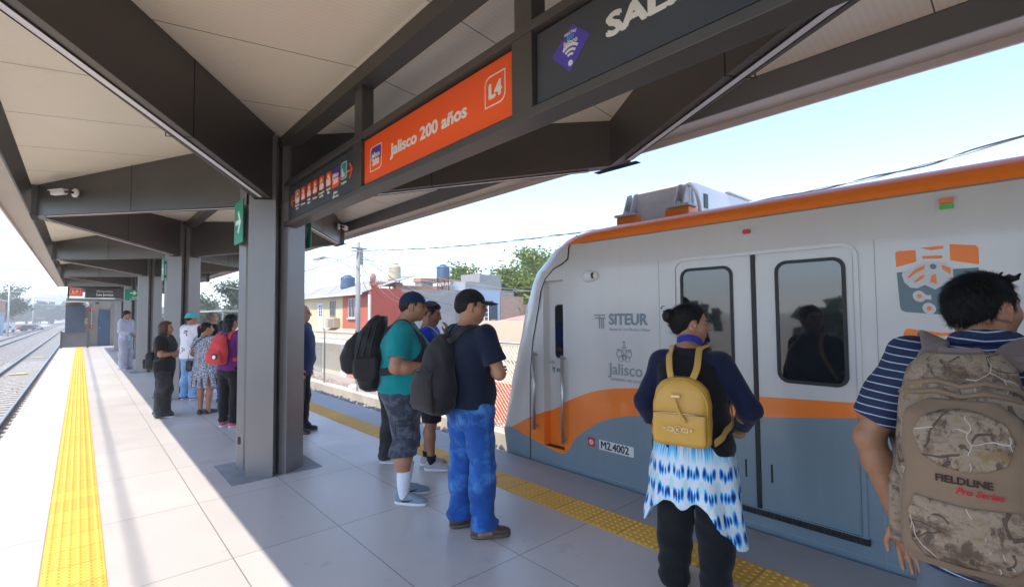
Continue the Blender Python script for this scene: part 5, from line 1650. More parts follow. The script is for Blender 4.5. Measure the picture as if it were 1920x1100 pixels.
class Sdf:
    """blends capsules, ellipsoids, boxes and lofts on a grid and meshes the surface"""
    def __init__(self, h):
        self.h = h
        self.pr = []
        self.cuts = []
        self.disp = None
    def _add(self, lo, hi, fn, k, op):
        m = k + 3 * self.h
        self.pr.append((np.asarray(lo) - m, np.asarray(hi) + m, fn, k, op))
        return self
    def cap(self, a, b, ra, rb=None, k=0.03, op='add', end=None):
        a, b = np.asarray(a, float), np.asarray(b, float)
        rb = ra if rb is None else rb
        r = max(ra, rb)
        ba = b - a
        L2 = float(ba @ ba) + 1e-12
        def fn(x, y, z):
            px_, py_, pz_ = x - a[0], y - a[1], z - a[2]
            t = np.clip((px_ * ba[0] + py_ * ba[1] + pz_ * ba[2]) / L2, 0, 1)
            d = np.sqrt((px_ - t * ba[0]) ** 2 + (py_ - t * ba[1]) ** 2 + (pz_ - t * ba[2]) ** 2) - (ra + (rb - ra) * t)
            if end is not None:
                # flat, slightly hollow end (a sleeve opening)
                u = ((x - b[0]) * ba[0] + (y - b[1]) * ba[1] + (z - b[2]) * ba[2]) / math.sqrt(L2)
                d = np.maximum(d, u)
            return d
        return self._add(np.minimum(a, b) - r, np.maximum(a, b) + r, fn, k, op)
    def ell(self, c, r, k=0.03, rot=None, op='add'):
        c = np.asarray(c, float); r = np.asarray(r, float)
        Rm = None if rot is None else np.array(Euler(rot).to_matrix()).T
        R_ = r if Rm is None else np.full(3, r.max())
        def fn(x, y, z):
            q = [x - c[0], y - c[1], z - c[2]]
            if Rm is not None:
                q = [Rm[i, 0] * q[0] + Rm[i, 1] * q[1] + Rm[i, 2] * q[2] for i in range(3)]
            k0 = np.sqrt((q[0] / r[0]) ** 2 + (q[1] / r[1]) ** 2 + (q[2] / r[2]) ** 2)
            k1 = np.sqrt((q[0] / r[0] ** 2) ** 2 + (q[1] / r[1] ** 2) ** 2 + (q[2] / r[2] ** 2) ** 2) + 1e-6
            return k0 * (k0 - 1) / k1
        return self._add(c - R_, c + R_, fn, k, op)
    def box(self, c, half, rad=0.01, k=0.01, rot=None, op='add'):
        c = np.asarray(c, float); hf = np.asarray(half, float) - rad
        Rm = None if rot is None else np.array(Euler(rot).to_matrix()).T
        ext = np.asarray(half, float) if Rm is None else np.full(3, np.linalg.norm(half))
        def fn(x, y, z):
            q = [x - c[0], y - c[1], z - c[2]]
            if Rm is not None:
                q = [Rm[i, 0] * q[0] + Rm[i, 1] * q[1] + Rm[i, 2] * q[2] for i in range(3)]
            d = [np.abs(q[i]) - hf[i] for i in range(3)]
            o = np.sqrt(sum(np.maximum(e, 0) ** 2 for e in d))
            return o + np.minimum(np.maximum(np.maximum(d[0], d[1]), d[2]), 0) - rad
        return self._add(c - ext, c + ext, fn, k, op)
    def loft(self, lev, k=0.03, p=2.3, op='add', M3=None):
        """lev: (z, cx, cy, rx, ry) from low to high"""
        lev = np.asarray(sorted(lev), float)
        z0, z1 = lev[0, 0], lev[-1, 0]
        zz = np.linspace(z0, z1, 80)
        A = [np.interp(zz, lev[:, 0], lev[:, i]) for i in range(1, 5)]
        ker = np.array([1, 2, 3, 2, 1.]) / 9
        A = [np.convolve(np.pad(a, 2, mode='edge'), ker, 'valid') for a in A]
        rx, ry = lev[:, 3].max(), lev[:, 4].max()
        lo = [(lev[:, 1] - lev[:, 3]).min(), (lev[:, 2] - lev[:, 4]).min(), z0]
        hi = [(lev[:, 1] + lev[:, 3]).max(), (lev[:, 2] + lev[:, 4]).max(), z1]
        def fn(x, y, z):
            cx, cy, ax, ay = [np.interp(z.ravel(), zz, a).reshape(z.shape).astype(np.float32) for a in A]
            f = (np.abs((x - cx) / ax) ** p + np.abs((y - cy) / ay) ** p + 1e-9) ** (1 / p)
            d = (f - 1) * np.minimum(ax, ay)
            return np.maximum(d, np.maximum(z0 - z, z - z1))
        return self._add(lo, hi, fn, k, op)
    def chain(self, pts, rs, k=0.02):
        for i in range(len(pts) - 1):
            self.cap(pts[i], pts[i + 1], rs[i], rs[i + 1], k)
        return self
    def cut(self, fn):
        self.cuts.append(fn)
        return self
    def mesh(self, name, m, parent=None, scale=1.0, xf=None, colour=None, smooth=1):
        h = self.h
        adds = [p for p in self.pr if p[4] == 'add']
        lo = np.min([p[0] for p in adds], axis=0) - 2 * h
        hi = np.max([p[1] for p in adds], axis=0) + 2 * h
        n = np.ceil((hi - lo) / h).astype(int) + 1
        X = (lo[0] + h * np.arange(n[0])).astype(np.float32)
        Y = (lo[1] + h * np.arange(n[1])).astype(np.float32)
        Z = (lo[2] + h * np.arange(n[2])).astype(np.float32)
        D = np.full(n, 0.2, np.float32)
        for (a, b, fn, k, op) in self.pr:
            i0 = np.clip(np.floor((a - lo) / h).astype(int), 0, n - 1)
            i1 = np.clip(np.ceil((b - lo) / h).astype(int) + 1, 1, n)
            if np.any(i1 <= i0):
                continue
            sl_ = tuple(slice(i0[i], i1[i]) for i in range(3))
            d = fn(X[sl_[0], None, None], Y[None, sl_[1], None], Z[None, None, sl_[2]]).astype(np.float32)
            c = D[sl_]
            if op == 'sub':
                d = -d
                if k > 1e-4:
                    q = np.maximum(k - np.abs(c - d), 0) / k
                    D[sl_] = np.maximum(c, d) + q * q * k * 0.25
                else:
                    D[sl_] = np.maximum(c, d)
            else:
                if k > 1e-4:
                    q = np.maximum(k - np.abs(c - d), 0) / k
                    D[sl_] = np.minimum(c, d) - q * q * k * 0.25
                else:
                    D[sl_] = np.minimum(c, d)
        x, y, z = X[:, None, None], Y[None, :, None], Z[None, None, :]
        for fn in self.cuts:
            D = np.maximum(D, fn(x, y, z).astype(np.float32))
        if self.disp is not None:
            I = np.nonzero(np.abs(D) < 0.03)
            D[I] += self.disp(X[I[0]], Y[I[1]], Z[I[2]]).astype(np.float32)
        # surface nets
        S = D < 0
        c = S[:-1, :-1, :-1].astype(np.int8)
        cnt = np.zeros_like(c)
        for dx in (0, 1):
            for dy in (0, 1):
                for dz in (0, 1):
                    cnt += S[dx:n[0] - 1 + dx, dy:n[1] - 1 + dy, dz:n[2] - 1 + dz]
        act = (cnt > 0) & (cnt < 8)
        ci = np.array(np.nonzero(act))
        idx = np.full(act.shape, -1, np.int64)
        idx[act] = np.arange(ci.shape[1])
        acc = np.zeros((3, ci.shape[1])); w = np.zeros(ci.shape[1])
        cor = [(dx, dy, dz) for dx in (0, 1) for dy in (0, 1) for dz in (0, 1)]
        val = {q: D[ci[0] + q[0], ci[1] + q[1], ci[2] + q[2]] for q in cor}
        for q in cor:
            for ax in range(3):
                if q[ax] == 0:
                    q2 = tuple(q[i] + (1 if i == ax else 0) for i in range(3))
                    a, b = val[q], val[q2]
                    cr = (a < 0) != (b < 0)
                    t = np.where(cr, a / np.where(cr, a - b, 1), 0)
                    for i in range(3):
                        acc[i] += np.where(cr, q[i] + (t if i == ax else 0), 0)
                    w += cr
        V = (ci + acc / np.maximum(w, 1)) * h + lo[:, None]
        V = V.T
        F = []
        for ax in range(3):
            u, v = (ax + 1) % 3, (ax + 2) % 3
            sa = [slice(None)] * 3; sb = [slice(None)] * 3
            sa[ax] = slice(0, -1); sb[ax] = slice(1, None)
            A_, B_ = S[tuple(sa)], S[tuple(sb)]
            e = np.array(np.nonzero(A_ != B_))
            ok = (e[u] > 0) & (e[v] > 0) & (e[u] < n[u] - 1) & (e[v] < n[v] - 1)
            e = e[:, ok]
            flip = A_[tuple(e)]
            def g_(du, dv):
                q = e.copy(); q[u] -= du; q[v] -= dv
                return idx[q[0], q[1], q[2]]
            f = np.stack([g_(1, 1), g_(0, 1), g_(0, 0), g_(1, 0)], 1)
            f = np.where(flip[:, None], f, f[:, ::-1])
            F.append(f)
        F = np.concatenate(F)
        F = F[(F >= 0).all(1)]
        # light smoothing of the net
        for _ in range(smooth):
            s = np.zeros_like(V); cn = np.zeros(len(V))
            for i in range(4):
                a, b = F[:, i], F[:, (i + 1) % 4]
                np.add.at(s, a, V[b]); np.add.at(cn, a, 1)
                np.add.at(s, b, V[a]); np.add.at(cn, b, 1)
            V = V * 0.5 + 0.5 * s / np.maximum(cn, 1)[:, None]
        col = colour(V) if colour is not None else None
        if xf is not None:
            Mx = np.array(xf)
            V = V @ Mx[:3, :3].T + Mx[:3, 3]
        V = V * scale
        me = bpy.data.meshes.new(name)
        me.vertices.add(len(V)); me.vertices.foreach_set('co', V.astype(np.float32).ravel())
        me.loops.add(F.size); me.loops.foreach_set('vertex_index', F.astype(np.int32).ravel())
        me.polygons.add(len(F))
        me.polygons.foreach_set('loop_start', np.arange(0, F.size, 4, dtype=np.int32))
        me.polygons.foreach_set('loop_total', np.full(len(F), 4, np.int32))
        me.polygons.foreach_set('use_smooth', np.ones(len(F), bool))
        me.update(calc_edges=True)
        me.validate()
        if col is not None:
            at = me.color_attributes.new('tone', 'FLOAT_COLOR', 'POINT')
            at.data.foreach_set('color', np.concatenate([col, np.ones((len(col), 1))], 1).astype(np.float32).ravel())
        me.materials.append(m)
        o = bpy.data.objects.new(name, me)
        COL.objects.link(o)
        if parent is not None:
            o.parent = parent
        return o

def wrinkle(amp, freq=(11, 9, 17), seed=0.0, zfade=None, fold=0.0):
    """gentle cloth folds as a displacement"""
    def fn(x, y, z):
        rg = lambda s: 1 - 1.9 * np.sqrt(s * s + 0.02)
        a = rg(np.sin(freq[0] * 0.8 * x + 7 * z + 2.6 * np.sin(5 * z + seed) + seed))
        b = rg(np.sin(freq[2] * 0.9 * z + 8 * x * np.sin(seed * 3 + 1) + 2.2 * np.sin(6 * x + 5 * y + seed)))
        b2 = np.sin(2.1 * freq[1] * y + 1.2 * freq[2] * z + 2.0 * np.sin(9 * x + seed * 2))
        c = np.sin(37 * x + 31 * y + 26 * z + 3 * np.sin(13 * z + seed))
        w = 0.5 + 0.5 * np.sin(4.3 * x + 5.1 * z + 3.7 * y + seed * 1.7)
        r = amp * 1.35 * (0.45 * a * w + 0.45 * b * (1.1 - w) + 0.30 * b2 + 0.12 * c)
        if fold:
            r = r + fold * np.sin(26 * np.arctan2(x, y + 1e-4) / 2 + 3 * np.sin(6 * z + seed)) ** 1
        return r
    return fn

# ------------------------------------------------------------------ cloth, skin, hair materials
def m_skin(name, base):
    m = bpy.data.materials.new(name)
    t = NT(m)
    a = t.n('ShaderNodeAttribute', attribute_name='tone')
    f = t.noise(14, 7, 0.7)
    c = t.ramp(f, [(0.3, (base[0] * 0.90, base[1] * 0.84, base[2] * 0.82)), (0.7, tuple(min(1, b * 1.08) for b in base))])
    c = t.mix(1.0, c, a.outputs['Color'], 'MULTIPLY')
    t.l(c, t.bsdf.inputs['Base Color'])
    t.bsdf.inputs['Roughness'].default_value = 0.48
    t.bsdf.inputs['Subsurface Weight'].default_value = 0.12
    t.bsdf.inputs['Subsurface Radius'].default_value = (0.012, 0.005, 0.003)
    t.bump(t.noise(220, 3), 0.12, 0.001)
    return m
SKIN = {'tan': m_skin('tan_skin', (0.40, 0.195, 0.105)), 'brown': m_skin('brown_skin', (0.33, 0.155, 0.082)), 'light': m_skin('light_skin', (0.52, 0.29, 0.185)), 'deep': m_skin('deep_skin', (0.24, 0.11, 0.06))}
def m_hair(name, a, rough=0.5):
    m = bpy.data.materials.new(name)
    t = NT(m)
    f = t.noise(60, 6, 0.7, scl=(1.0, 1.0, 0.12))
    c = t.ramp(f, [(0.3, tuple(x * 0.45 for x in a)), (0.7, tuple(min(1, x * 1.6) for x in a))])
    t.l(c, t.bsdf.inputs['Base Color'])
    t.bsdf.inputs['Roughness'].default_value = rough
    t.bsdf.inputs['Specular IOR Level'].default_value = 0.22
    t.bump(f, 0.9, 0.006)
    return m
HAIR = {'black': m_hair('black_hair', (0.008, 0.0065, 0.006)), 'brown': m_hair('brown_hair', (0.075, 0.030, 0.014)), 'grey': m_hair('grey_hair', (0.30, 0.28, 0.26)), 'greyblack': m_hair('greying_black_hair', (0.018, 0.015, 0.014))}
def m_cloth(name, col, var=0.14, vscale=5.0, weave=240, rough=0.85, bump=0.5, sheen=0.12, second=None, s2=2.0, t2=(0.45, 0.6)):
    m = bpy.data.materials.new(name)
    t = NT(m)
    f = t.noise(vscale, 6, 0.6)
    c = t.ramp(f, [(0.28, tuple(x * (1 - var) for x in col)), (0.72, tuple(min(1, x * (1 + var)) for x in col))])
    if second:
        g = t.noise(s2, 5, 0.6)
        c = t.mix(t.ramp(g, [(t2[0], (0, 0, 0)), (t2[1], (1, 1, 1))]), c, second)
    t.l(c, t.bsdf.inputs['Base Color'])
    t.bsdf.inputs['Roughness'].default_value = rough
    t.bsdf.inputs['Sheen Weight'].default_value = sheen
    t.bsdf.inputs['Specular IOR Level'].default_value = 0.3
    w = t.noise(weave, 2)
    w2 = t.noise(14, 4, 0.6)
    t.bump(t.math('ADD', t.math('MULTIPLY', w, 0.25), w2), bump, 0.006)
    return m
# ------------------------------------------------------------------ people
def heading_rz(hx, hy):
    return math.atan2(-hx, hy)

def head_colour(Minv, lips=True, stubble=0.0, brow=True):
    Mi = np.array(Minv)
    def fn(V):
        c = np.ones((len(V), 3))
        q = V @ Mi[:3, :3].T + Mi[:3, 3]
        x, y, z = np.abs(q[:, 0]), q[:, 1], q[:, 2]
        hd = (z > -0.13) & (z < 0.14) & (x < 0.1) & (np.abs(y) < 0.14)
        face = hd & (y > 0.055)
        br = face & (np.abs(z - 0.028 - 0.05 * (0.035 - x) * 0.3) < 0.0065) & (x > 0.012) & (x < 0.05)
        if brow: c[br] = (0.12, 0.10, 0.10)
        ey = face & (np.abs(z) < 0.0065 * 1.0) & (np.abs(x - 0.032) < 0.017)
        c[ey] = (0.35, 0.28, 0.26)
        ir = face & ((x - 0.032) ** 2 + z ** 2 < 0.0055 ** 2)
        c[ir] = (0.06, 0.04, 0.04)
        lp = face & (np.abs(z + 0.060) < 0.011) & (x < 0.027) & (y > 0.07)
        c[lp] = (0.88, 0.58, 0.56)
        ml = face & (np.abs(z + 0.060) < 0.0022) & (x < 0.027)
        c[ml] = (0.35, 0.2, 0.2)
        if stubble:
            st = hd & (z < -0.03) & (y > 0.0)
            c[st] *= 1 - stubble * 0.5
        ck = face & (np.abs(z + 0.022) < 0.022) & (np.abs(x - 0.042) < 0.02)
        c[ck] *= (1.06, 0.95, 0.92)
        return c
    return fn

def add_head(S, Mh, sex='m', fat=1.0):
    """head prims are placed through the rotation of Mh"""
    e = Mh.to_euler()
    def P(p): return tuple(Mh @ Vector(p))
    rt = tuple(e)
    def ell(c, r, k=0.02, op='add', extra=None):
        S.ell(P(c), r, k, rt, op)
    ell((0, -0.014, 0.028), (0.075, 0.097, 0.087), 0.02)
    ell((0, 0.022, -0.045), (0.060 * (0.5 + 0.5 * fat), 0.066, 0.066), 0.045)
    S.cap(P((0, 0.058, -0.088)), P((0, 0.050, -0.094)), 0.022 if sex == 'm' else 0.018, k=0.03)
    for s in (-1, 1):
        ell((s * 0.036, 0.052, -0.022), (0.026 * fat, 0.026, 0.026), 0.03)
    S.cap(P((-0.034, 0.075, 0.026)), P((0.034, 0.075, 0.026)), 0.012, k=0.02)
    for s in (-1, 1):
        ell((s * 0.032, 0.096, 0.0), (0.017, 0.014, 0.012), 0.014, 'sub')
        ell((s * 0.032, 0.073, 0.0), (0.0145, 0.0135, 0.0135), 0.004)
    S.cap(P((0, 0.086, 0.012)), P((0, 0.107, -0.026)), 0.009, 0.0125, 0.014)
    for s in (-1, 1):
        S.cap(P((s * 0.010, 0.096, -0.031)), P((s * 0.012, 0.090, -0.032)), 0.0085, k=0.008)
    S.cap(P((-0.017, 0.083, -0.0565)), P((0.017, 0.083, -0.0565)), 0.0085, k=0.012)
    S.cap(P((-0.014, 0.081, -0.0665)), P((0.014, 0.081, -0.0665)), 0.009, k=0.010)
    for s in (-1, 1):
        er = Mh.to_3x3() @ Euler((R(-12), 0, R(-s * 22))).to_matrix()
        S.ell(P((s * 0.080, -0.012, -0.008)), (0.011, 0.023, 0.034), 0.006, tuple(er.to_euler()))
        S.ell(P((s * 0.089, -0.006, -0.002)), (0.007, 0.012, 0.019), 0.005, tuple(er.to_euler()), 'sub')
        S.cap(P((s * 0.083, 0.000, -0.036)), P((s * 0.082, 0.002, -0.040)), 0.008, k=0.006)

def add_hand(S, wrist, d, pn, curl=0.3, sc=1.0, side=1, spread=0.06, thumb=0.5):
    """d: along the fingers, pn: out of the palm, side: which way the thumb points"""
    w = Vector(wrist); d = Vector(d).normalized(); pn = (Vector(pn) - d * Vector(pn).dot(d)).normalized()
    a = d.cross(pn).normalized() * side
    Rm = Matrix((a, d, pn)).transposed()
    c = w + d * 0.052 * sc
    S.ell(tuple(c), (0.043 * sc, 0.056 * sc, 0.017 * sc), 0.012, tuple(Rm.to_euler()))
    S.ell(tuple(w + d * 0.040 * sc + a * 0.022 * sc + pn * 0.006), (0.020 * sc, 0.032 * sc, 0.018 * sc), 0.012, tuple(Rm.to_euler()))
    lens = (0.073, 0.081, 0.075, 0.058)
    for i in range(4):
        off = 0.031 - 0.0205 * i
        b = w + d * ((0.092, 0.097, 0.094, 0.084)[i] * sc) + a * (off * sc)
        fd = (d + a * (off * spread / 0.03)).normalized()
        L = lens[i] * sc
        cu = curl * (0.85 + 0.15 * i)
        p = b
        for seg, (fr, r0, r1) in enumerate(((0.44, 0.0096, 0.0088), (0.32, 0.0088, 0.0080), (0.24, 0.0080, 0.0070))):
            ang = cu * (0.5 + 0.75 * seg)
            q = p + (fd * math.cos(ang) + pn * math.sin(ang)) * (L * fr)
            S.cap(tuple(p), tuple(q), r0 * sc, r1 * sc, 0.004)
            p = q
    t0 = w + d * 0.030 * sc + a * 0.034 * sc + pn * 0.006
    t1 = t0 + (d * 0.70 + a * 0.62 * thumb * 1.6 + pn * 0.25).normalized() * 0.040 * sc
    t2 = t1 + (d * 0.92 + a * 0.25 * thumb + pn * 0.30).normalized() * 0.034 * sc
    S.cap(tuple(t0), tuple(t1), 0.0135 * sc, 0.0105 * sc, 0.010)
    S.cap(tuple(t1), tuple(t2), 0.0105 * sc, 0.0082 * sc, 0.004)

class Person:
    """builds one figure: a continuous body mesh with clothes, hair and shoes as its children.
       local frame: x = the person's right, y = forward, z = up, sized for 1.70 m and scaled."""
    def __init__(self, label, pos, head_to, H, skin='tan', sex='m', girth=1.0, belly=0.0, h=0.008,
                 yaw=0.0, pitch=0.0, roll=0.0, feet=None, arms=None, sh=1.0, lean=0.0, group='people waiting on the platform',
                 fat=1.0, stubble=0.0, handdir=None, head_y=0.02, head_z=1.585, sho_z=1.385):
        self.s = H / 1.70; self.h = h; self.girth = g = girth; self.sex = sex; self.belly = belly
        self.sh = sh
        self.shx = 0.172 * sh * (0.93 if sex == 'f' else 1.0)
        self.feet = feet or ((0.10, 0.0, 0.12), (-0.10, 0.02, -0.12))        # x, y, yaw for right, left
        self.hip = [(0.088 * g ** 0.6, 0, 0.90), (-0.088 * g ** 0.6, 0, 0.90)]
        self.ank = [(f[0], f[1] - 0.03, 0.085) for f in self.feet]
        self.knee = [((hp[0] + a[0]) / 2 + 0.004 * (1 if i == 0 else -1), (hp[1] + a[1]) / 2 + 0.022, 0.485) for i, (hp, a) in enumerate(zip(self.hip, self.ank))]
        sx = self.shx
        self.sho = [(sx, -0.005, sho_z), (-sx, -0.005, sho_z)]
        self.arms = arms or [((sx + 0.055, -0.02, 1.11), (sx + 0.06, 0.03, 0.86)), ((-sx - 0.055, -0.02, 1.11), (-sx - 0.06, 0.03, 0.86))]
        Mh = Matrix.Translation((0, head_y, head_z)) @ Euler((R(-pitch), R(roll), R(-yaw))).to_matrix().to_4x4()
        self.Mh = Mh
        S = Sdf(h)
        bw = belly
        f = 0.93 if sex == 'f' else 1.0
        self.torso = [(0.78, 0, 0.0, 0.135 * g, 0.095 * g), (0.88, 0, -0.005, 0.165 * g, 0.118 * g + bw * 0.3), (0.97, 0, 0.01 * (bw > 0) + bw * 0.4, 0.158 * g, 0.112 * g + bw * 0.8),
                      (1.07, 0, bw * 0.6, 0.146 * g * (f if not bw else 1), 0.107 * g + bw), (1.17, 0, bw * 0.5, 0.150 * g, 0.110 * g + bw * 0.8), (1.28, 0, 0.004 + (0.012 if sex == 'f' else 0), 0.165 * f * g ** 0.8, 0.116 * g + bw * 0.3 + (0.016 if sex == 'f' else 0)),
                      (1.36, 0, -0.008, 0.165 * sh * g ** 0.4, 0.100 * g ** 0.7), (1.42, 0, -0.018, 0.115 * sh, 0.075 * g ** 0.5), (1.455, 0, -0.02, 0.068, 0.060)]
        S.loft(self.torso, 0.03)
        for i in (0, 1):
            kn, an, hp = self.knee[i], self.ank[i], self.hip[i]
            S.cap(hp, kn, 0.080 * g ** 0.9, 0.054 * g ** 0.7, 0.03)
            S.cap((kn[0], kn[1] - 0.008, kn[2] - 0.02), ((kn[0] * .6 + an[0] * .4), (kn[1] * .6 + an[1] * .4) - 0.014, 0.34), 0.050 * g ** 0.6, 0.052 * g ** 0.6, 0.03)
            S.cap((kn[0] * .6 + an[0] * .4, kn[1] * .6 + an[1] * .4 - 0.014, 0.34), an, 0.052 * g ** 0.6, 0.034, 0.03)
            fx, fy, fw = self.feet[i]
            dr = (math.sin(fw), math.cos(fw))
            S.cap((fx, fy - 0.04, 0.045), (fx + dr[0] * 0.13, fy + dr[1] * 0.13, 0.032), 0.034, 0.026, 0.03)
            so = self.sho[i]; el, wr = self.arms[i]
            sgn = 1 if i == 0 else -1
            S.ell((so[0] - sgn * 0.012, so[1], so[2] - 0.012), (0.062, 0.058, 0.060), 0.04)
            ag = g ** 0.75
            S.cap(so, el, 0.050 * ag, 0.041 * ag, 0.03)
            e, w_ = Vector(el), Vector(wr)
            mid = e.lerp(w_, 0.28)
            S.cap(el, tuple(mid), 0.041 * ag, 0.043 * ag, 0.02)
            S.cap(tuple(mid), wr, 0.043 * ag, 0.027 * g ** 0.4, 0.02)
            if handdir and handdir[i]:
                d_, pn_, cu_, sd_ = handdir[i]
                add_hand(S, wr, d_, pn_, cu_, 1.0, sd_)
            else:
                d_ = (w_ - e).normalized()
                pn_ = Vector((-sgn, 0, 0)) if abs(d_.z) > 0.7 else Vector((0, 0, -1))
                add_hand(S, wr, d_, pn_, 0.4, 1.0, sgn)
        S.cap((0, -0.028, 1.42), tuple(Mh @ Vector((0, -0.030, -0.05))), 0.060 * (0.9 if sex == 'f' else 1.0) * g ** 0.3, 0.055 * (0.9 if sex == 'f' else 1.0) * g ** 0.3, 0.035)
        add_head(S, Mh, sex, fat)
        self.body = S.mesh('person', SKIN[skin], None, self.s, colour=head_colour(Mh.inverted(), stubble=stubble), smooth=1)
        b = self.body
        b.location = (pos[0], pos[1], 0)
        b.rotation_euler = (R(lean), 0, heading_rz(*head_to))
        tag(b, label, 'person', group)
        self.top_mesh = None
    # ---- clothes
    def top(self, m, hem=0.86, sleeve=0.62, off=0.016, name='shirt', neck=0.085, flare=0.0, amp=0.006, seed=1.0, vneck=0.0, cuffs=None, hood=False, front=0.0, long_arm=False, shoulder=True):
        S = Sdf(self.h)
        g = self.girth
        lv = []
        for (z, cx, cy, rx, ry) in self.torso:
            if z < hem - 0.02: continue
            e = off + (flare * (1.2 - z) if z < 1.2 else 0)
            lv.append((z, cx, cy, rx + e, ry + e))
        base = [l for l in self.torso]
        zi = np.interp(hem, [l[0] for l in base], range(len(base)))
        it = lambda j: float(np.interp(hem, [l[0] for l in base], [l[j] for l in base]))
        e = off + flare * (1.2 - hem) + 0.006
        zz = max(hem, 0.79)
        lv = [l for l in lv if l[0] > hem + 0.015 and l[0] < 1.44]
        lv.append((hem, 0, it(2), it(3) + e, it(4) + e))
        lv.append((1.452, 0, -0.02, 0.072, 0.066))
        if hem < 0.78:
            lv = [l for l in lv if l[0] >= hem]
        S.loft(lv, 0.025, 2.4)
        for i in (0, 1):
            so = Vector(self.sho[i]); el = Vector(self.arms[i][0]); wr = Vector(self.arms[i][1])
            sgn = 1 if i == 0 else -1
            ag = g ** 0.75
            S.ell((so.x - sgn * 0.018, so.y, so.z - 0.012), (0.056 + off, 0.057 + off, 0.054 + off), 0.05)
            if sleeve <= 1.0:
                en = so.lerp(el, sleeve)
                S.cap(tuple(so), tuple(en), 0.052 * ag + off, 0.048 * ag + off + 0.008, 0.03, end=True)
                rim = (el - so).normalized()
                S.cap(tuple(en - rim * 0.012), tuple(en), 0.049 * ag + off + 0.010, 0.049 * ag + off + 0.010, 0.004, end=True)
            else:
                S.cap(tuple(so), tuple(el), 0.052 * ag + off, 0.046 * ag + off, 0.03)
                en = el.lerp(wr, sleeve - 1.0)
                S.cap(tuple(el), tuple(en), 0.046 * ag + off, 0.032 * ag + off, 0.02, end=True)
        # neck opening
        S.ell((0, 0.005 + vneck * 0.5, 1.465), (neck * 0.82, neck * 0.9 + vneck, 0.045 + vneck * 0.8), 0.006, None, 'sub')
        S.disp = wrinkle(amp, seed=seed)
        hemf = front
        S.cut(lambda x, y, z: hem - front * np.clip(y * 4, -1, 1) + 0.008 * np.sin(14 * x + seed) - z)
        if hood:
            S.cap((-0.085, -0.07, 1.44), (0.085, -0.07, 1.44), 0.05, 0.05, 0.03)
            S.ell((0, -0.11, 1.40), (0.11, 0.055, 0.075), 0.03)
            S.cap((-0.07, 0.02, 1.43), (-0.03, 0.09, 1.39), 0.028, 0.02, 0.02)
            S.cap((0.07, 0.02, 1.43), (0.03, 0.09, 1.39), 0.028, 0.02, 0.02)
        o = S.mesh(name, m, self.body, self.s)
        self.top_mesh = o
        return o
    def collar(self, m, name='collar'):
        S = Sdf(min(self.h, 0.006))
        for k in range(14):
            a0, a1 = R(-150 + 300 * k / 14) + math.pi * 1.5, R(-150 + 300 * (k + 1) / 14) + math.pi * 1.5
            p = lambda a, z: (0.078 * math.cos(a), -0.016 + 0.075 * math.sin(a), z + 0.018 * -math.sin(a))
            S.cap(p(a0, 1.462), p(a1, 1.462), 0.013, k=0.01)
            p2 = lambda a, z: (0.092 * math.cos(a), -0.016 + 0.088 * math.sin(a), z + 0.018 * -math.sin(a))
            S.cap(p2(a0, 1.440), p2(a1, 1.440), 0.013, k=0.012)
        return S.mesh(name, m, self.body, self.s)
    def trousers(self, m, hem=0.05, waist=0.975, off=0.016, knee_w=0.075, hem_w=0.075, thigh=0.098, name='trousers', amp=0.006, seed=2.0, bag=0.0):
        S = Sdf(self.h)
        g = self.girth
        it = lambda z, j: float(np.interp(z, [l[0] for l in self.torso], [l[j] for l in self.torso]))
        lv = [(z, 0, it(z, 2), it(z, 3) + (off if z < 0.89 else 0.001), it(z, 4) + (off if z < 0.89 else 0.001)) for z in (0.80, 0.86, 0.92, 0.96, waist)]
        lv[0] = (0.80, 0, -0.005, 0.125 * g + off, 0.10 * g + off)
        lv.append((0.745, 0, -0.008, 0.085 * g + off, 0.080 * g + off))
        S.loft(lv, 0.03, 2.4)
        for i in (0, 1):
            hp, kn, an = self.hip[i], self.knee[i], self.ank[i]
            S.cap((hp[0], hp[1] - 0.006, hp[2] - 0.03), kn, thigh * g ** 0.8 + bag, knee_w * g ** 0.6 + bag, 0.035)
            if hem < 0.42:
                S.cap(kn, (an[0], an[1] + 0.0, max(hem, 0.02) + 0.01), knee_w * g ** 0.6 + bag, hem_w + bag, 0.03)
                cw_ = max(0.066 * g ** 0.6, (knee_w * g ** 0.6 + hem_w) * 0.5) + bag * 0.8
                S.cap((kn[0] * .75 + an[0] * .25, kn[1] * .75 + an[1] * .25 - 0.012, 0.40), (kn[0] * .55 + an[0] * .45, kn[1] * .55 + an[1] * .45 - 0.012, 0.30), cw_, cw_, 0.03)
                if hem < 0.12 and hem_w > 0.06:
                    S.ell((an[0], an[1] + 0.025, hem + 0.03), (hem_w + bag + 0.004, hem_w + bag + 0.022, 0.03), 0.03)
            else:
                t_ = (0.87 - hem) / (0.87 - kn[2])
                e = Vector(hp).lerp(Vector(kn), min(1.0, t_))
                S.cap(tuple(Vector(hp).lerp(Vector(kn), 0.4)), (e.x, e.y, hem), thigh * g ** 0.8 + bag * 0.6, hem_w + bag, 0.03)
        S.cut(lambda x, y, z: hem + 0.006 * np.sin(20 * x + seed) - z)
        S.cut(lambda x, y, z: z - waist)
        wr = wrinkle(amp, freq=(13, 12, 15), seed=seed)
        def dz(x, y, z):
            w = wr(x, y, z)
            # stacked creases near knee and ankle
            return w + 0.45 * amp * np.sin(70 * z + 16 * x + 9 * y + 3 * np.sin(20 * x)) * (np.exp(-((z - 0.14) / 0.09) ** 2) + 0.6 * np.exp(-((z - 0.47) / 0.08) ** 2) + 0.5 * np.exp(-((z - 0.80) / 0.05) ** 2))
        S.disp = dz
        return S.mesh(name, m, self.body, self.s)
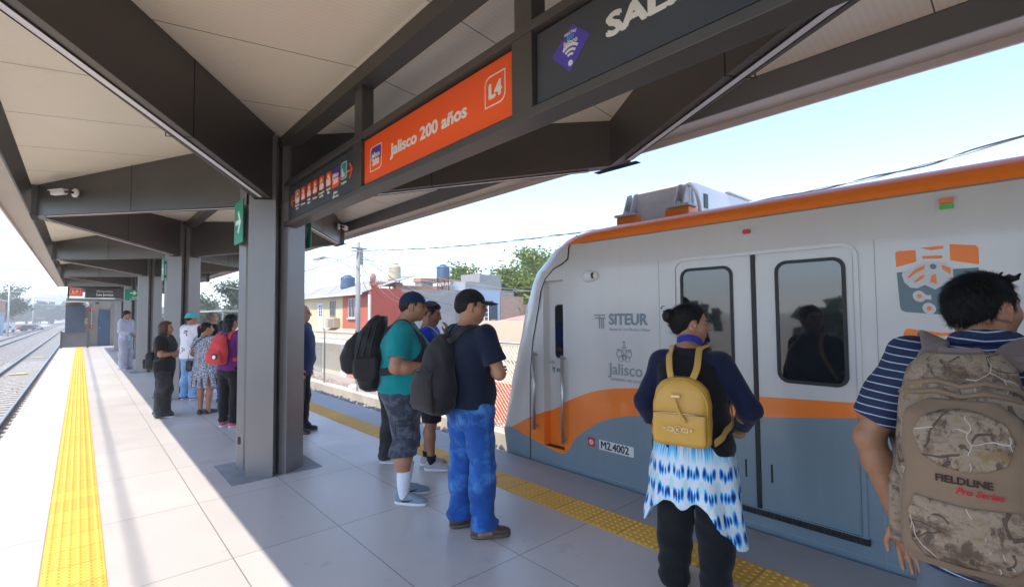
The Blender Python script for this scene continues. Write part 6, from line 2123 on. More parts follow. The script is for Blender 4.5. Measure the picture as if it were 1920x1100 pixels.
    def belt(self, m, z=0.985, off=0.024):
        S = Sdf(min(self.h, 0.006))
        it = lambda z, j: float(np.interp(z, [l[0] for l in self.torso], [l[j] for l in self.torso]))
        S.loft([(z - 0.018, 0, it(z, 2), it(z, 3) + off, it(z, 4) + off), (z + 0.018, 0, it(z, 2), it(z, 3) + off, it(z, 4) + off)], 0.0, 2.4)
        return S.mesh('belt', m, self.body, self.s)
    def shoes(self, m, sole, high=0.0, socks=None, sock_z=0.2, low=False, lace=None, swoosh=None):
        for i in (0, 1):
            fx, fy, fw = self.feet[i]
            dr = Vector((math.sin(fw), math.cos(fw), 0))
            c = Vector((fx, fy, 0))
            P = lambda a, z, l=0.0: tuple(c + dr * a + Vector((dr.y, -dr.x, 0)) * l + Vector((0, 0, z)))
            hh = min(self.h, 0.006)
            S = Sdf(hh)
            rt = (0, 0, -fw)
            S.ell(P(-0.055, 0.045), (0.040, 0.048, 0.045), 0.03, rt)
            S.ell(P(0.02, 0.042), (0.041, 0.08, 0.042), 0.03, rt)
            S.ell(P(0.105, 0.034), (0.044, 0.070, 0.032), 0.03, rt)
            if not low:
                S.cap(P(-0.045, 0.06), P(-0.042, 0.085 + high), 0.040, 0.040, 0.03)
                S.cap(P(0.0, 0.06), P(0.05, 0.06), 0.034, 0.026, 0.03)
            zt = 0.098 + high
            S.cut(lambda x, y, z: 0.022 - z)
            if not low:
                S.cut(lambda x, y, z: z - zt)
            sh = S.mesh('shoe', m, self.body, self.s)
            S = Sdf(hh)
            S.loft([(0.001, 0, 0, 0.046, 0.135), (0.012, 0, 0, 0.049, 0.140), (0.028, 0, 0, 0.047, 0.138)], 0.0, 2.8)
            cc = c + dr * 0.035
            S.mesh('sole', sole, sh, self.s, xf=Matrix.Translation(cc) @ Euler(rt).to_matrix().to_4x4())
            if lace:
                mb = MB()
                for k in range(5):
                    a = 0.035 + 0.018 * k
                    z = 0.092 - 0.007 * k - 0.0012 * k * k
                    mb.tube([Vector(P(a, z - 0.010, -0.026)) * self.s, Vector(P(a + 0.006, z, 0)) * self.s, Vector(P(a, z - 0.010, 0.026)) * self.s], 0.0035, 5)
                    mb.tube([Vector(P(a + 0.016, z - 0.014, -0.026)) * self.s, Vector(P(a + 0.006, z, 0.004)) * self.s], 0.003, 5)
                mb.build('laces', lace, sh)
            if swoosh:
                for sd in (-1, 1):
                    mb = MB()
                    pts = [P(-0.045, 0.052, sd * 0.041), P(-0.01, 0.036, sd * 0.0445), P(0.03, 0.040, sd * 0.0435), P(0.07, 0.054, sd * 0.0395)]
                    mb.tube([Vector(p) * self.s for p in pts], [0.003, 0.008, 0.006, 0.0015], 6)
                    mb.build('side_mark', swoosh, sh)
            if socks:
                kn, an = self.knee[i], self.ank[i]
                S = Sdf(hh)
                t_ = (sock_z - an[2]) / (kn[2] - an[2])
                q = Vector(an).lerp(Vector(kn), t_)
                S.cap((an[0], an[1], an[2] - 0.02), (q.x, q.y, sock_z + 0.03), 0.041, 0.054 * self.girth ** 0.6, 0.01)
                S.cut(lambda x, y, z: z - sock_z)
                S.disp = wrinkle(0.003, seed=3.0)
                S.mesh('sock', socks, self.body, self.s)
    # ---- hair and hats, in head space
    def hair(self, m, line, thick=0.011, extra=None, name='hair', amp=0.004, h=None, top=0.0, seed=0.0):
        """line: (y, z) pairs, the lower edge of the hair from back to front"""
        S = Sdf(h or min(self.h, 0.006))
        S.ell((0, -0.016, 0.030 + top), (0.077 + thick * 0.7, 0.099 + thick, 0.089 + thick), 0.01)
        S.cap((0, -0.075, -0.01), (0, -0.070, -0.05), 0.045, 0.035, 0.03)
        ys, zs = [l[0] for l in line], [l[1] for l in line]
        S.cut(lambda x, y, z: (np.interp(np.broadcast_to(y, np.broadcast_shapes(x.shape, y.shape)).ravel(), ys, zs).reshape(np.broadcast_shapes(x.shape, y.shape)) - z) + 0.004 * np.sin(90 * x + 40 * y))
        n0 = len(S.pr)
        if extra:
            # drawn after the cut: long strands, buns
            S2 = Sdf(S.h)
            extra(S2)
            S2.disp = lambda x, y, z: amp * np.sin(95 * x + 8 * np.sin(18 * z)) * np.sin(60 * y + 5 * np.sin(20 * z) + seed) + 0.4 * amp * np.sin(210 * x + 160 * y)
            e = S2.mesh('hair_length', m, self.body, self.s, xf=self.Mh)
        S.disp = lambda x, y, z: amp * (0.6 * np.sin(120 * x + 6 * np.sin(40 * z)) * np.sin(80 * y + 30 * z + seed) + 0.4 * np.sin(230 * x + 150 * y + 190 * z))
        return S.mesh(name, m, self.body, self.s, xf=self.Mh)
    def strands(self, hair, m, n=2500, L=0.03, w=0.0011, lift=0.35, seed=1, flow=None, curl=0.3, name='strands'):
        """fine locks lying over the hair mass"""
        me = hair.data
        rr = random.Random(seed)
        polys = me.polygons
        Mi = self.Mh.inverted()
        vs, fs = [], []
        Rh = self.Mh.to_3x3()
        for _ in range(n):
            f = polys[rr.randrange(len(polys))]
            c = f.center.copy(); nr = f.normal.copy()
            q = Mi @ (c / self.s)
            fl = Rh @ Vector(flow(q) if flow else (0.15 * q.x, -0.5, -0.9))
            d = fl - nr * fl.dot(nr)
            if d.length < 1e-3: continue
            d.normalize()
            d = (d + nr.cross(d) * rr.uniform(-curl, curl)).normalized()
            ll = L * rr.uniform(0.5, 1.4)
            sd = nr.cross(d) * w
            p = c - nr * 0.002
            bow = rr.uniform(-0.25, 0.25)
            i = len(vs)
            for k in range(4):
                u = k / 3
                q2 = p + d * (ll * u) + nr * (ll * lift * u * rr.uniform(0.5, 1.2) * (1 - 0.45 * u)) + sd * (bow * 14 * u * u)
                ww = sd * (1 - 0.75 * u)
                vs += [q2 - ww, q2 + ww]
            for k in range(3):
                fs.append((i + 2 * k, i + 2 * k + 1, i + 2 * k + 3, i + 2 * k + 2))
        mb = MB(); mb.add(vs, fs, smooth=True)
        return mb.build(name, m, hair)
    def cap_hat(self, m, brim=None, under=None, name='cap', bucket=False):
        hh = min(self.h, 0.006)
        S = Sdf(hh)
        S.ell((0, -0.014, 0.030), (0.090, 0.112, 0.098), 0.01)
        S.cut(lambda x, y, z: 0.030 + 0.10 * y * (1 if not bucket else 0.2) + 0.0 * x - z)
        S.ell((0, -0.014, 0.128), (0.008, 0.008, 0.005), 0.004)
        S.disp = lambda x, y, z: 0.0012 * np.cos(6 * np.arctan2(x, y + 0.014)) 
        c = S.mesh(name, m, self.body, self.s, xf=self.Mh)
        S = Sdf(0.0035 if self.h < 0.009 else hh)
        if bucket:
            S.loft([(0.005, 0, -0.01, 0.125, 0.148), (0.03, 0, -0.012, 0.100, 0.122), (0.045, 0, -0.014, 0.088, 0.110)], 0.0, 2.0)
            S.ell((0, -0.014, 0.0), (0.10, 0.12, 0.03), 0.0, None, 'sub')
        else:
            S.ell((0, 0.112, 0.036), (0.074, 0.082, 0.0062), 0.004, (R(-8), 0, 0))
            S.disp = lambda x, y, z: np.zeros_like(x)
            old = S.pr[0]
            def bent(x, y, z, f=old[2]): return f(x, y, z + 4.2 * x * x)
            S.pr[0] = (old[0] - np.array([0, 0, 0.03]), old[1], bent, old[3], 'add')
        S.mesh('brim', brim or m, c, self.s, xf=self.Mh)
        if under:
            S = Sdf(0.0035)
            S.ell((0, 0.112, 0.030), (0.070, 0.078, 0.0050), 0.004, (R(-8), 0, 0))
            old = S.pr[0]
            def bent2(x, y, z, f=old[2]): return f(x, y, z + 4.2 * x * x)
            S.pr[0] = (old[0] - np.array([0, 0, 0.03]), old[1], bent2, old[3], 'add')
            S.mesh('brim_lining', under, c, self.s, xf=self.Mh)
        return c
    def glasses(self, m):
        mb = MB()
        for s in (-1, 1):
            mb.tube([self.Mh @ Vector((s * 0.033 + 0.021 * math.cos(a), 0.097, 0.0 + 0.016 * math.sin(a))) * 1.0 for a in [6.283 * k / 12 for k in range(12)]], 0.0016, 5, closed=True)
            mb.tube([self.Mh @ Vector(p) for p in ((s * 0.054, 0.095, 0.004), (s * 0.076, 0.06, 0.004), (s * 0.083, -0.01, 0.008))], 0.0016, 5)
        mb.tube([self.Mh @ Vector((-0.012, 0.098, 0.002)), self.Mh @ Vector((0.012, 0.098, 0.002))], 0.0016, 5)
        mb.v = [tuple(Vector(p) * self.s) for p in mb.v]
        mb.build('glasses', m, self.body)
    def stitch(self, mesh, line, view, m, r=0.0016, name='seam', closed=False, off=0.0):
        """a sewn line laid on a garment, projected along 'view'"""
        bv = BVHTree.FromPolygons([v.co for v in mesh.data.vertices], [f.vertices for f in mesh.data.polygons])
        vd = Vector(view).normalized()
        L = [Vector(q) * self.s for q in line]
        if closed: L.append(L[0])
        out = []
        for a, b in zip(L[:-1], L[1:]):
            n = max(2, int((b - a).length / 0.012))
            for k in range(n + 1):
                q = a.lerp(b, k / n)
                hit = bv.ray_cast(q - vd * 1.0, vd)
                if hit[0] is not None: out.append(hit[0] - vd * off)
        if len(out) < 2: return
        mb = MB(); mb.tube(out, r, 5)
        return mb.build(name, m, mesh)
    # ---- straps hugging the clothes
    def ribbon(self, pts, width, m, name, parent, off=0.005, thick=0.008, hug=True, local=True):
        bv = BVHTree.FromPolygons([v.co for v in self.top_mesh.data.vertices], [p.vertices for p in self.top_mesh.data.polygons]) if hug and self.top_mesh else None
        P = [Vector(p) * self.s for p in pts]
        # resample
        Q = []
        for i in range(len(P) - 1):
            a = P[max(i - 1, 0)]; b = P[i]; c = P[i + 1]; d = P[min(i + 2, len(P) - 1)]
            for k in range(6):
                u = k / 6
                Q.append(0.5 * ((2 * b) + (c - a) * u + (2 * a - 5 * b + 4 * c - d) * u * u + (3 * b - a - 3 * c + d) * u ** 3))
        Q.append(P[-1])
        N = []
        for i, q in enumerate(Q):
            n = (q - Vector((0, 0, q.z))).normalized()
            if bv:
                r = bv.find_nearest(q)
                if r[0] is not None and r[3] < 0.14:
                    nn = r[1]
                    if (q - r[0]).dot(nn) < 0.03:
                        q = r[0] + nn * off
                    n = nn
            Q[i] = q; N.append(n)
        N2 = [(N[max(i - 1, 0)] + N[i] * 2 + N[min(i + 1, len(N) - 1)]).normalized() for i in range(len(N))]
        Q2 = [Q[0]] + [(Q[i - 1] + Q[i] * 2 + Q[i + 1]) / 4 for i in range(1, len(Q) - 1)] + [Q[-1]]
        vs, fs = [], []
        for i in range(len(Q2)):
            t = (Q2[min(i + 1, len(Q2) - 1)] - Q2[max(i - 1, 0)]).normalized()
            n = (N2[i] - t * N2[i].dot(t)).normalized(); s = t.cross(n)
            w, hgt = width / 2, thick / 2
            for (a, b) in ((-1, -1), (1, -1), (1.0, 0.4), (0.75, 1), (-0.75, 1), (-1.0, 0.4)):
                vs.append(Q2[i] + s * w * a + n * (hgt * b + hgt))
        n6 = 6
        for i in range(len(Q2) - 1):
            for k in range(n6):
                fs.append((i * n6 + k, i * n6 + (k + 1) % n6, (i + 1) * n6 + (k + 1) % n6, (i + 1) * n6 + k))
        fs.append(tuple(range(n6 - 1, -1, -1))); fs.append(tuple((len(Q2) - 1) * n6 + k for k in range(n6)))
        mb = MB(); mb.add(vs, fs, smooth=True)
        return mb.build(name, m, parent)
    def carried(self, name, label, cat, group=None):
        """an empty in the person's frame for something worn or carried (a thing of its own)"""
        return thing(name, label, cat, tuple(self.body.location), self.body.rotation_euler.z, group)
# ------------------------------------------------------------------ who stands where
C_ = {}
C_['teal'] = m_cloth('teal_cotton', (0.0, 0.225, 0.235), 0.10, 4, bump=0.9)
C_['navy_tee'] = m_cloth('navy_cotton', (0.003, 0.009, 0.026), 0.2, 4, bump=0.9)
C_['black'] = m_cloth('black_fabric', (0.006, 0.006, 0.007), 0.2, 5)
C_['char'] = m_cloth('charcoal_pack_fabric', (0.014, 0.013, 0.015), 0.2, 6, weave=180, rough=0.7)
C_['pack'] = m_cloth('black_pack_nylon', (0.008, 0.008, 0.009), 0.2, 6, weave=180, rough=0.55)
C_['shorts'] = m_cloth('acid_washed_denim_shorts', (0.035, 0.041, 0.060), 0.25, 9, second=(0.095, 0.11, 0.14), s2=14, t2=(0.46, 0.62))
C_['jeans'] = m_cloth('bright_blue_denim', (0.010, 0.075, 0.30), 0.25, 5, second=(0.07, 0.22, 0.52), s2=6, t2=(0.5, 0.68), bump=1.0)
C_['ltjeans'] = m_cloth('light_blue_denim', (0.16, 0.31, 0.52), 0.15, 5, second=(0.36, 0.50, 0.66), s2=5, t2=(0.5, 0.7))
C_['greyjeans'] = m_cloth('washed_black_denim', (0.025, 0.025, 0.028), 0.25, 6, second=(0.06, 0.06, 0.065), s2=6, t2=(0.5, 0.72))
C_['white'] = m_cloth('white_cotton', (0.74, 0.72, 0.76), 0.05, 4)
C_['lav'] = m_cloth('pale_lavender_fleece', (0.47, 0.48, 0.60), 0.08, 5)
C_['sweat'] = m_cloth('pale_grey_sweat_cloth', (0.36, 0.36, 0.43), 0.10, 5)
C_['purple'] = m_cloth('purple_cotton', (0.135, 0.018, 0.16), 0.12, 4)
C_['suit'] = m_cloth('navy_suit_wool', (0.008, 0.025, 0.085), 0.15, 4)
C_['blue'] = m_cloth('royal_blue_jersey', (0.012, 0.045, 0.42), 0.12, 4)
C_['sock'] = m_cloth('white_ribbed_sock', (0.68, 0.70, 0.76), 0.05, 6)
C_['runner'] = m_cloth('grey_runner_mesh', (0.19, 0.25, 0.30), 0.1, 20, weave=400)
C_['sole'] = mat('white_rubber_sole', (0.66, 0.66, 0.68), 0.6, var=0.08)
C_['dsole'] = mat('dark_rubber_sole', (0.10, 0.085, 0.065), 0.7, var=0.15)
C_['boot'] = mat('brown_boot_leather', (0.085, 0.045, 0.032), 0.5, var=0.3, vscale=14, bump=0.3, bscale=120)
C_['leather'] = mat('black_shoe_leather', (0.014, 0.014, 0.015), 0.35, var=0.2)
C_['pinkshoe'] = mat('pink_canvas', (0.52, 0.09, 0.14), 0.8, var=0.15)
C_['yellow'] = mat('mustard_leather', (0.62, 0.335, 0.045), 0.42, var=0.06, vscale=7, bump=0.25, bscale=260)
C_['yellow_d'] = mat('mustard_leather_strap', (0.60, 0.35, 0.08), 0.45, var=0.06, vscale=7, bump=0.2, bscale=260)
C_['gold'] = mat('gold_metal', (0.72, 0.52, 0.30), 0.25, metal=0.9, var=0.05)
C_['vest'] = m_cloth('black_knit_vest', (0.005, 0.005, 0.006), 0.2, 5)
C_['navy_long'] = m_cloth('navy_long_sleeve', (0.005, 0.008, 0.036), 0.15, 4)
C_['coral'] = m_cloth('coral_red_pack', (0.62, 0.055, 0.055), 0.1, 6)
C_['turq'] = m_cloth('turquoise_cap', (0.10, 0.48, 0.50), 0.08, 6)
C_['navycap'] = m_cloth('navy_cap', (0.008, 0.022, 0.065), 0.15, 6)
C_['redcap'] = m_cloth('red_cap_lining', (0.36, 0.03, 0.03), 0.1, 6)
C_['lanyard'] = m_cloth('blue_lanyard', (0.02, 0.03, 0.30), 0.1, 6)
SHORT = [(-0.13, -0.045), (-0.07, -0.05), (-0.045, -0.035), (-0.025, 0.022), (0.012, 0.022), (0.018, -0.012), (0.030, 0.000), (0.045, 0.055), (0.075, 0.080), (0.12, 0.09)]
LADY = [(-0.13, -0.065), (-0.05, -0.06), (-0.035, -0.01), (-0.02, 0.026), (0.012, 0.024), (0.02, -0.01), (0.035, 0.035), (0.055, 0.068), (0.08, 0.085), (0.12, 0.09)]

def strap_pair(p, m, parent, w=0.05, zlow=1.05, yb=-0.15, ztop=1.37, sx=0.105, sides=(1, -1), low_y=-0.12):
    for s in sides:
        p.ribbon([(s * sx * 0.8, yb, ztop - 0.03), (s * sx * 0.95, -0.10, 1.44), (s * sx, -0.01, 1.475), (s * sx * 1.05, 0.08, 1.42), (s * sx * 1.2, 0.15, 1.30), (s * sx * 1.45, 0.13, 1.17), (s * sx * 1.75, 0.0, zlow + 0.03), (s * sx * 1.4, low_y, zlow)], w, m, 'strap', parent)

def backpack_basic(p, label, m, m2, c, half, rad, name='backpack', pockets=(), h=0.007, rot=None, amp=0.004, seed=0.0, cat='backpack'):
    t = p.carried(name, label, cat)
    S = Sdf(h)
    S.box(c, half, rad, 0.02, rot)
    S.disp = wrinkle(amp, (14, 12, 16), seed)
    S.mesh('bag', m, t, p.s)
    for (pc, ph, pr) in pockets:
        S = Sdf(h)
        S.box(pc, ph, pr, 0.01, rot)
        S.disp = wrinkle(amp * 0.8, (18, 15, 19), seed + 2)
        S.mesh('pocket', m2, t, p.s)
    return t

# ---- man in the teal shirt
p = Person('man in a teal T-shirt, navy cap and dark baggy shorts', (2.10, 3.72), (0.80, -0.60), 1.77, 'tan', 'm', 1.36, 0.075, 0.007,
           yaw=2, pitch=2, feet=((0.095, 0.03, 0.30), (-0.12, 0.02, -0.05)), sh=1.06,
           arms=[((0.265, -0.035, 1.11), (0.20, 0.23, 1.10)), ((-0.255, -0.01, 1.10), (-0.14, 0.25, 1.08))], fat=1.14, stubble=0.1, head_y=0.075)
p.top(C_['teal'], hem=0.90, sleeve=0.74, off=0.022, amp=0.008, seed=1.3, flare=0.02, front=-0.03)
shorts_ = p.trousers(C_['shorts'], hem=0.40, waist=0.975, off=0.026, thigh=0.118, hem_w=0.115, name='shorts', amp=0.007, bag=0.0)
_sd = mat('dark_denim_thread', (0.02, 0.022, 0.032), 0.9, var=0)
p.stitch(shorts_, [(0.5, -0.045, 0.69), (0.5, 0.085, 0.69), (0.5, 0.085, 0.54), (0.5, -0.045, 0.54)], (-1, 0, 0), _sd, 0.0028, closed=True)
p.stitch(shorts_, [(0.5, -0.045, 0.655), (0.5, 0.02, 0.645), (0.5, 0.085, 0.655)], (-1, 0, 0), _sd, 0.0028)
p.stitch(shorts_, [(0.5, 0.02, 0.87), (0.5, 0.02, 0.70)], (-1, 0, 0), _sd, 0.0022)
p.stitch(shorts_, [(0.5, 0.045, 0.90), (0.5, 0.10, 0.84)], (-1, 0, 0), _sd, 0.0022)
p.shoes(C_['runner'], C_['sole'], 0.0, C_['sock'], 0.27, lace=M['white'], swoosh=C_['pack'])
p.hair(HAIR['greyblack'], SHORT, 0.006)
p.cap_hat(C_['navycap'], under=C_['redcap'])
t = p.carried('backpack', 'bulky black backpack with two compartments on the man in teal', 'backpack')
S = Sdf(0.007)
S.loft([(0.98, 0, -0.265, 0.12, 0.075), (1.02, 0, -0.285, 0.160, 0.115), (1.12, 0, -0.300, 0.172, 0.135), (1.25, 0, -0.290, 0.168, 0.130), (1.38, 0, -0.255, 0.150, 0.105), (1.47, 0, -0.215, 0.115, 0.075), (1.51, 0, -0.19, 0.07, 0.045)], 0.02, 2.8)
S.disp = wrinkle(0.007, (14, 12, 16), 1.0); S.mesh('bag', C_['pack'], t, p.s)
S = Sdf(0.007)
S.loft([(1.04, 0, -0.41, 0.115, 0.05), (1.08, 0, -0.425, 0.145, 0.075), (1.18, 0, -0.43, 0.150, 0.085), (1.30, 0, -0.395, 0.135, 0.065), (1.38, 0, -0.355, 0.10, 0.035)], 0.02, 2.8)
S.disp = wrinkle(0.006, (16, 12, 16), 2.0); S.mesh('pocket', C_['char'], t, p.s)
S = Sdf(0.007)
S.loft([(0.90, 0, -0.265, 0.09, 0.055), (0.93, 0, -0.275, 0.135, 0.085), (1.00, 0, -0.280, 0.150, 0.095), (1.06, 0, -0.275, 0.14, 0.085)], 0.02, 2.6)
S.disp = wrinkle(0.007, (16, 12, 16), 3.0); S.mesh('lower_pouch', C_['pack'], t, p.s)
S = Sdf(0.007); S.box((0.165, -0.285, 1.10), (0.025, 0.09, 0.085), 0.022, 0.01); S.disp = wrinkle(0.005, (16, 12, 16), 4.0); S.mesh('pocket', C_['char'], t, p.s)
for (y, z0_, z1_) in ((-0.355, 1.06, 1.38), (-0.30, 1.06, 1.42), (-0.245, 1.10, 1.45)):
    mb = MB()
    P_ = [(0.166, y - 0.015, z0_), (0.178, y, (z0_ + z1_) / 2 - 0.03), (0.150, y + 0.045, z1_ - 0.01), (0.07, y + 0.065, z1_ + 0.055), (-0.07, y + 0.065, z1_ + 0.055)]
    mb.tube([Vector(q) * p.s for q in P_], 0.008, 6); mb.build('zip', C_['char'], t)
S = Sdf(0.006); S.chain([(-0.03, -0.20, 1.47), (-0.02, -0.22, 1.505), (0.02, -0.22, 1.505), (0.03, -0.20, 1.47)], [0.012] * 4); S.mesh('handle', C_['pack'], t, p.s)
strap_pair(p, C_['char'], t, 0.062, 1.06, yb=-0.19, low_y=-0.19, sx=0.12)

# ---- young man in blue behind him
p = Person('young man in a royal blue jersey raising his hand behind the teal shirt', (2.72, 4.30), (0.72, -0.69), 1.70, 'brown', 'm', 0.98, 0, 0.008,
           yaw=5, pitch=14, feet=((0.08, 0.06, 0.1), (-0.09, -0.02, -0.1)),
           arms=[((0.21, 0.02, 1.12), (0.09, 0.20, 1.36)), ((-0.20, -0.02, 1.11), (-0.08, 0.19, 1.10))],
           handdir=[((-0.3, -0.05, 0.9), (-0.4, -0.8, 0.1), 0.75, 1), None], stubble=0.5)
p.top(C_['blue'], hem=0.84, sleeve=1.55, off=0.018, seed=2.2, name='jersey')
p.trousers(C_['black'], hem=0.50, waist=0.975, off=0.02, thigh=0.105, hem_w=0.095, name='shorts')
p.shoes(m_cloth('grey_pink_runner', (0.40, 0.36, 0.36), 0.1, 8), C_['sole'], 0.0, C_['black'], 0.15, lace=C_['pinkshoe'])
p.hair(HAIR['black'], SHORT, 0.016, amp=0.006)
ly = p.carried('lanyard', 'white and blue lanyard worn by the young man in the blue jersey', 'lanyard')
for s in (-1, 1):
    p.ribbon([(s * 0.06, -0.06, 1.47), (s * 0.085, 0.02, 1.45), (s * 0.07, 0.10, 1.36), (s * 0.035, 0.14, 1.24), (0.0, 0.15, 1.14)], 0.022, C_['white'] if s > 0 else C_['lanyard'], 'band', ly, thick=0.003)
ph = p.carried('phone', 'black phone held by the young man in the blue jersey', 'phone')
mb = MB(); mb.M = Matrix.Translation(Vector((0.03, 0.25, 1.44)) * p.s) @ Euler((R(-50), R(10), R(20))).to_matrix().to_4x4(); mb.bbox(-0.035, 0.035, -0.006, 0.006, -0.07, 0.07, 0.003); mb.M = None; mb.build('body', M['black'], ph)

# ---- short person hidden behind the teal shirt, only a leg shows
p = Person('person hidden behind the teal shirt, one dark jeans leg and beige shoe showing', (2.52, 4.80), (0.74, -0.67), 1.44, 'brown', 'f', 0.95, 0, 0.010, feet=((0.08, 0.0, 0.1), (-0.08, -0.03, -0.1)))
p.top(C_['navy_tee'], hem=0.86, sleeve=0.6)
p.trousers(C_['greyjeans'], hem=0.06, hem_w=0.085)
p.shoes(mat('beige_canvas_shoe', (0.50, 0.44, 0.34), 0.8, var=0.1), C_['sole'])
p.hair(HAIR['black'], LADY, 0.014)

# ---- man with the black cap, seen from behind
p = Person('man in a navy T-shirt, black cap and blue jeans seen from behind with folded arms', (2.14, 2.84), (0.985, 0.03), 1.755, 'tan', 'm', 1.06, 0.015, 0.007,
           yaw=38, pitch=2, feet=((0.125, 0.03, 0.62), (-0.125, 0.03, 0.30)), sh=1.06,
           arms=[((0.262, 0.045, 1.125), (0.02, 0.195, 1.14)), ((-0.255, 0.045, 1.125), (0.0, 0.215, 1.10))],
           handdir=[((-0.9, 0.1, 0.1), (0, -1, 0), 0.4, 1), ((0.9, 0.1, 0.1), (0, -1, 0), 0.4, -1)])
p.top(C_['navy_tee'], hem=0.885, sleeve=0.70, off=0.018, amp=0.007, seed=4.0)
jeans_ = p.trousers(C_['jeans'], hem=0.065, waist=0.975, off=0.022, thigh=0.106, knee_w=0.084, hem_w=0.080, amp=0.0095, seed=3.3)
_sd = mat('navy_denim_thread', (0.010, 0.04, 0.15), 0.9, var=0)
for s_ in (-1, 1):
    p.stitch(jeans_, [(s_ * 0.035, -0.5, 0.875), (s_ * 0.135, -0.5, 0.875), (s_ * 0.130, -0.5, 0.775), (s_ * 0.085, -0.5, 0.745), (s_ * 0.040, -0.5, 0.775)], (0, 1, 0), _sd, 0.0022, closed=True)
    p.stitch(jeans_, [(s_ * 0.5, 0.01, 0.86), (s_ * 0.5, 0.015, 0.50), (s_ * 0.5, 0.02, 0.10)], (-s_, 0, 0), _sd, 0.0020)
p.stitch(jeans_, [(0, -0.5, 0.89), (0, -0.5, 0.78)], (0, 1, 0), _sd, 0.0022)
p.shoes(C_['boot'], C_['dsole'], 0.03)
p.hair(HAIR['black'], SHORT, 0.010)
p.cap_hat(C_['black'])
t = p.carried('backpack', 'slouching dark charcoal backpack hung over the left shoulder of the man in jeans', 'backpack')
S = Sdf(0.007)
S.loft([(0.86, -0.085, -0.235, 0.12, 0.075), (0.90, -0.085, -0.245, 0.155, 0.105), (1.00, -0.085, -0.245, 0.165, 0.115), (1.12, -0.09, -0.225, 0.160, 0.100), (1.24, -0.105, -0.195, 0.135, 0.075), (1.33, -0.115, -0.165, 0.095, 0.05), (1.39, -0.115, -0.14, 0.05, 0.03)], 0.02, 2.6)
S.disp = wrinkle(0.009, (16, 13, 14), 1.7)
S.mesh('bag', C_['char'], t, p.s)
S = Sdf(0.007); S.loft([(0.885, -0.09, -0.33, 0.10, 0.03), (0.93, -0.09, -0.345, 0.125, 0.036), (1.05, -0.09, -0.345, 0.125, 0.036), (1.14, -0.09, -0.325, 0.10, 0.025)], 0.02, 2.6)
S.disp = wrinkle(0.006, (16, 13, 14), 2.7); S.mesh('pocket', m_cloth('dark_brown_pack_fabric', (0.022, 0.016, 0.017), 0.2, 6, rough=0.7), t, p.s)
mb = MB(); mb.tube([Vector(q) * p.s for q in ((-0.20, -0.345, 1.13), (-0.15, -0.352, 1.16), (-0.09, -0.350, 1.17), (-0.03, -0.352, 1.16), (0.02, -0.345, 1.13))], 0.005, 6); mb.build('zip', C_['leather'], t)
p.ribbon([(-0.10, -0.17, 1.36), (-0.10, -0.10, 1.43), (-0.105, -0.01, 1.475), (-0.11, 0.08, 1.42), (-0.14, 0.14, 1.28), (-0.20, 0.06, 1.10), (-0.20, -0.12, 0.98)], 0.06, C_['char'], 'strap', t)
p.ribbon([(-0.02, -0.17, 1.34), (0.05, -0.13, 1.41), (0.10, -0.06, 1.455), (0.11, 0.03, 1.45), (0.12, 0.12, 1.33), (0.11, 0.15, 1.18), (0.02, 0.14, 1.08)], 0.05, C_['char'], 'strap', t)

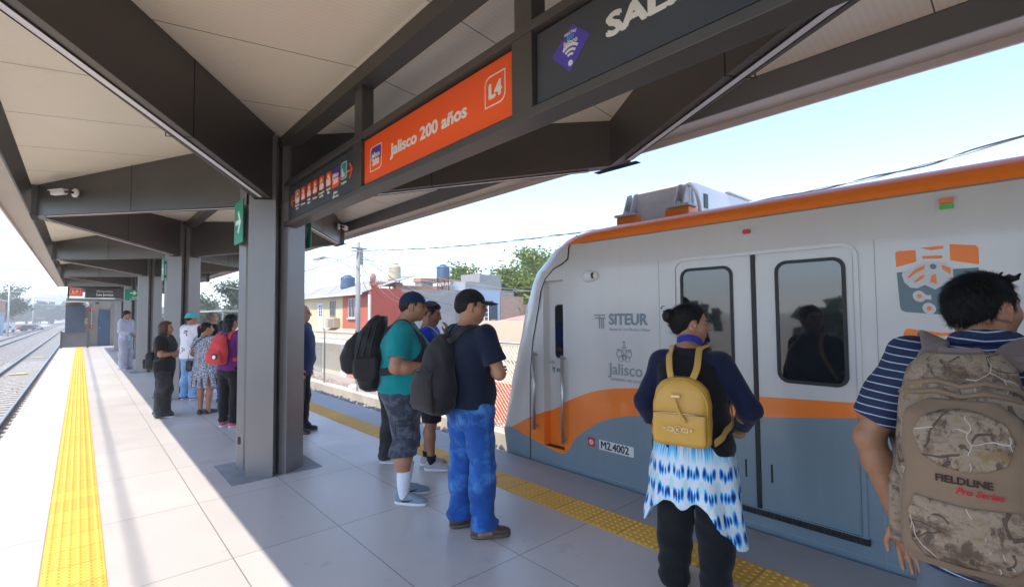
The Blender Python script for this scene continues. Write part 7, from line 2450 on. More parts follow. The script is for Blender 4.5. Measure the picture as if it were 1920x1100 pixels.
# ---- woman with the yellow bag
def m_dress():
    m = bpy.data.materials.new('blue_and_white_tie_dye')
    t = NT(m)
    s = t.sep()
    ang = t.math('ARCTAN2', s[0], s[1])
    u = t.math('PINGPONG', t.math('MULTIPLY', ang, 1.0), 0.21)          # mirrored motif round the body
    cv = t.n('ShaderNodeCombineXYZ')
    t.l(t.math('MULTIPLY', u, 0.55), cv.inputs[0]); t.l(s[2], cv.inputs[2]); t.l(t.math('MULTIPLY', t.math('FLOOR', t.math('DIVIDE', ang, 0.42)), 0.05), cv.inputs[1])
    n1 = t.noise(13, 4, 0.6, cv.outputs[0], (1.5, 1, 0.8))
    n2 = t.noise(11, 4, 0.6, cv.outputs[0], (1.6, 1, 0.9))
    zn = t.math('ADD', s[2], t.math('MULTIPLY', t.math('SUBTRACT', n2, 0.5), 0.06))
    def band(zc, w):
        return t.math('SUBTRACT', 1.0, t.math('MINIMUM', 1.0, t.math('DIVIDE', t.math('ABSOLUTE', t.math('SUBTRACT', zn, zc)), w)))
    def blob(uc, zc, ru, rz_):
        du = t.math('DIVIDE', t.math('SUBTRACT', u, uc), ru); dz_ = t.math('DIVIDE', t.math('SUBTRACT', zn, zc), rz_)
        return t.math('SUBTRACT', 1.0, t.math('SQRT', t.math('ADD', t.math('MULTIPLY', du, du), t.math('MULTIPLY', dz_, dz_))))
    bl = None
    for zc in (0.715, 0.60, 0.485, 0.39):
        for (uc, ru, rz_) in ((0.035, 0.042, 0.034), (0.120, 0.060, 0.042)):
            q = blob(uc, zc + (0.012 if uc > 0.1 else 0), ru, rz_)
            bl = q if bl is None else t.math('MAXIMUM', bl, q)
    m0 = t.math('ADD', bl, t.math('MULTIPLY', t.math('SUBTRACT', n1, 0.5), 1.9))
    drip = t.noise(16, 3, 0.6, cv.outputs[0], (2.2, 1, 0.16))
    bd = t.math('SUBTRACT', t.math('MULTIPLY', band(0.93, 0.17), t.math('MULTIPLY', t.math('SUBTRACT', drip, 0.38), 4.0)), 0.05)
    m1 = t.math('MAXIMUM', m0, bd)
    blue = t.ramp(m1, [(-0.0, (0.72, 0.76, 0.82)), (0.13, (0.22, 0.64, 0.86)), (0.34, (0.03, 0.33, 0.80)), (0.58, (0.012, 0.085, 0.45)), (0.80, (0.008, 0.014, 0.05))])
    mint = t.math('MULTIPLY', t.math('GREATER_THAN', blob(0.19, 0.655, 0.05, 0.035), 0.0), t.math('LESS_THAN', m1, 0.1))
    mint = t.math('MAXIMUM', mint, t.math('MULTIPLY', t.math('GREATER_THAN', blob(0.08, 0.54, 0.03, 0.03), 0.0), t.math('LESS_THAN', m1, 0.1)))
    c = t.mix(t.math('MULTIPLY', mint, 0.6), blue, (0.36, 0.72, 0.62))
    t.l(c, t.bsdf.inputs['Base Color'])
    t.bsdf.inputs['Roughness'].default_value = 0.8
    t.bump(t.noise(200, 2), 0.2, 0.002)
    return m
p = Person('woman with a black bun in a black vest over a blue and white dress', (2.60, 1.36), (0.965, 0.26), 1.62, 'tan', 'f', 1.26, 0.03, 0.006,
           yaw=62, pitch=4, feet=((0.12, 0.0, 0.2), (-0.12, 0.02, -0.1)), sh=1.03, sho_z=1.362,
           arms=[((0.315, -0.055, 1.12), (0.245, 0.10, 0.975)), ((-0.262, -0.06, 1.11), (-0.225, 0.10, 0.89))],
           handdir=[((-0.5, 0.75, -0.5), (-0.5, -0.2, 0.6), 0.5, -1), ((0.3, 0.9, -0.3), (1, 0, 0), 0.5, 1)], fat=1.08, head_y=0.03)
p.top(C_['navy_long'], hem=0.96, sleeve=1.97, off=0.009, amp=0.006, seed=5.0, neck=0.095)
# vest over the sleeves
S = Sdf(0.006)
it = lambda z, j: float(np.interp(z, [l[0] for l in p.torso], [l[j] for l in p.torso]))
S.loft([(z, 0, it(z, 2), (it(z, 3) + 0.022) * (0.93 if z > 1.25 else 1.0), it(z, 4) + 0.026 + (0.012 if z < 1.05 else 0)) for z in (0.965, 1.0, 1.08, 1.17, 1.28, 1.35)] + [(1.41, 0, -0.016, 0.135, 0.098), (1.45, 0, -0.02, 0.095, 0.082)], 0.02, 2.4)
S.ell((0, 0.01, 1.468), (0.088, 0.098, 0.055), 0.006, None, 'sub')
for s in (-1, 1): S.cap((s * 0.225, 0, 1.20), (s * 0.225, 0, 1.40), 0.072, 0.062, 0.01, 'sub')
S.disp = wrinkle(0.006, seed=6.0)
v = S.mesh('vest', C_['vest'], p.body, p.s)
old_top = p.top_mesh; p.top_mesh = v
# asymmetric swinging dress
S = Sdf(0.006)
S.loft([(0.30, 0, -0.01, 0.295, 0.235), (0.45, 0, -0.01, 0.275, 0.215), (0.60, 0, 0.0, 0.255, 0.200), (0.80, 0, 0.0, 0.240, 0.190), (0.90, 0, 0.005, 0.228, 0.180), (0.96, 0, 0.01, 0.205, 0.160), (1.02, 0, 0.015, 0.185, 0.142)], 0.02, 2.2)
S.cut(lambda x, y, z: 0.575 - np.where(x > 0, 0.20, 0.17) * np.clip((np.abs(x + 0.01) - 0.12) / 0.14, 0, 1) ** 1.3 + 0.010 * np.sin(26 * x) - 0.06 * (x + 0.05) - z)
fold = lambda x, y, z: 0.011 * np.clip((0.98 - z) / 0.45, 0, 1) * np.sin(9 * np.arctan2(x, y) + 1.2 * np.sin(4 * z)) + 0.003 * np.sin(40 * x + 21 * z)
S.disp = fold
S.mesh('dress', m_dress(), p.body, p.s)
p.trousers(C_['black'], hem=0.05, waist=0.98, off=0.012, thigh=0.108, knee_w=0.088, hem_w=0.085, amp=0.008)
p.shoes(C_['leather'], C_['dsole'])
def bun(S):
    S.ell((0.0, -0.135, 0.048), (0.042, 0.036, 0.040), 0.015)
    S.ell((0.012, -0.140, 0.040), (0.030, 0.034, 0.036), 0.012)
    S.cap((0, -0.09, 0.045), (0, -0.125, 0.048), 0.035, 0.028, 0.02)
    pts = [(0.0, -0.165, 0.07), (-0.015, -0.178, 0.088), (-0.02, -0.166, 0.104), (-0.010, -0.150, 0.102)]
    S.chain(pts, [0.005, 0.004, 0.004, 0.003], 0.004)
hr_ = p.hair(HAIR['black'], LADY, 0.010, bun, amp=0.002)
p.strands(hr_, HAIR['black'], 2600, 0.045, 0.0010, 0.10, 3, flow=lambda q: (-q.x * 2, -1.0, 0.25 + (0.05 - q.z) * 3), curl=0.15)
ly = p.carried('lanyard', 'blue lanyard with white print round the neck of the woman in the vest', 'lanyard')
S = Sdf(0.004)
for k in range(16):
    a0, a1 = 6.283 * k / 16, 6.283 * (k + 1) / 16
    q = lambda a, z: (0.066 * math.cos(a), -0.012 + 0.064 * math.sin(a), z - 0.030 * math.sin(a))
    for dz in (0, 0.012, 0.024):
        S.cap(q(a0, 1.468 + dz), q(a1, 1.468 + dz), 0.007, k=0.006)
S.mesh('band', C_['lanyard'], ly, p.s)
t = p.carried('backpack', 'mustard yellow leather backpack with a gold clasp on the woman in the blue dress', 'backpack')
S = Sdf(0.005)
def bagshape(x, y, z):
    return None
bz = lambda z: 1.300 + (z - 1.362) * 0.80
BX = 0.005
S.loft([(bz(z), BX, y_, a_ * 0.86, b_) for z, y_, a_, b_ in ((0.905, -0.262, 0.150, 0.052), (0.925, -0.264, 0.178, 0.068), (1.05, -0.262, 0.184, 0.072), (1.18, -0.258, 0.178, 0.068), (1.28, -0.252, 0.155, 0.060), (1.335, -0.247, 0.115, 0.050), (1.362, -0.244, 0.055, 0.034))], 0.02, 3.2)
S.disp = wrinkle(0.0025, (8, 7, 9), 0.7)
bag = S.mesh('bag', C_['yellow'], t, p.s)
S = Sdf(0.005)
S.loft([(bz(z), BX, y_, a_ * 0.86, b_) for z, y_, a_, b_ in ((0.915, -0.318, 0.150, 0.022), (0.94, -0.326, 0.163, 0.026), (1.08, -0.326, 0.163, 0.026), (1.13, -0.320, 0.160, 0.022))], 0.01, 4.0)
pk = S.mesh('front_pocket', C_['yellow'], t, p.s)
bvb = BVHTree.FromPolygons([q.co for q in bag.data.vertices], [f.vertices for f in bag.data.polygons])
mb = MB(); line = []
for k in range(33):
    a = R(-20 + 220 * k / 32)
    q = Vector((BX + 0.142 * math.cos(a), -0.40, bz((1.17 + 0.175 * math.sin(a)) if math.sin(a) > 0 else 1.17 + 0.5 * math.sin(a)))) * p.s
    hit = bvb.ray_cast(q, Vector((0, 1, 0)))
    if hit[0] is not None: line.append(hit[0] + Vector((0, -0.002, 0)))
mb.tube(line, 0.0035, 6); mb.build('piping', C_['yellow_d'], t)
mb = MB(); mb.tube([Vector(q) * p.s for q in ((BX - 0.134, -0.345, bz(1.132)), (BX, -0.349, bz(1.135)), (BX + 0.134, -0.345, bz(1.132)))], 0.0035, 6); mb.build('zip', C_['gold'], t)
# tassel, clasp and label, on the outside face
BF = face_mx(Vector((BX, -0.356, bz(1.03))) * p.s, (1, 0, 0), (0, 0, 1))
mb = MB(); ring(mb, BF, circ(0, 0, 0.021), circ(0, 0, 0.017), 0, 0.004)
ring(mb, BF, rrect(0.030, 0.024, 0.004, 2, -0.036), rrect(0.020, 0.014, 0.002, 2, -0.036), 0, 0.003); ring(mb, BF, rrect(0.030, 0.024, 0.004, 2, 0.036), rrect(0.020, 0.014, 0.002, 2, 0.036), 0, 0.003)
for sx_ in (-0.066, 0.066): flat(mb, BF, circ(sx_, 0, 0.005), 0, 0.004)
mb.cur = 1
flat(mb, BF, rrect(0.15, 0.018, 0.005, 2), -0.004, 0.0008)
cl = mb.build('clasp', [C_['gold'], C_['yellow_d']], t)
text_mesh('lettering', 'K', 0.030, C_['gold'], cl, face_mx(Vector((BX, -0.3610, bz(1.029))) * p.s, (1, 0, 0), (0, 0, 1)), align='CENTER', bold=0.001)
mb = MB(); flat(mb, face_mx(Vector((BX - 0.015, -0.335, bz(1.245))) * p.s, (1, 0, 0), (0, 0, 1)), rrect(0.045, 0.013, 0.002, 2), -0.02, 0.006); mb.build('metal_label', C_['gold'], t)
S = Sdf(0.004); S.chain([(BX - 0.015, -0.335, bz(1.235)), (BX - 0.008, -0.345, bz(1.20)), (BX, -0.350, bz(1.16)), (BX + 0.025, -0.36, bz(1.11)), (BX + 0.04, -0.362, bz(1.09))], [0.004, 0.004, 0.006, 0.008, 0.009]); S.mesh('tassel', C_['yellow_d'], t, p.s)
for (s, top_) in ((-1, -0.05), (1, 0.06)):
    p.ribbon([(top_, -0.250, 1.285), (top_ + s * 0.02, -0.21, 1.35), (s * 0.085 - 0.01, -0.10, 1.45), (s * 0.10, 0.0, 1.47), (s * 0.115, 0.10, 1.40), (s * 0.16, 0.15, 1.25), (s * 0.225, 0.05, 1.06), (s * 0.20, -0.14, 0.985), (s * 0.15 + 0.015, -0.24, 0.955)], 0.034, C_['yellow_d'], 'strap', t, thick=0.006)

# ---- man with the camouflage backpack
def m_stripes():
    m = bpy.data.materials.new('navy_polo_with_white_stripes')
    t = NT(m)
    s = t.sep()
    w = t.noise(4, 3)
    z = t.math('ADD', s[2], t.math('MULTIPLY', t.math('SUBTRACT', w, 0.5), 0.02))
    z = t.math('ADD', z, t.math('MULTIPLY', t.math('ABSOLUTE', s[0]), -0.12))
    st = t.math('LESS_THAN', t.math('PINGPONG', z, 0.0145), 0.0019)
    f = t.noise(6, 5)
    c = t.ramp(f, [(0.3, (0.010, 0.017, 0.055)), (0.7, (0.016, 0.026, 0.075))])
    c = t.mix(st, c, (0.42, 0.52, 0.64))
    t.l(c, t.bsdf.inputs['Base Color'])
    t.bsdf.inputs['Roughness'].default_value = 0.8
    t.bump(t.noise(12, 5), 0.3, 0.006)
    return m
def m_camo():
    m = bpy.data.materials.new('woodland_camouflage_cloth')
    t = NT(m)
    a = t.noise(8, 7, 0.72, scl=(1.0, 1.0, 1.5))
    b = t.noise(17, 7, 0.75, scl=(1.6, 1, 0.8))
    c = t.ramp(a, [(0.36, (0.085, 0.052, 0.032)), (0.44, (0.20, 0.135, 0.085)), (0.50, (0.31, 0.235, 0.16)), (0.57, (0.28, 0.205, 0.135)), (0.63, (0.24, 0.155, 0.06))])
    c = t.mix(t.ramp(b, [(0.55, (0, 0, 0)), (0.62, (1, 1, 1))]), c, (0.105, 0.072, 0.05))
    # twigs: thin winding lines, dark and pale
    for (sc, th, col, st_, thr) in ((5.0, 0.010, (0.055, 0.036, 0.025), (1.3, 1, 0.7), 0.47), (7.0, 0.009, (0.045, 0.03, 0.022), (0.6, 1, 1.5), 0.50)):
        w1 = t.noise(sc, 2, 0.4, scl=st_)
        msk = t.math('MULTIPLY', t.math('LESS_THAN', t.math('ABSOLUTE', t.math('SUBTRACT', w1, 0.5)), th), t.math('GREATER_THAN', t.noise(4.5 + sc * 0.3, 3), thr))
        c = t.mix(t.math('MULTIPLY', msk, 0.8), c, col)
    wv = t.n('ShaderNodeTexNoise'); wv.inputs['Scale'].default_value = 6; t.l(t.coord(), wv.inputs['Vector'])
    va = t.n('ShaderNodeVectorMath', operation='MULTIPLY_ADD')
    t.l(wv.outputs['Color'], va.inputs[0]); va.inputs[1].default_value = (0.14, 0.14, 0.14); t.l(t.coord(), va.inputs[2])
    for (sc, th, col, st_) in ((6.5, 0.008, (0.48, 0.42, 0.35), (1.2, 1, 0.7)),):
        mp = t.n('ShaderNodeMapping'); mp.inputs['Scale'].default_value = st_; mp.inputs['Rotation'].default_value = (0, 0.5, 0.2); t.l(va.outputs[0], mp.inputs['Vector'])
        v = t.n('ShaderNodeTexVoronoi', feature='DISTANCE_TO_EDGE'); v.inputs['Scale'].default_value = sc
        t.l(mp.outputs[0], v.inputs['Vector'])
        msk = t.math('MULTIPLY', t.math('LESS_THAN', v.outputs['Distance'], th), t.math('GREATER_THAN', t.noise(5 + sc * 0.3, 3), 0.50))
        c = t.mix(msk, c, col)
    t.l(c, t.bsdf.inputs['Base Color'])
    t.bsdf.inputs['Roughness'].default_value = 0.85
    t.bump(t.noise(300, 2), 0.25, 0.002)
    return m
C_['stripe'] = m_stripes(); C_['camo'] = m_camo()
C_['tan'] = m_cloth('tan_brown_canvas', (0.235, 0.160, 0.100), 0.10, 6, weave=260)
C_['taupe'] = m_cloth('taupe_canvas_strap', (0.225, 0.170, 0.145), 0.10, 6, weave=260)
p = Person('man in a navy striped polo shirt standing nearest at the right edge', (2.30, 0.135), (0.99, 0.06), 1.725, 'tan', 'm', 1.20, 0.03, 0.005,
           yaw=44, pitch=-2, feet=((0.13, 0, 0.15), (-0.13, 0, -0.15)), sh=1.13,
           arms=[((0.33, -0.01, 1.10), (0.34, 0.06, 0.86)), ((-0.325, -0.035, 1.085), (-0.245, -0.03, 0.80))],
           handdir=[None, ((0.24, 0.05, -0.95), (0.10, -1.0, 0.0), 0.30, 1)], fat=1.05, stubble=0.3, head_z=1.56, head_y=0.03)
p.top(C_['stripe'], hem=0.69, sleeve=0.80, off=0.020, amp=0.007, seed=7.0, name='polo_shirt', neck=0.08)
p.collar(C_['stripe'])
p.trousers(m_cloth('grey_blue_trousers', (0.12, 0.14, 0.17), 0.15), hem=0.06, off=0.015)
p.shoes(C_['leather'], C_['dsole'])
def tuft(S):
    S.ell((0, 0.062, 0.098), (0.058, 0.034, 0.014), 0.004)
    rr = random.Random(5)
    for k in range(6):
        x = rr.uniform(-0.045, 0.045); y = rr.uniform(0.045, 0.085)
        a = (x, y, 0.105 - (y - 0.045) * 0.35)
        d = (x + rr.uniform(-.02, .02), y + rr.uniform(0.0, 0.03), a[2] + rr.uniform(0.008, 0.022))
        e = (d[0] + rr.uniform(-.012, .012), d[1] + rr.uniform(0.0, .02), d[2] + rr.uniform(-0.012, 0.012))
        S.chain([a, d, e], [0.0045, 0.003, 0.0016], 0.003)
hr_ = p.hair(HAIR['black'], SHORT, 0.010, tuft, amp=0.003, h=0.004)
p.strands(hr_, HAIR['black'], 12000, 0.024, 0.0008, 0.45, 4, flow=lambda q: (q.x * 3, -0.35 if q.z > 0.09 else -0.2, -1.0 if q.z < 0.09 else -0.25), curl=0.5)
t = p.carried('backpack', 'large woodland camouflage backpack with tan panels and lettering on the nearest man', 'backpack')
PX, PS = -0.058, 0.78
PL = lambda L: [(z, PX, cy, rx * PS, ry) for (z, cx, cy, rx, ry) in L]
S = Sdf(0.006)
S.loft(PL([(0.80, 0, -0.285, 0.165, 0.080), (0.83, 0, -0.295, 0.195, 0.110), (0.95, 0, -0.300, 0.208, 0.122), (1.10, 0, -0.290, 0.205, 0.115), (1.28, 0, -0.270, 0.190, 0.098), (1.385, 0, -0.25, 0.155, 0.078), (1.425, 0, -0.24, 0.105, 0.055)]), 0.02, 2.7)
S.disp = wrinkle(0.004, (10, 9, 12), 3.1)
S.mesh('bag', C_['camo'], t, p.s)
S = Sdf(0.005)
S.loft(PL([(0.83, 0, -0.395, 0.150, 0.03), (0.87, 0, -0.415, 0.172, 0.045), (0.98, 0, -0.420, 0.178, 0.050), (1.17, 0, -0.402, 0.172, 0.045), (1.26, 0, -0.378, 0.150, 0.034), (1.30, 0, -0.362, 0.10, 0.02)]), 0.015, 2.8)
S.disp = wrinkle(0.003, (10, 9, 12), 4.1)
pk = S.mesh('front_pocket', C_['tan'], t, p.s)
bvp = BVHTree.FromPolygons([q.co for q in pk.data.vertices], [f.vertices for f in pk.data.polygons])
def patch(pts, name, m, off=0.003):
    """a sewn-on cloth panel that follows the pocket"""
    bm = bmesh.new()
    pts2 = [Vector((PX + a * PS, 0, b)) for a, b in pts]
    f = bm.faces.new([bm.verts.new(q) for q in pts2])
    bmesh.ops.triangulate(bm, faces=[f])
    for _ in range(4):
        bmesh.ops.subdivide_edges(bm, edges=bm.edges[:], cuts=1, use_grid_fill=True)
    for v in bm.verts:
        hit = bvp.ray_cast(Vector((v.co.x, -0.8, v.co.z)) * p.s, Vector((0, 1, 0)))
        v.co = (hit[0] + Vector((0, -off, 0))) if hit[0] is not None else Vector((v.co.x, -0.37, v.co.z)) * p.s
    me = bpy.data.meshes.new(name); bm.to_mesh(me); bm.free()
    me.materials.append(m)
    for q in me.polygons: q.use_smooth = True
    o = bpy.data.objects.new(name, me); COL.objects.link(o); o.parent = t
    md = o.modifiers.new('thickness', 'SOLIDIFY'); md.thickness = 0.004; md.offset = 0
    return o
patch([(-0.11, 1.145), (-0.06, 1.122), (0.0, 1.115), (0.06, 1.122), (0.11, 1.145), (0.135, 1.205), (0.11, 1.25), (0.05, 1.272), (0, 1.278), (-0.05, 1.272), (-0.11, 1.25), (-0.135, 1.205)], 'upper_panel', C_['camo'])
patch([(-0.145, 0.90), (-0.11, 0.862), (0, 0.855), (0.11, 0.862), (0.145, 0.90), (0.155, 0.98), (0.135, 1.030), (0.0, 1.020), (-0.135, 1.030), (-0.155, 0.98)], 'lower_panel', C_['camo'])
def stuck_text(body, size, z, m, bold, shear=0.0, xs=1.0, x=0.0):
    o = text_mesh('lettering', body, size, m, t, None, bold=bold, align='CENTER', shear=shear, xs=xs, depth=0.0)
    for v in o.data.vertices:
        hit = bvp.ray_cast(Vector((v.co.x + x * p.s, -0.8, z * p.s + v.co.y)), Vector((0, 1, 0)))
        v.co = (hit[0] + Vector((0, -0.0035, 0))) if hit[0] is not None else Vector((v.co.x, -0.46, z * p.s + v.co.y))
    return o
stuck_text('FIELDLINE', 0.027, 1.088, m_cloth('dark_brown_embroidery', (0.06, 0.03, 0.022), 0.1), 0.0014, xs=0.98, x=PX)
stuck_text('Pro Series', 0.024, 1.062, m_cloth('red_embroidery', (0.55, 0.02, 0.03), 0.1), 0.0008, 0.35, xs=0.95, x=PX + 0.03)
for (zz, w_, yy) in ((1.345, 0.185, -0.352), (1.318, 0.182, -0.366)):
    mb = MB(); mb.tube([Vector((PX + q[0] * PS, q[1], q[2])) * p.s for q in ((-w_, -0.27, zz - 0.05), (-w_ * 0.8, yy + 0.03, zz - 0.012), (-w_ * 0.35, yy - 0.002, zz + 0.004), (0, yy, zz - 0.012), (w_ * 0.35, yy - 0.002, zz + 0.004), (w_ * 0.8, yy + 0.03, zz - 0.012), (w_, -0.27, zz - 0.05))], 0.008, 8); mb.build('piping', C_['tan'], t)
for s in (-1, 1):
    S = Sdf(0.006); S.box((PX + s * 0.150, -0.285, 0.95), (0.028, 0.085, 0.11), 0.025, 0.01); S.disp = wrinkle(0.003, seed=s + 2.0); S.mesh('side_pocket', C_['camo'], t, p.s)
# shoulder yoke and straps
for s in (-1, 1):
    p.ribbon([(PX * 0.8 + s * 0.085, -0.205, 1.385), (PX * 0.5 + s * 0.095, -0.14, 1.425), (s * 0.125, -0.06, 1.45), (s * 0.140, 0.02, 1.465), (s * 0.15, 0.10, 1.39), (s * 0.175, 0.15, 1.26), (s * 0.25, 0.05, 1.08), (s * 0.22, -0.15, 0.96)], 0.075, C_['taupe'], 'strap', t, off=0.008, thick=0.016)
p.ribbon([(-0.15, -0.175, 1.40), (-0.06, -0.185, 1.395), (0, -0.188, 1.392), (0.06, -0.185, 1.395), (0.125, -0.175, 1.40)], 0.045, C_['taupe'], 'yoke', t, off=0.010, thick=0.012)
S = Sdf(0.005); S.chain([(PX - 0.05, -0.225, 1.40), (PX - 0.04, -0.235, 1.43), (PX + 0.04, -0.235, 1.43), (PX + 0.05, -0.225, 1.40)], [0.011] * 4, 0.01); S.mesh('handle', C_['taupe'], t, p.s)

# ---- man in the navy suit right of the nearest column
p = Person('bald man with glasses in a navy suit jacket standing just right of the nearest column', (2.255, 6.82), (0.80, -0.60), 1.73, 'light', 'm', 1.08, 0.02, 0.009,
           yaw=0, pitch=0, arms=[((0.235, -0.055, 1.11), (0.215, 0.035, 0.87)), None or ((-0.235, -0.05, 1.11), (-0.21, 0.03, 0.87))])
p.top(C_['suit'], hem=0.78, sleeve=1.93, off=0.026, name='jacket', seed=8.0)
p.trousers(C_['black'], hem=0.05, hem_w=0.075)
p.shoes(C_['leather'], C_['dsole'])
p.hair(HAIR['grey'], [(-0.13, -0.045), (-0.05, -0.04), (-0.03, 0.02), (0.0, 0.03), (0.02, 0.2), (0.12, 0.2)], 0.004, name='hair_fringe', top=-0.035)
p.glasses(M['black'])

# ---- woman in purple with the red backpack
p = Person('woman in a purple T-shirt with long black hair, half hidden by the nearest column', (1.63, 7.90), (0.80, 0.60), 1.60, 'tan', 'f', 1.08, 0.01, 0.009,
           yaw=12, arms=[((0.225, 0.02, 1.12), (0.14, 0.22, 1.14)), ((-0.24, -0.01, 1.12), (-0.12, 0.20, 1.08))])
p.top(C_['purple'], hem=0.86, sleeve=0.62, seed=9.0)
p.trousers(C_['black'], hem=0.07, thigh=0.10, knee_w=0.074, hem_w=0.066)
p.shoes(C_['pinkshoe'], C_['sole'])
p.hair(HAIR['black'], LADY, 0.012, lambda S: S.loft([(-0.34, 0, -0.085, 0.05, 0.025), (-0.2, 0, -0.085, 0.085, 0.035), (-0.05, 0, -0.075, 0.090, 0.05), (0.06, 0, -0.055, 0.082, 0.06)], 0.02, 2.2))
t = p.carried('backpack', 'coral red backpack on the woman in purple', 'backpack')
S = Sdf(0.008); S.loft([(0.96, -0.03, -0.20, 0.10, 0.06), (0.99, -0.03, -0.215, 0.135, 0.085), (1.10, -0.03, -0.215, 0.145, 0.090), (1.25, -0.03, -0.20, 0.135, 0.075), (1.36, -0.03, -0.175, 0.095, 0.05), (1.40, -0.03, -0.16, 0.05, 0.03)], 0.02, 2.5); S.disp = wrinkle(0.007, seed=2.0); S.mesh('bag', C_['coral'], t, p.s)
S = Sdf(0.008); S.loft([(0.98, -0.03, -0.285, 0.10, 0.03), (1.02, -0.03, -0.30, 0.12, 0.042), (1.12, -0.03, -0.30, 0.12, 0.042), (1.18, -0.03, -0.28, 0.09, 0.02)], 0.02, 2.5); S.disp = wrinkle(0.005, seed=3.0); S.mesh('pocket', C_['coral'], t, p.s)
strap_pair(p, C_['coral'], t, 0.05, 1.02)
mb = MB(); mb.M = face_mx(Vector((0.03, -0.340, 1.09)) * p.s, (1, 0, 0), (0, 0, 1)); mb.prism(circ(0, 0, 0.045), 0, 0.01); mb.cur = 1; mb.prism(circ(0, -0.008, 0.026), 0.0102, 0.014); mb.M = None; mb.build('patch', [M['black'], M['white']], t)

# ---- girl in black
p = Person('girl in a black T-shirt and wide grey jeans with long brown hair, arms folded', (1.02, 9.42), (0.86, -0.50), 1.50, 'tan', 'f', 1.03, 0, 0.009,
           yaw=-6, feet=((0.09, 0.05, 0.2), (-0.10, -0.06, 0.05)), arms=[((0.235, 0.035, 1.12), (0.02, 0.18, 1.13)), ((-0.225, 0.03, 1.12), (0.0, 0.20, 1.09))],
           handdir=[((-0.9, 0.1, 0.1), (0, -1, 0), 0.4, 1), ((0.9, 0.1, 0.1), (0, -1, 0), 0.4, -1)])
p.top(C_['black'], hem=0.80, sleeve=0.78, off=0.024, seed=10.0, flare=0.03)
p.trousers(C_['greyjeans'], hem=0.03, waist=0.975, thigh=0.112, knee_w=0.112, hem_w=0.125, amp=0.010, off=0.02)
p.shoes(C_['black'], C_['sole'])
p.hair(HAIR['brown'], LADY, 0.016, lambda S: (S.loft([(-0.25, 0, -0.05, 0.075, 0.045), (-0.16, 0, -0.05, 0.100, 0.065), (-0.05, 0, -0.045, 0.105, 0.075), (0.05, 0, -0.03, 0.094, 0.085), (0.10, 0, -0.03, 0.07, 0.07)], 0.02, 2.1), [S.cap((s * 0.078, 0.005, 0.03), (s * 0.085, 0.010, -0.20), 0.032, 0.026, 0.03) for s in (-1, 1)]), amp=0.005)
t = backpack_basic(p, 'sagging black backpack with an orange top on the girl in black', C_['pack'], C_['char'], (-0.02, -0.20, 1.00), (0.14, 0.085, 0.16), 0.07, pockets=[((-0.02, -0.285, 0.95), (0.11, 0.035, 0.09), 0.03)], h=0.009, seed=3.0, amp=0.008)
S = Sdf(0.009); S.ell((0, -0.13, 1.24), (0.10, 0.05, 0.10), 0.01); S.mesh('orange_flap', m_cloth('orange_cloth', (0.70, 0.25, 0.02), 0.1), t, p.s)
strap_pair(p, C_['pack'], t, 0.045, 1.0, ztop=1.2)

# ---- boy in the hoodie
p = Person('boy in a pale lavender hoodie and baggy grey trousers standing between the far columns', (1.05, 18.7), (0.72, -0.69), 1.76, 'tan', 'm', 0.98, 0, 0.010,
           yaw=-4, arms=[((0.195, -0.01, 1.12), (0.06, 0.19, 1.04)), ((-0.20, 0.0, 1.12), (-0.05, 0.20, 1.00))], feet=((0.10, 0.03, 0.5), (-0.11, 0.0, 0.1)))
p.top(C_['lav'], hem=0.86, sleeve=1.9, off=0.022, name='hoodie', hood=True, seed=11.0, amp=0.008)
p.trousers(C_['sweat'], hem=0.04, off=0.022, thigh=0.112, knee_w=0.105, hem_w=0.105, amp=0.010)
p.shoes(mat('grey_white_sneaker', (0.30, 0.29, 0.31), 0.7, var=0.2), C_['sole'])
p.hair(HAIR['black'], [(-0.13, -0.05), (-0.05, -0.045), (-0.02, 0.0), (0.02, 0.0), (0.04, 0.03), (0.075, 0.050), (0.12, 0.055)], 0.020, amp=0.006)
t = p.carried('bottle', 'small pale teal bottle held by the boy in the hoodie', 'bottle')
mb = MB(); mb.lathe([(0.03, -0.09), (0.033, -0.06), (0.033, 0.05), (0.014, 0.085), (0.014, 0.11)], tuple(Vector((0.10, 0.21, 0.93)) * p.s), 12); mb.build('body', C_['turq'], t)

# ---- man in the turquoise hat
p = Person('man in a turquoise hat, white printed T-shirt and light blue jeans', (1.60, 11.0), (0.82, 0.45), 1.66, 'tan', 'm', 1.10, 0.02, 0.009,
           yaw=18, arms=[((0.235, 0.03, 1.12), (0.13, 0.22, 1.10)), ((-0.235, 0.02, 1.12), (-0.12, 0.22, 1.06))], feet=((0.11, 0.02, 0.5), (-0.10, 0.0, 0.1)))
p.top(C_['white'], hem=0.80, sleeve=0.80, off=0.026, seed=12.0, flare=0.03)
p.trousers(C_['ltjeans'], hem=0.05, off=0.02, thigh=0.106, knee_w=0.092, hem_w=0.090, amp=0.009)
p.shoes(C_['leather'], C_['sole'], lace=M['white'])
p.hair(HAIR['greyblack'], SHORT, 0.006)
p.cap_hat(C_['turq'], bucket=True)
bvt = BVHTree.FromPolygons([q.co for q in p.top_mesh.data.vertices], [f.vertices for f in p.top_mesh.data.polygons])
rr = random.Random(2)
mb = MB()
for (cx, cz, n_, sp) in ((-0.02, 0.96, 9, 0.055), (0.02, 1.30, 6, 0.06)):
    for k in range(n_):
        x, z = cx + rr.uniform(-sp, sp), cz + rr.uniform(-sp, sp)
        hit = bvt.ray_cast(Vector((x, -0.6, z)) * p.s, Vector((0, 1, 0)))
        if hit[0] is not None:
            q = hit[0] + hit[1] * 0.001
            mb.M = Matrix.Translation(q) @ hit[1].to_track_quat('Z', 'Y').to_matrix().to_4x4(); mb.prism(rrect(rr.uniform(0.012, 0.035), rr.uniform(0.008, 0.03), 0.003, 2), 0, 0.003); mb.M = None
mb.build('print', M['black'], p.top_mesh)

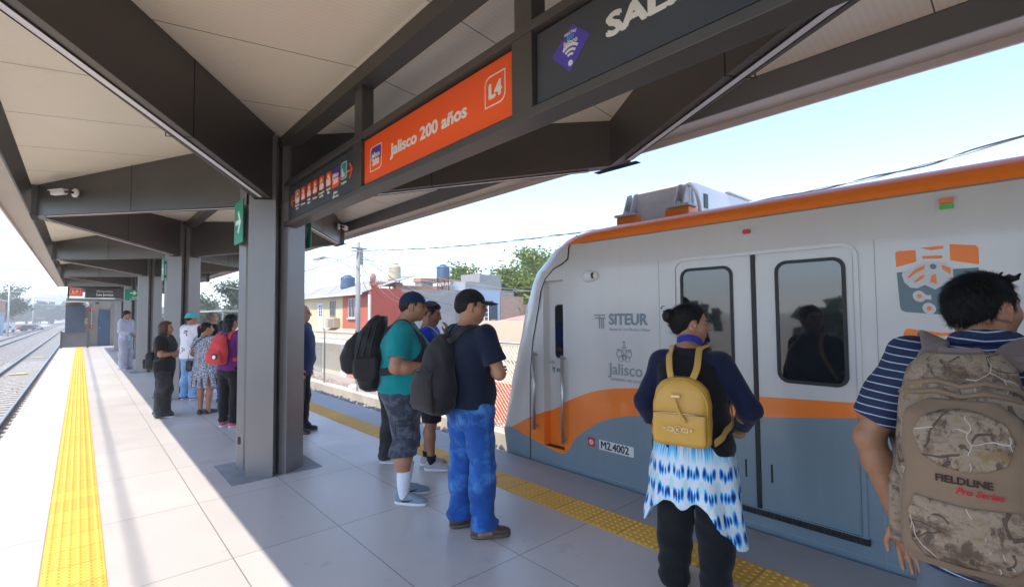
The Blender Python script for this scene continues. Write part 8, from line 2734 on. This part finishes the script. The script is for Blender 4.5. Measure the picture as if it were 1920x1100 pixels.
# ---- grey haired man beyond him
p = Person('grey-haired man in a dark shirt showing behind the patterned dress', (2.06, 11.75), (0.80, 0.20), 1.66, 'light', 'm', 1.05, 0.02, 0.010, yaw=25)
p.top(C_['black'], hem=0.84, sleeve=0.65)
p.trousers(C_['greyjeans'])
p.shoes(C_['leather'], C_['dsole'])
p.hair(HAIR['grey'], SHORT, 0.008)

# ---- woman in the patterned dress
def m_pattern():
    m = bpy.data.materials.new('grey_white_print_cotton')
    t = NT(m)
    v = t.n('ShaderNodeTexVoronoi'); v.inputs['Scale'].default_value = 62
    t.l(t.coord(), v.inputs['Vector'])
    f = t.math('GREATER_THAN', v.outputs['Distance'], 0.42)
    c = t.mix(f, (0.62, 0.62, 0.66), (0.16, 0.17, 0.23))
    t.l(c, t.bsdf.inputs['Base Color']); t.bsdf.inputs['Roughness'].default_value = 0.85
    return m
p = Person('woman in a grey and white patterned dress with a pink hair tie', (1.55, 9.22), (0.75, 0.66), 1.475, 'tan', 'f', 1.22, 0.02, 0.009,
           yaw=40, feet=((0.07, 0.02, 0.25), (-0.07, 0.0, -0.1)), arms=[((0.25, 0.0, 1.12), (0.17, 0.18, 1.08)), ((-0.26, -0.01, 1.12), (-0.15, 0.17, 1.05))])
C_['pattern'] = m_pattern()
p.top(C_['pattern'], hem=0.93, sleeve=0.62, seed=13.0, name='dress_bodice')
S = Sdf(0.009)
S.loft([(0.50, 0, 0, 0.275, 0.225), (0.60, 0, 0, 0.262, 0.212), (0.80, 0, 0, 0.240, 0.190), (0.92, 0, 0, 0.225, 0.172), (1.06, 0, 0.01, 0.198, 0.150)], 0.02, 2.2)
S.loft([(0.40, 0, 0, 0.255, 0.205), (0.60, 0, 0, 0.24, 0.19), (0.80, 0, 0, 0.215, 0.165)], 0.0, 2.2, 'sub')
S.cut(lambda x, y, z: 0.505 - z)
S.disp = lambda x, y, z: 0.014 * np.clip((0.95 - z) / 0.4, 0, 1) * np.sin(12 * np.arctan2(x, y) + np.sin(5 * z))
S.mesh('dress_skirt', C_['pattern'], p.body, p.s)
p.shoes(C_['leather'], C_['dsole'], low=True)
p.hair(HAIR['black'], LADY, 0.012, lambda S: (S.cap((0, -0.12, 0.02), (0, -0.135, -0.16), 0.045, 0.02, 0.02)))
mb = MB(); mb.tube([p.Mh @ Vector((0.034 * math.cos(a), -0.115 + 0.012 * math.sin(3 * a), 0.035 + 0.034 * math.sin(a))) * 1.0 for a in [6.283 * k / 16 for k in range(16)]], 0.013, 6, closed=True); mb.v = [tuple(Vector(q) * p.s) for q in mb.v]; mb.build('hair_tie', C_['pinkshoe'], p.body)
t = p.carried('shoulder_bag', 'small black shoulder bag at the left hip of the woman in the patterned dress', 'bag')
S = Sdf(0.009); S.box((-0.27, -0.06, 0.90), (0.055, 0.12, 0.10), 0.03, 0.01, (0, 0, 0.5)); S.mesh('bag', C_['leather'], t, p.s)
p.ribbon([(-0.27, -0.10, 0.99), (-0.22, -0.15, 1.15), (-0.10, -0.15, 1.32), (0.04, -0.10, 1.43), (0.09, 0.02, 1.46)], 0.018, C_['leather'], 'strap', t, thick=0.005)

# ---- woman seen between her and the purple shirt
p = Person('dark-haired woman in white glimpsed between the patterned dress and red backpack', (1.98, 10.15), (0.85, 0.20), 1.50, 'tan', 'f', 1.0, 0, 0.010, yaw=30)
p.top(C_['white'], hem=0.86, sleeve=0.6)
p.trousers(C_['jeans'], hem=0.10, hem_w=0.06, knee_w=0.066)
p.shoes(C_['leather'], C_['dsole'])
p.hair(HAIR['black'], LADY, 0.012, lambda S: S.loft([(-0.30, 0, -0.07, 0.06, 0.03), (-0.1, 0, -0.06, 0.09, 0.05), (0.05, 0, -0.04, 0.085, 0.07)], 0.02, 2.2))
# bags on the floor beside the group
t = thing('tote_bag', 'white carrier bag standing on the floor beside the woman in the patterned dress', 'bag', (1.92, 10.6, 0))
S = Sdf(0.009); S.box((0, 0, 0.10), (0.20, 0.13, 0.10), 0.05, 0.02); S.disp = wrinkle(0.012, (22, 19, 24), 2.0); S.mesh('bag', C_['white'], t)
S = Sdf(0.009); S.chain([(-0.08, 0, 0.19), (-0.06, 0, 0.27), (0.06, 0, 0.27), (0.08, 0, 0.19)], [0.01] * 4); S.mesh('handle', C_['white'], t)
t = thing('backpack', 'small bright blue backpack hanging low behind the patterned dress', 'backpack', (1.95, 9.75, 0.62))
S = Sdf(0.009); S.box((0, 0, 0.14), (0.12, 0.08, 0.15), 0.06, 0.02); S.disp = wrinkle(0.008, (18, 15, 17), 1.0); S.mesh('bag', C_['blue'], t)
S = Sdf(0.009); S.chain([(-0.05, 0, 0.28), (-0.04, 0, 0.42), (0.04, 0, 0.42), (0.05, 0, 0.28)], [0.012] * 4); S.mesh('strap', C_['blue'], t)
# ------------------------------------------------------------------ the hazy air
hm = bpy.data.materials.new('hazy_air')
hm.use_nodes = True
ht = hm.node_tree
ht.nodes.clear()
ho = ht.nodes.new('ShaderNodeOutputMaterial')
hv = ht.nodes.new('ShaderNodeVolumePrincipled')
hv.inputs['Color'].default_value = (0.97, 0.98, 1.0, 1)
hv.inputs['Density'].default_value = 0.0014
hv.inputs['Anisotropy'].default_value = 0.3
ht.links.new(hv.outputs[0], ho.inputs['Volume'])
mb = MB(); mb.box(-1000, 1000, -300, 1100, -4.0, 48.0)
hz = tag(mb.build('haze', hm), kind='stuff')
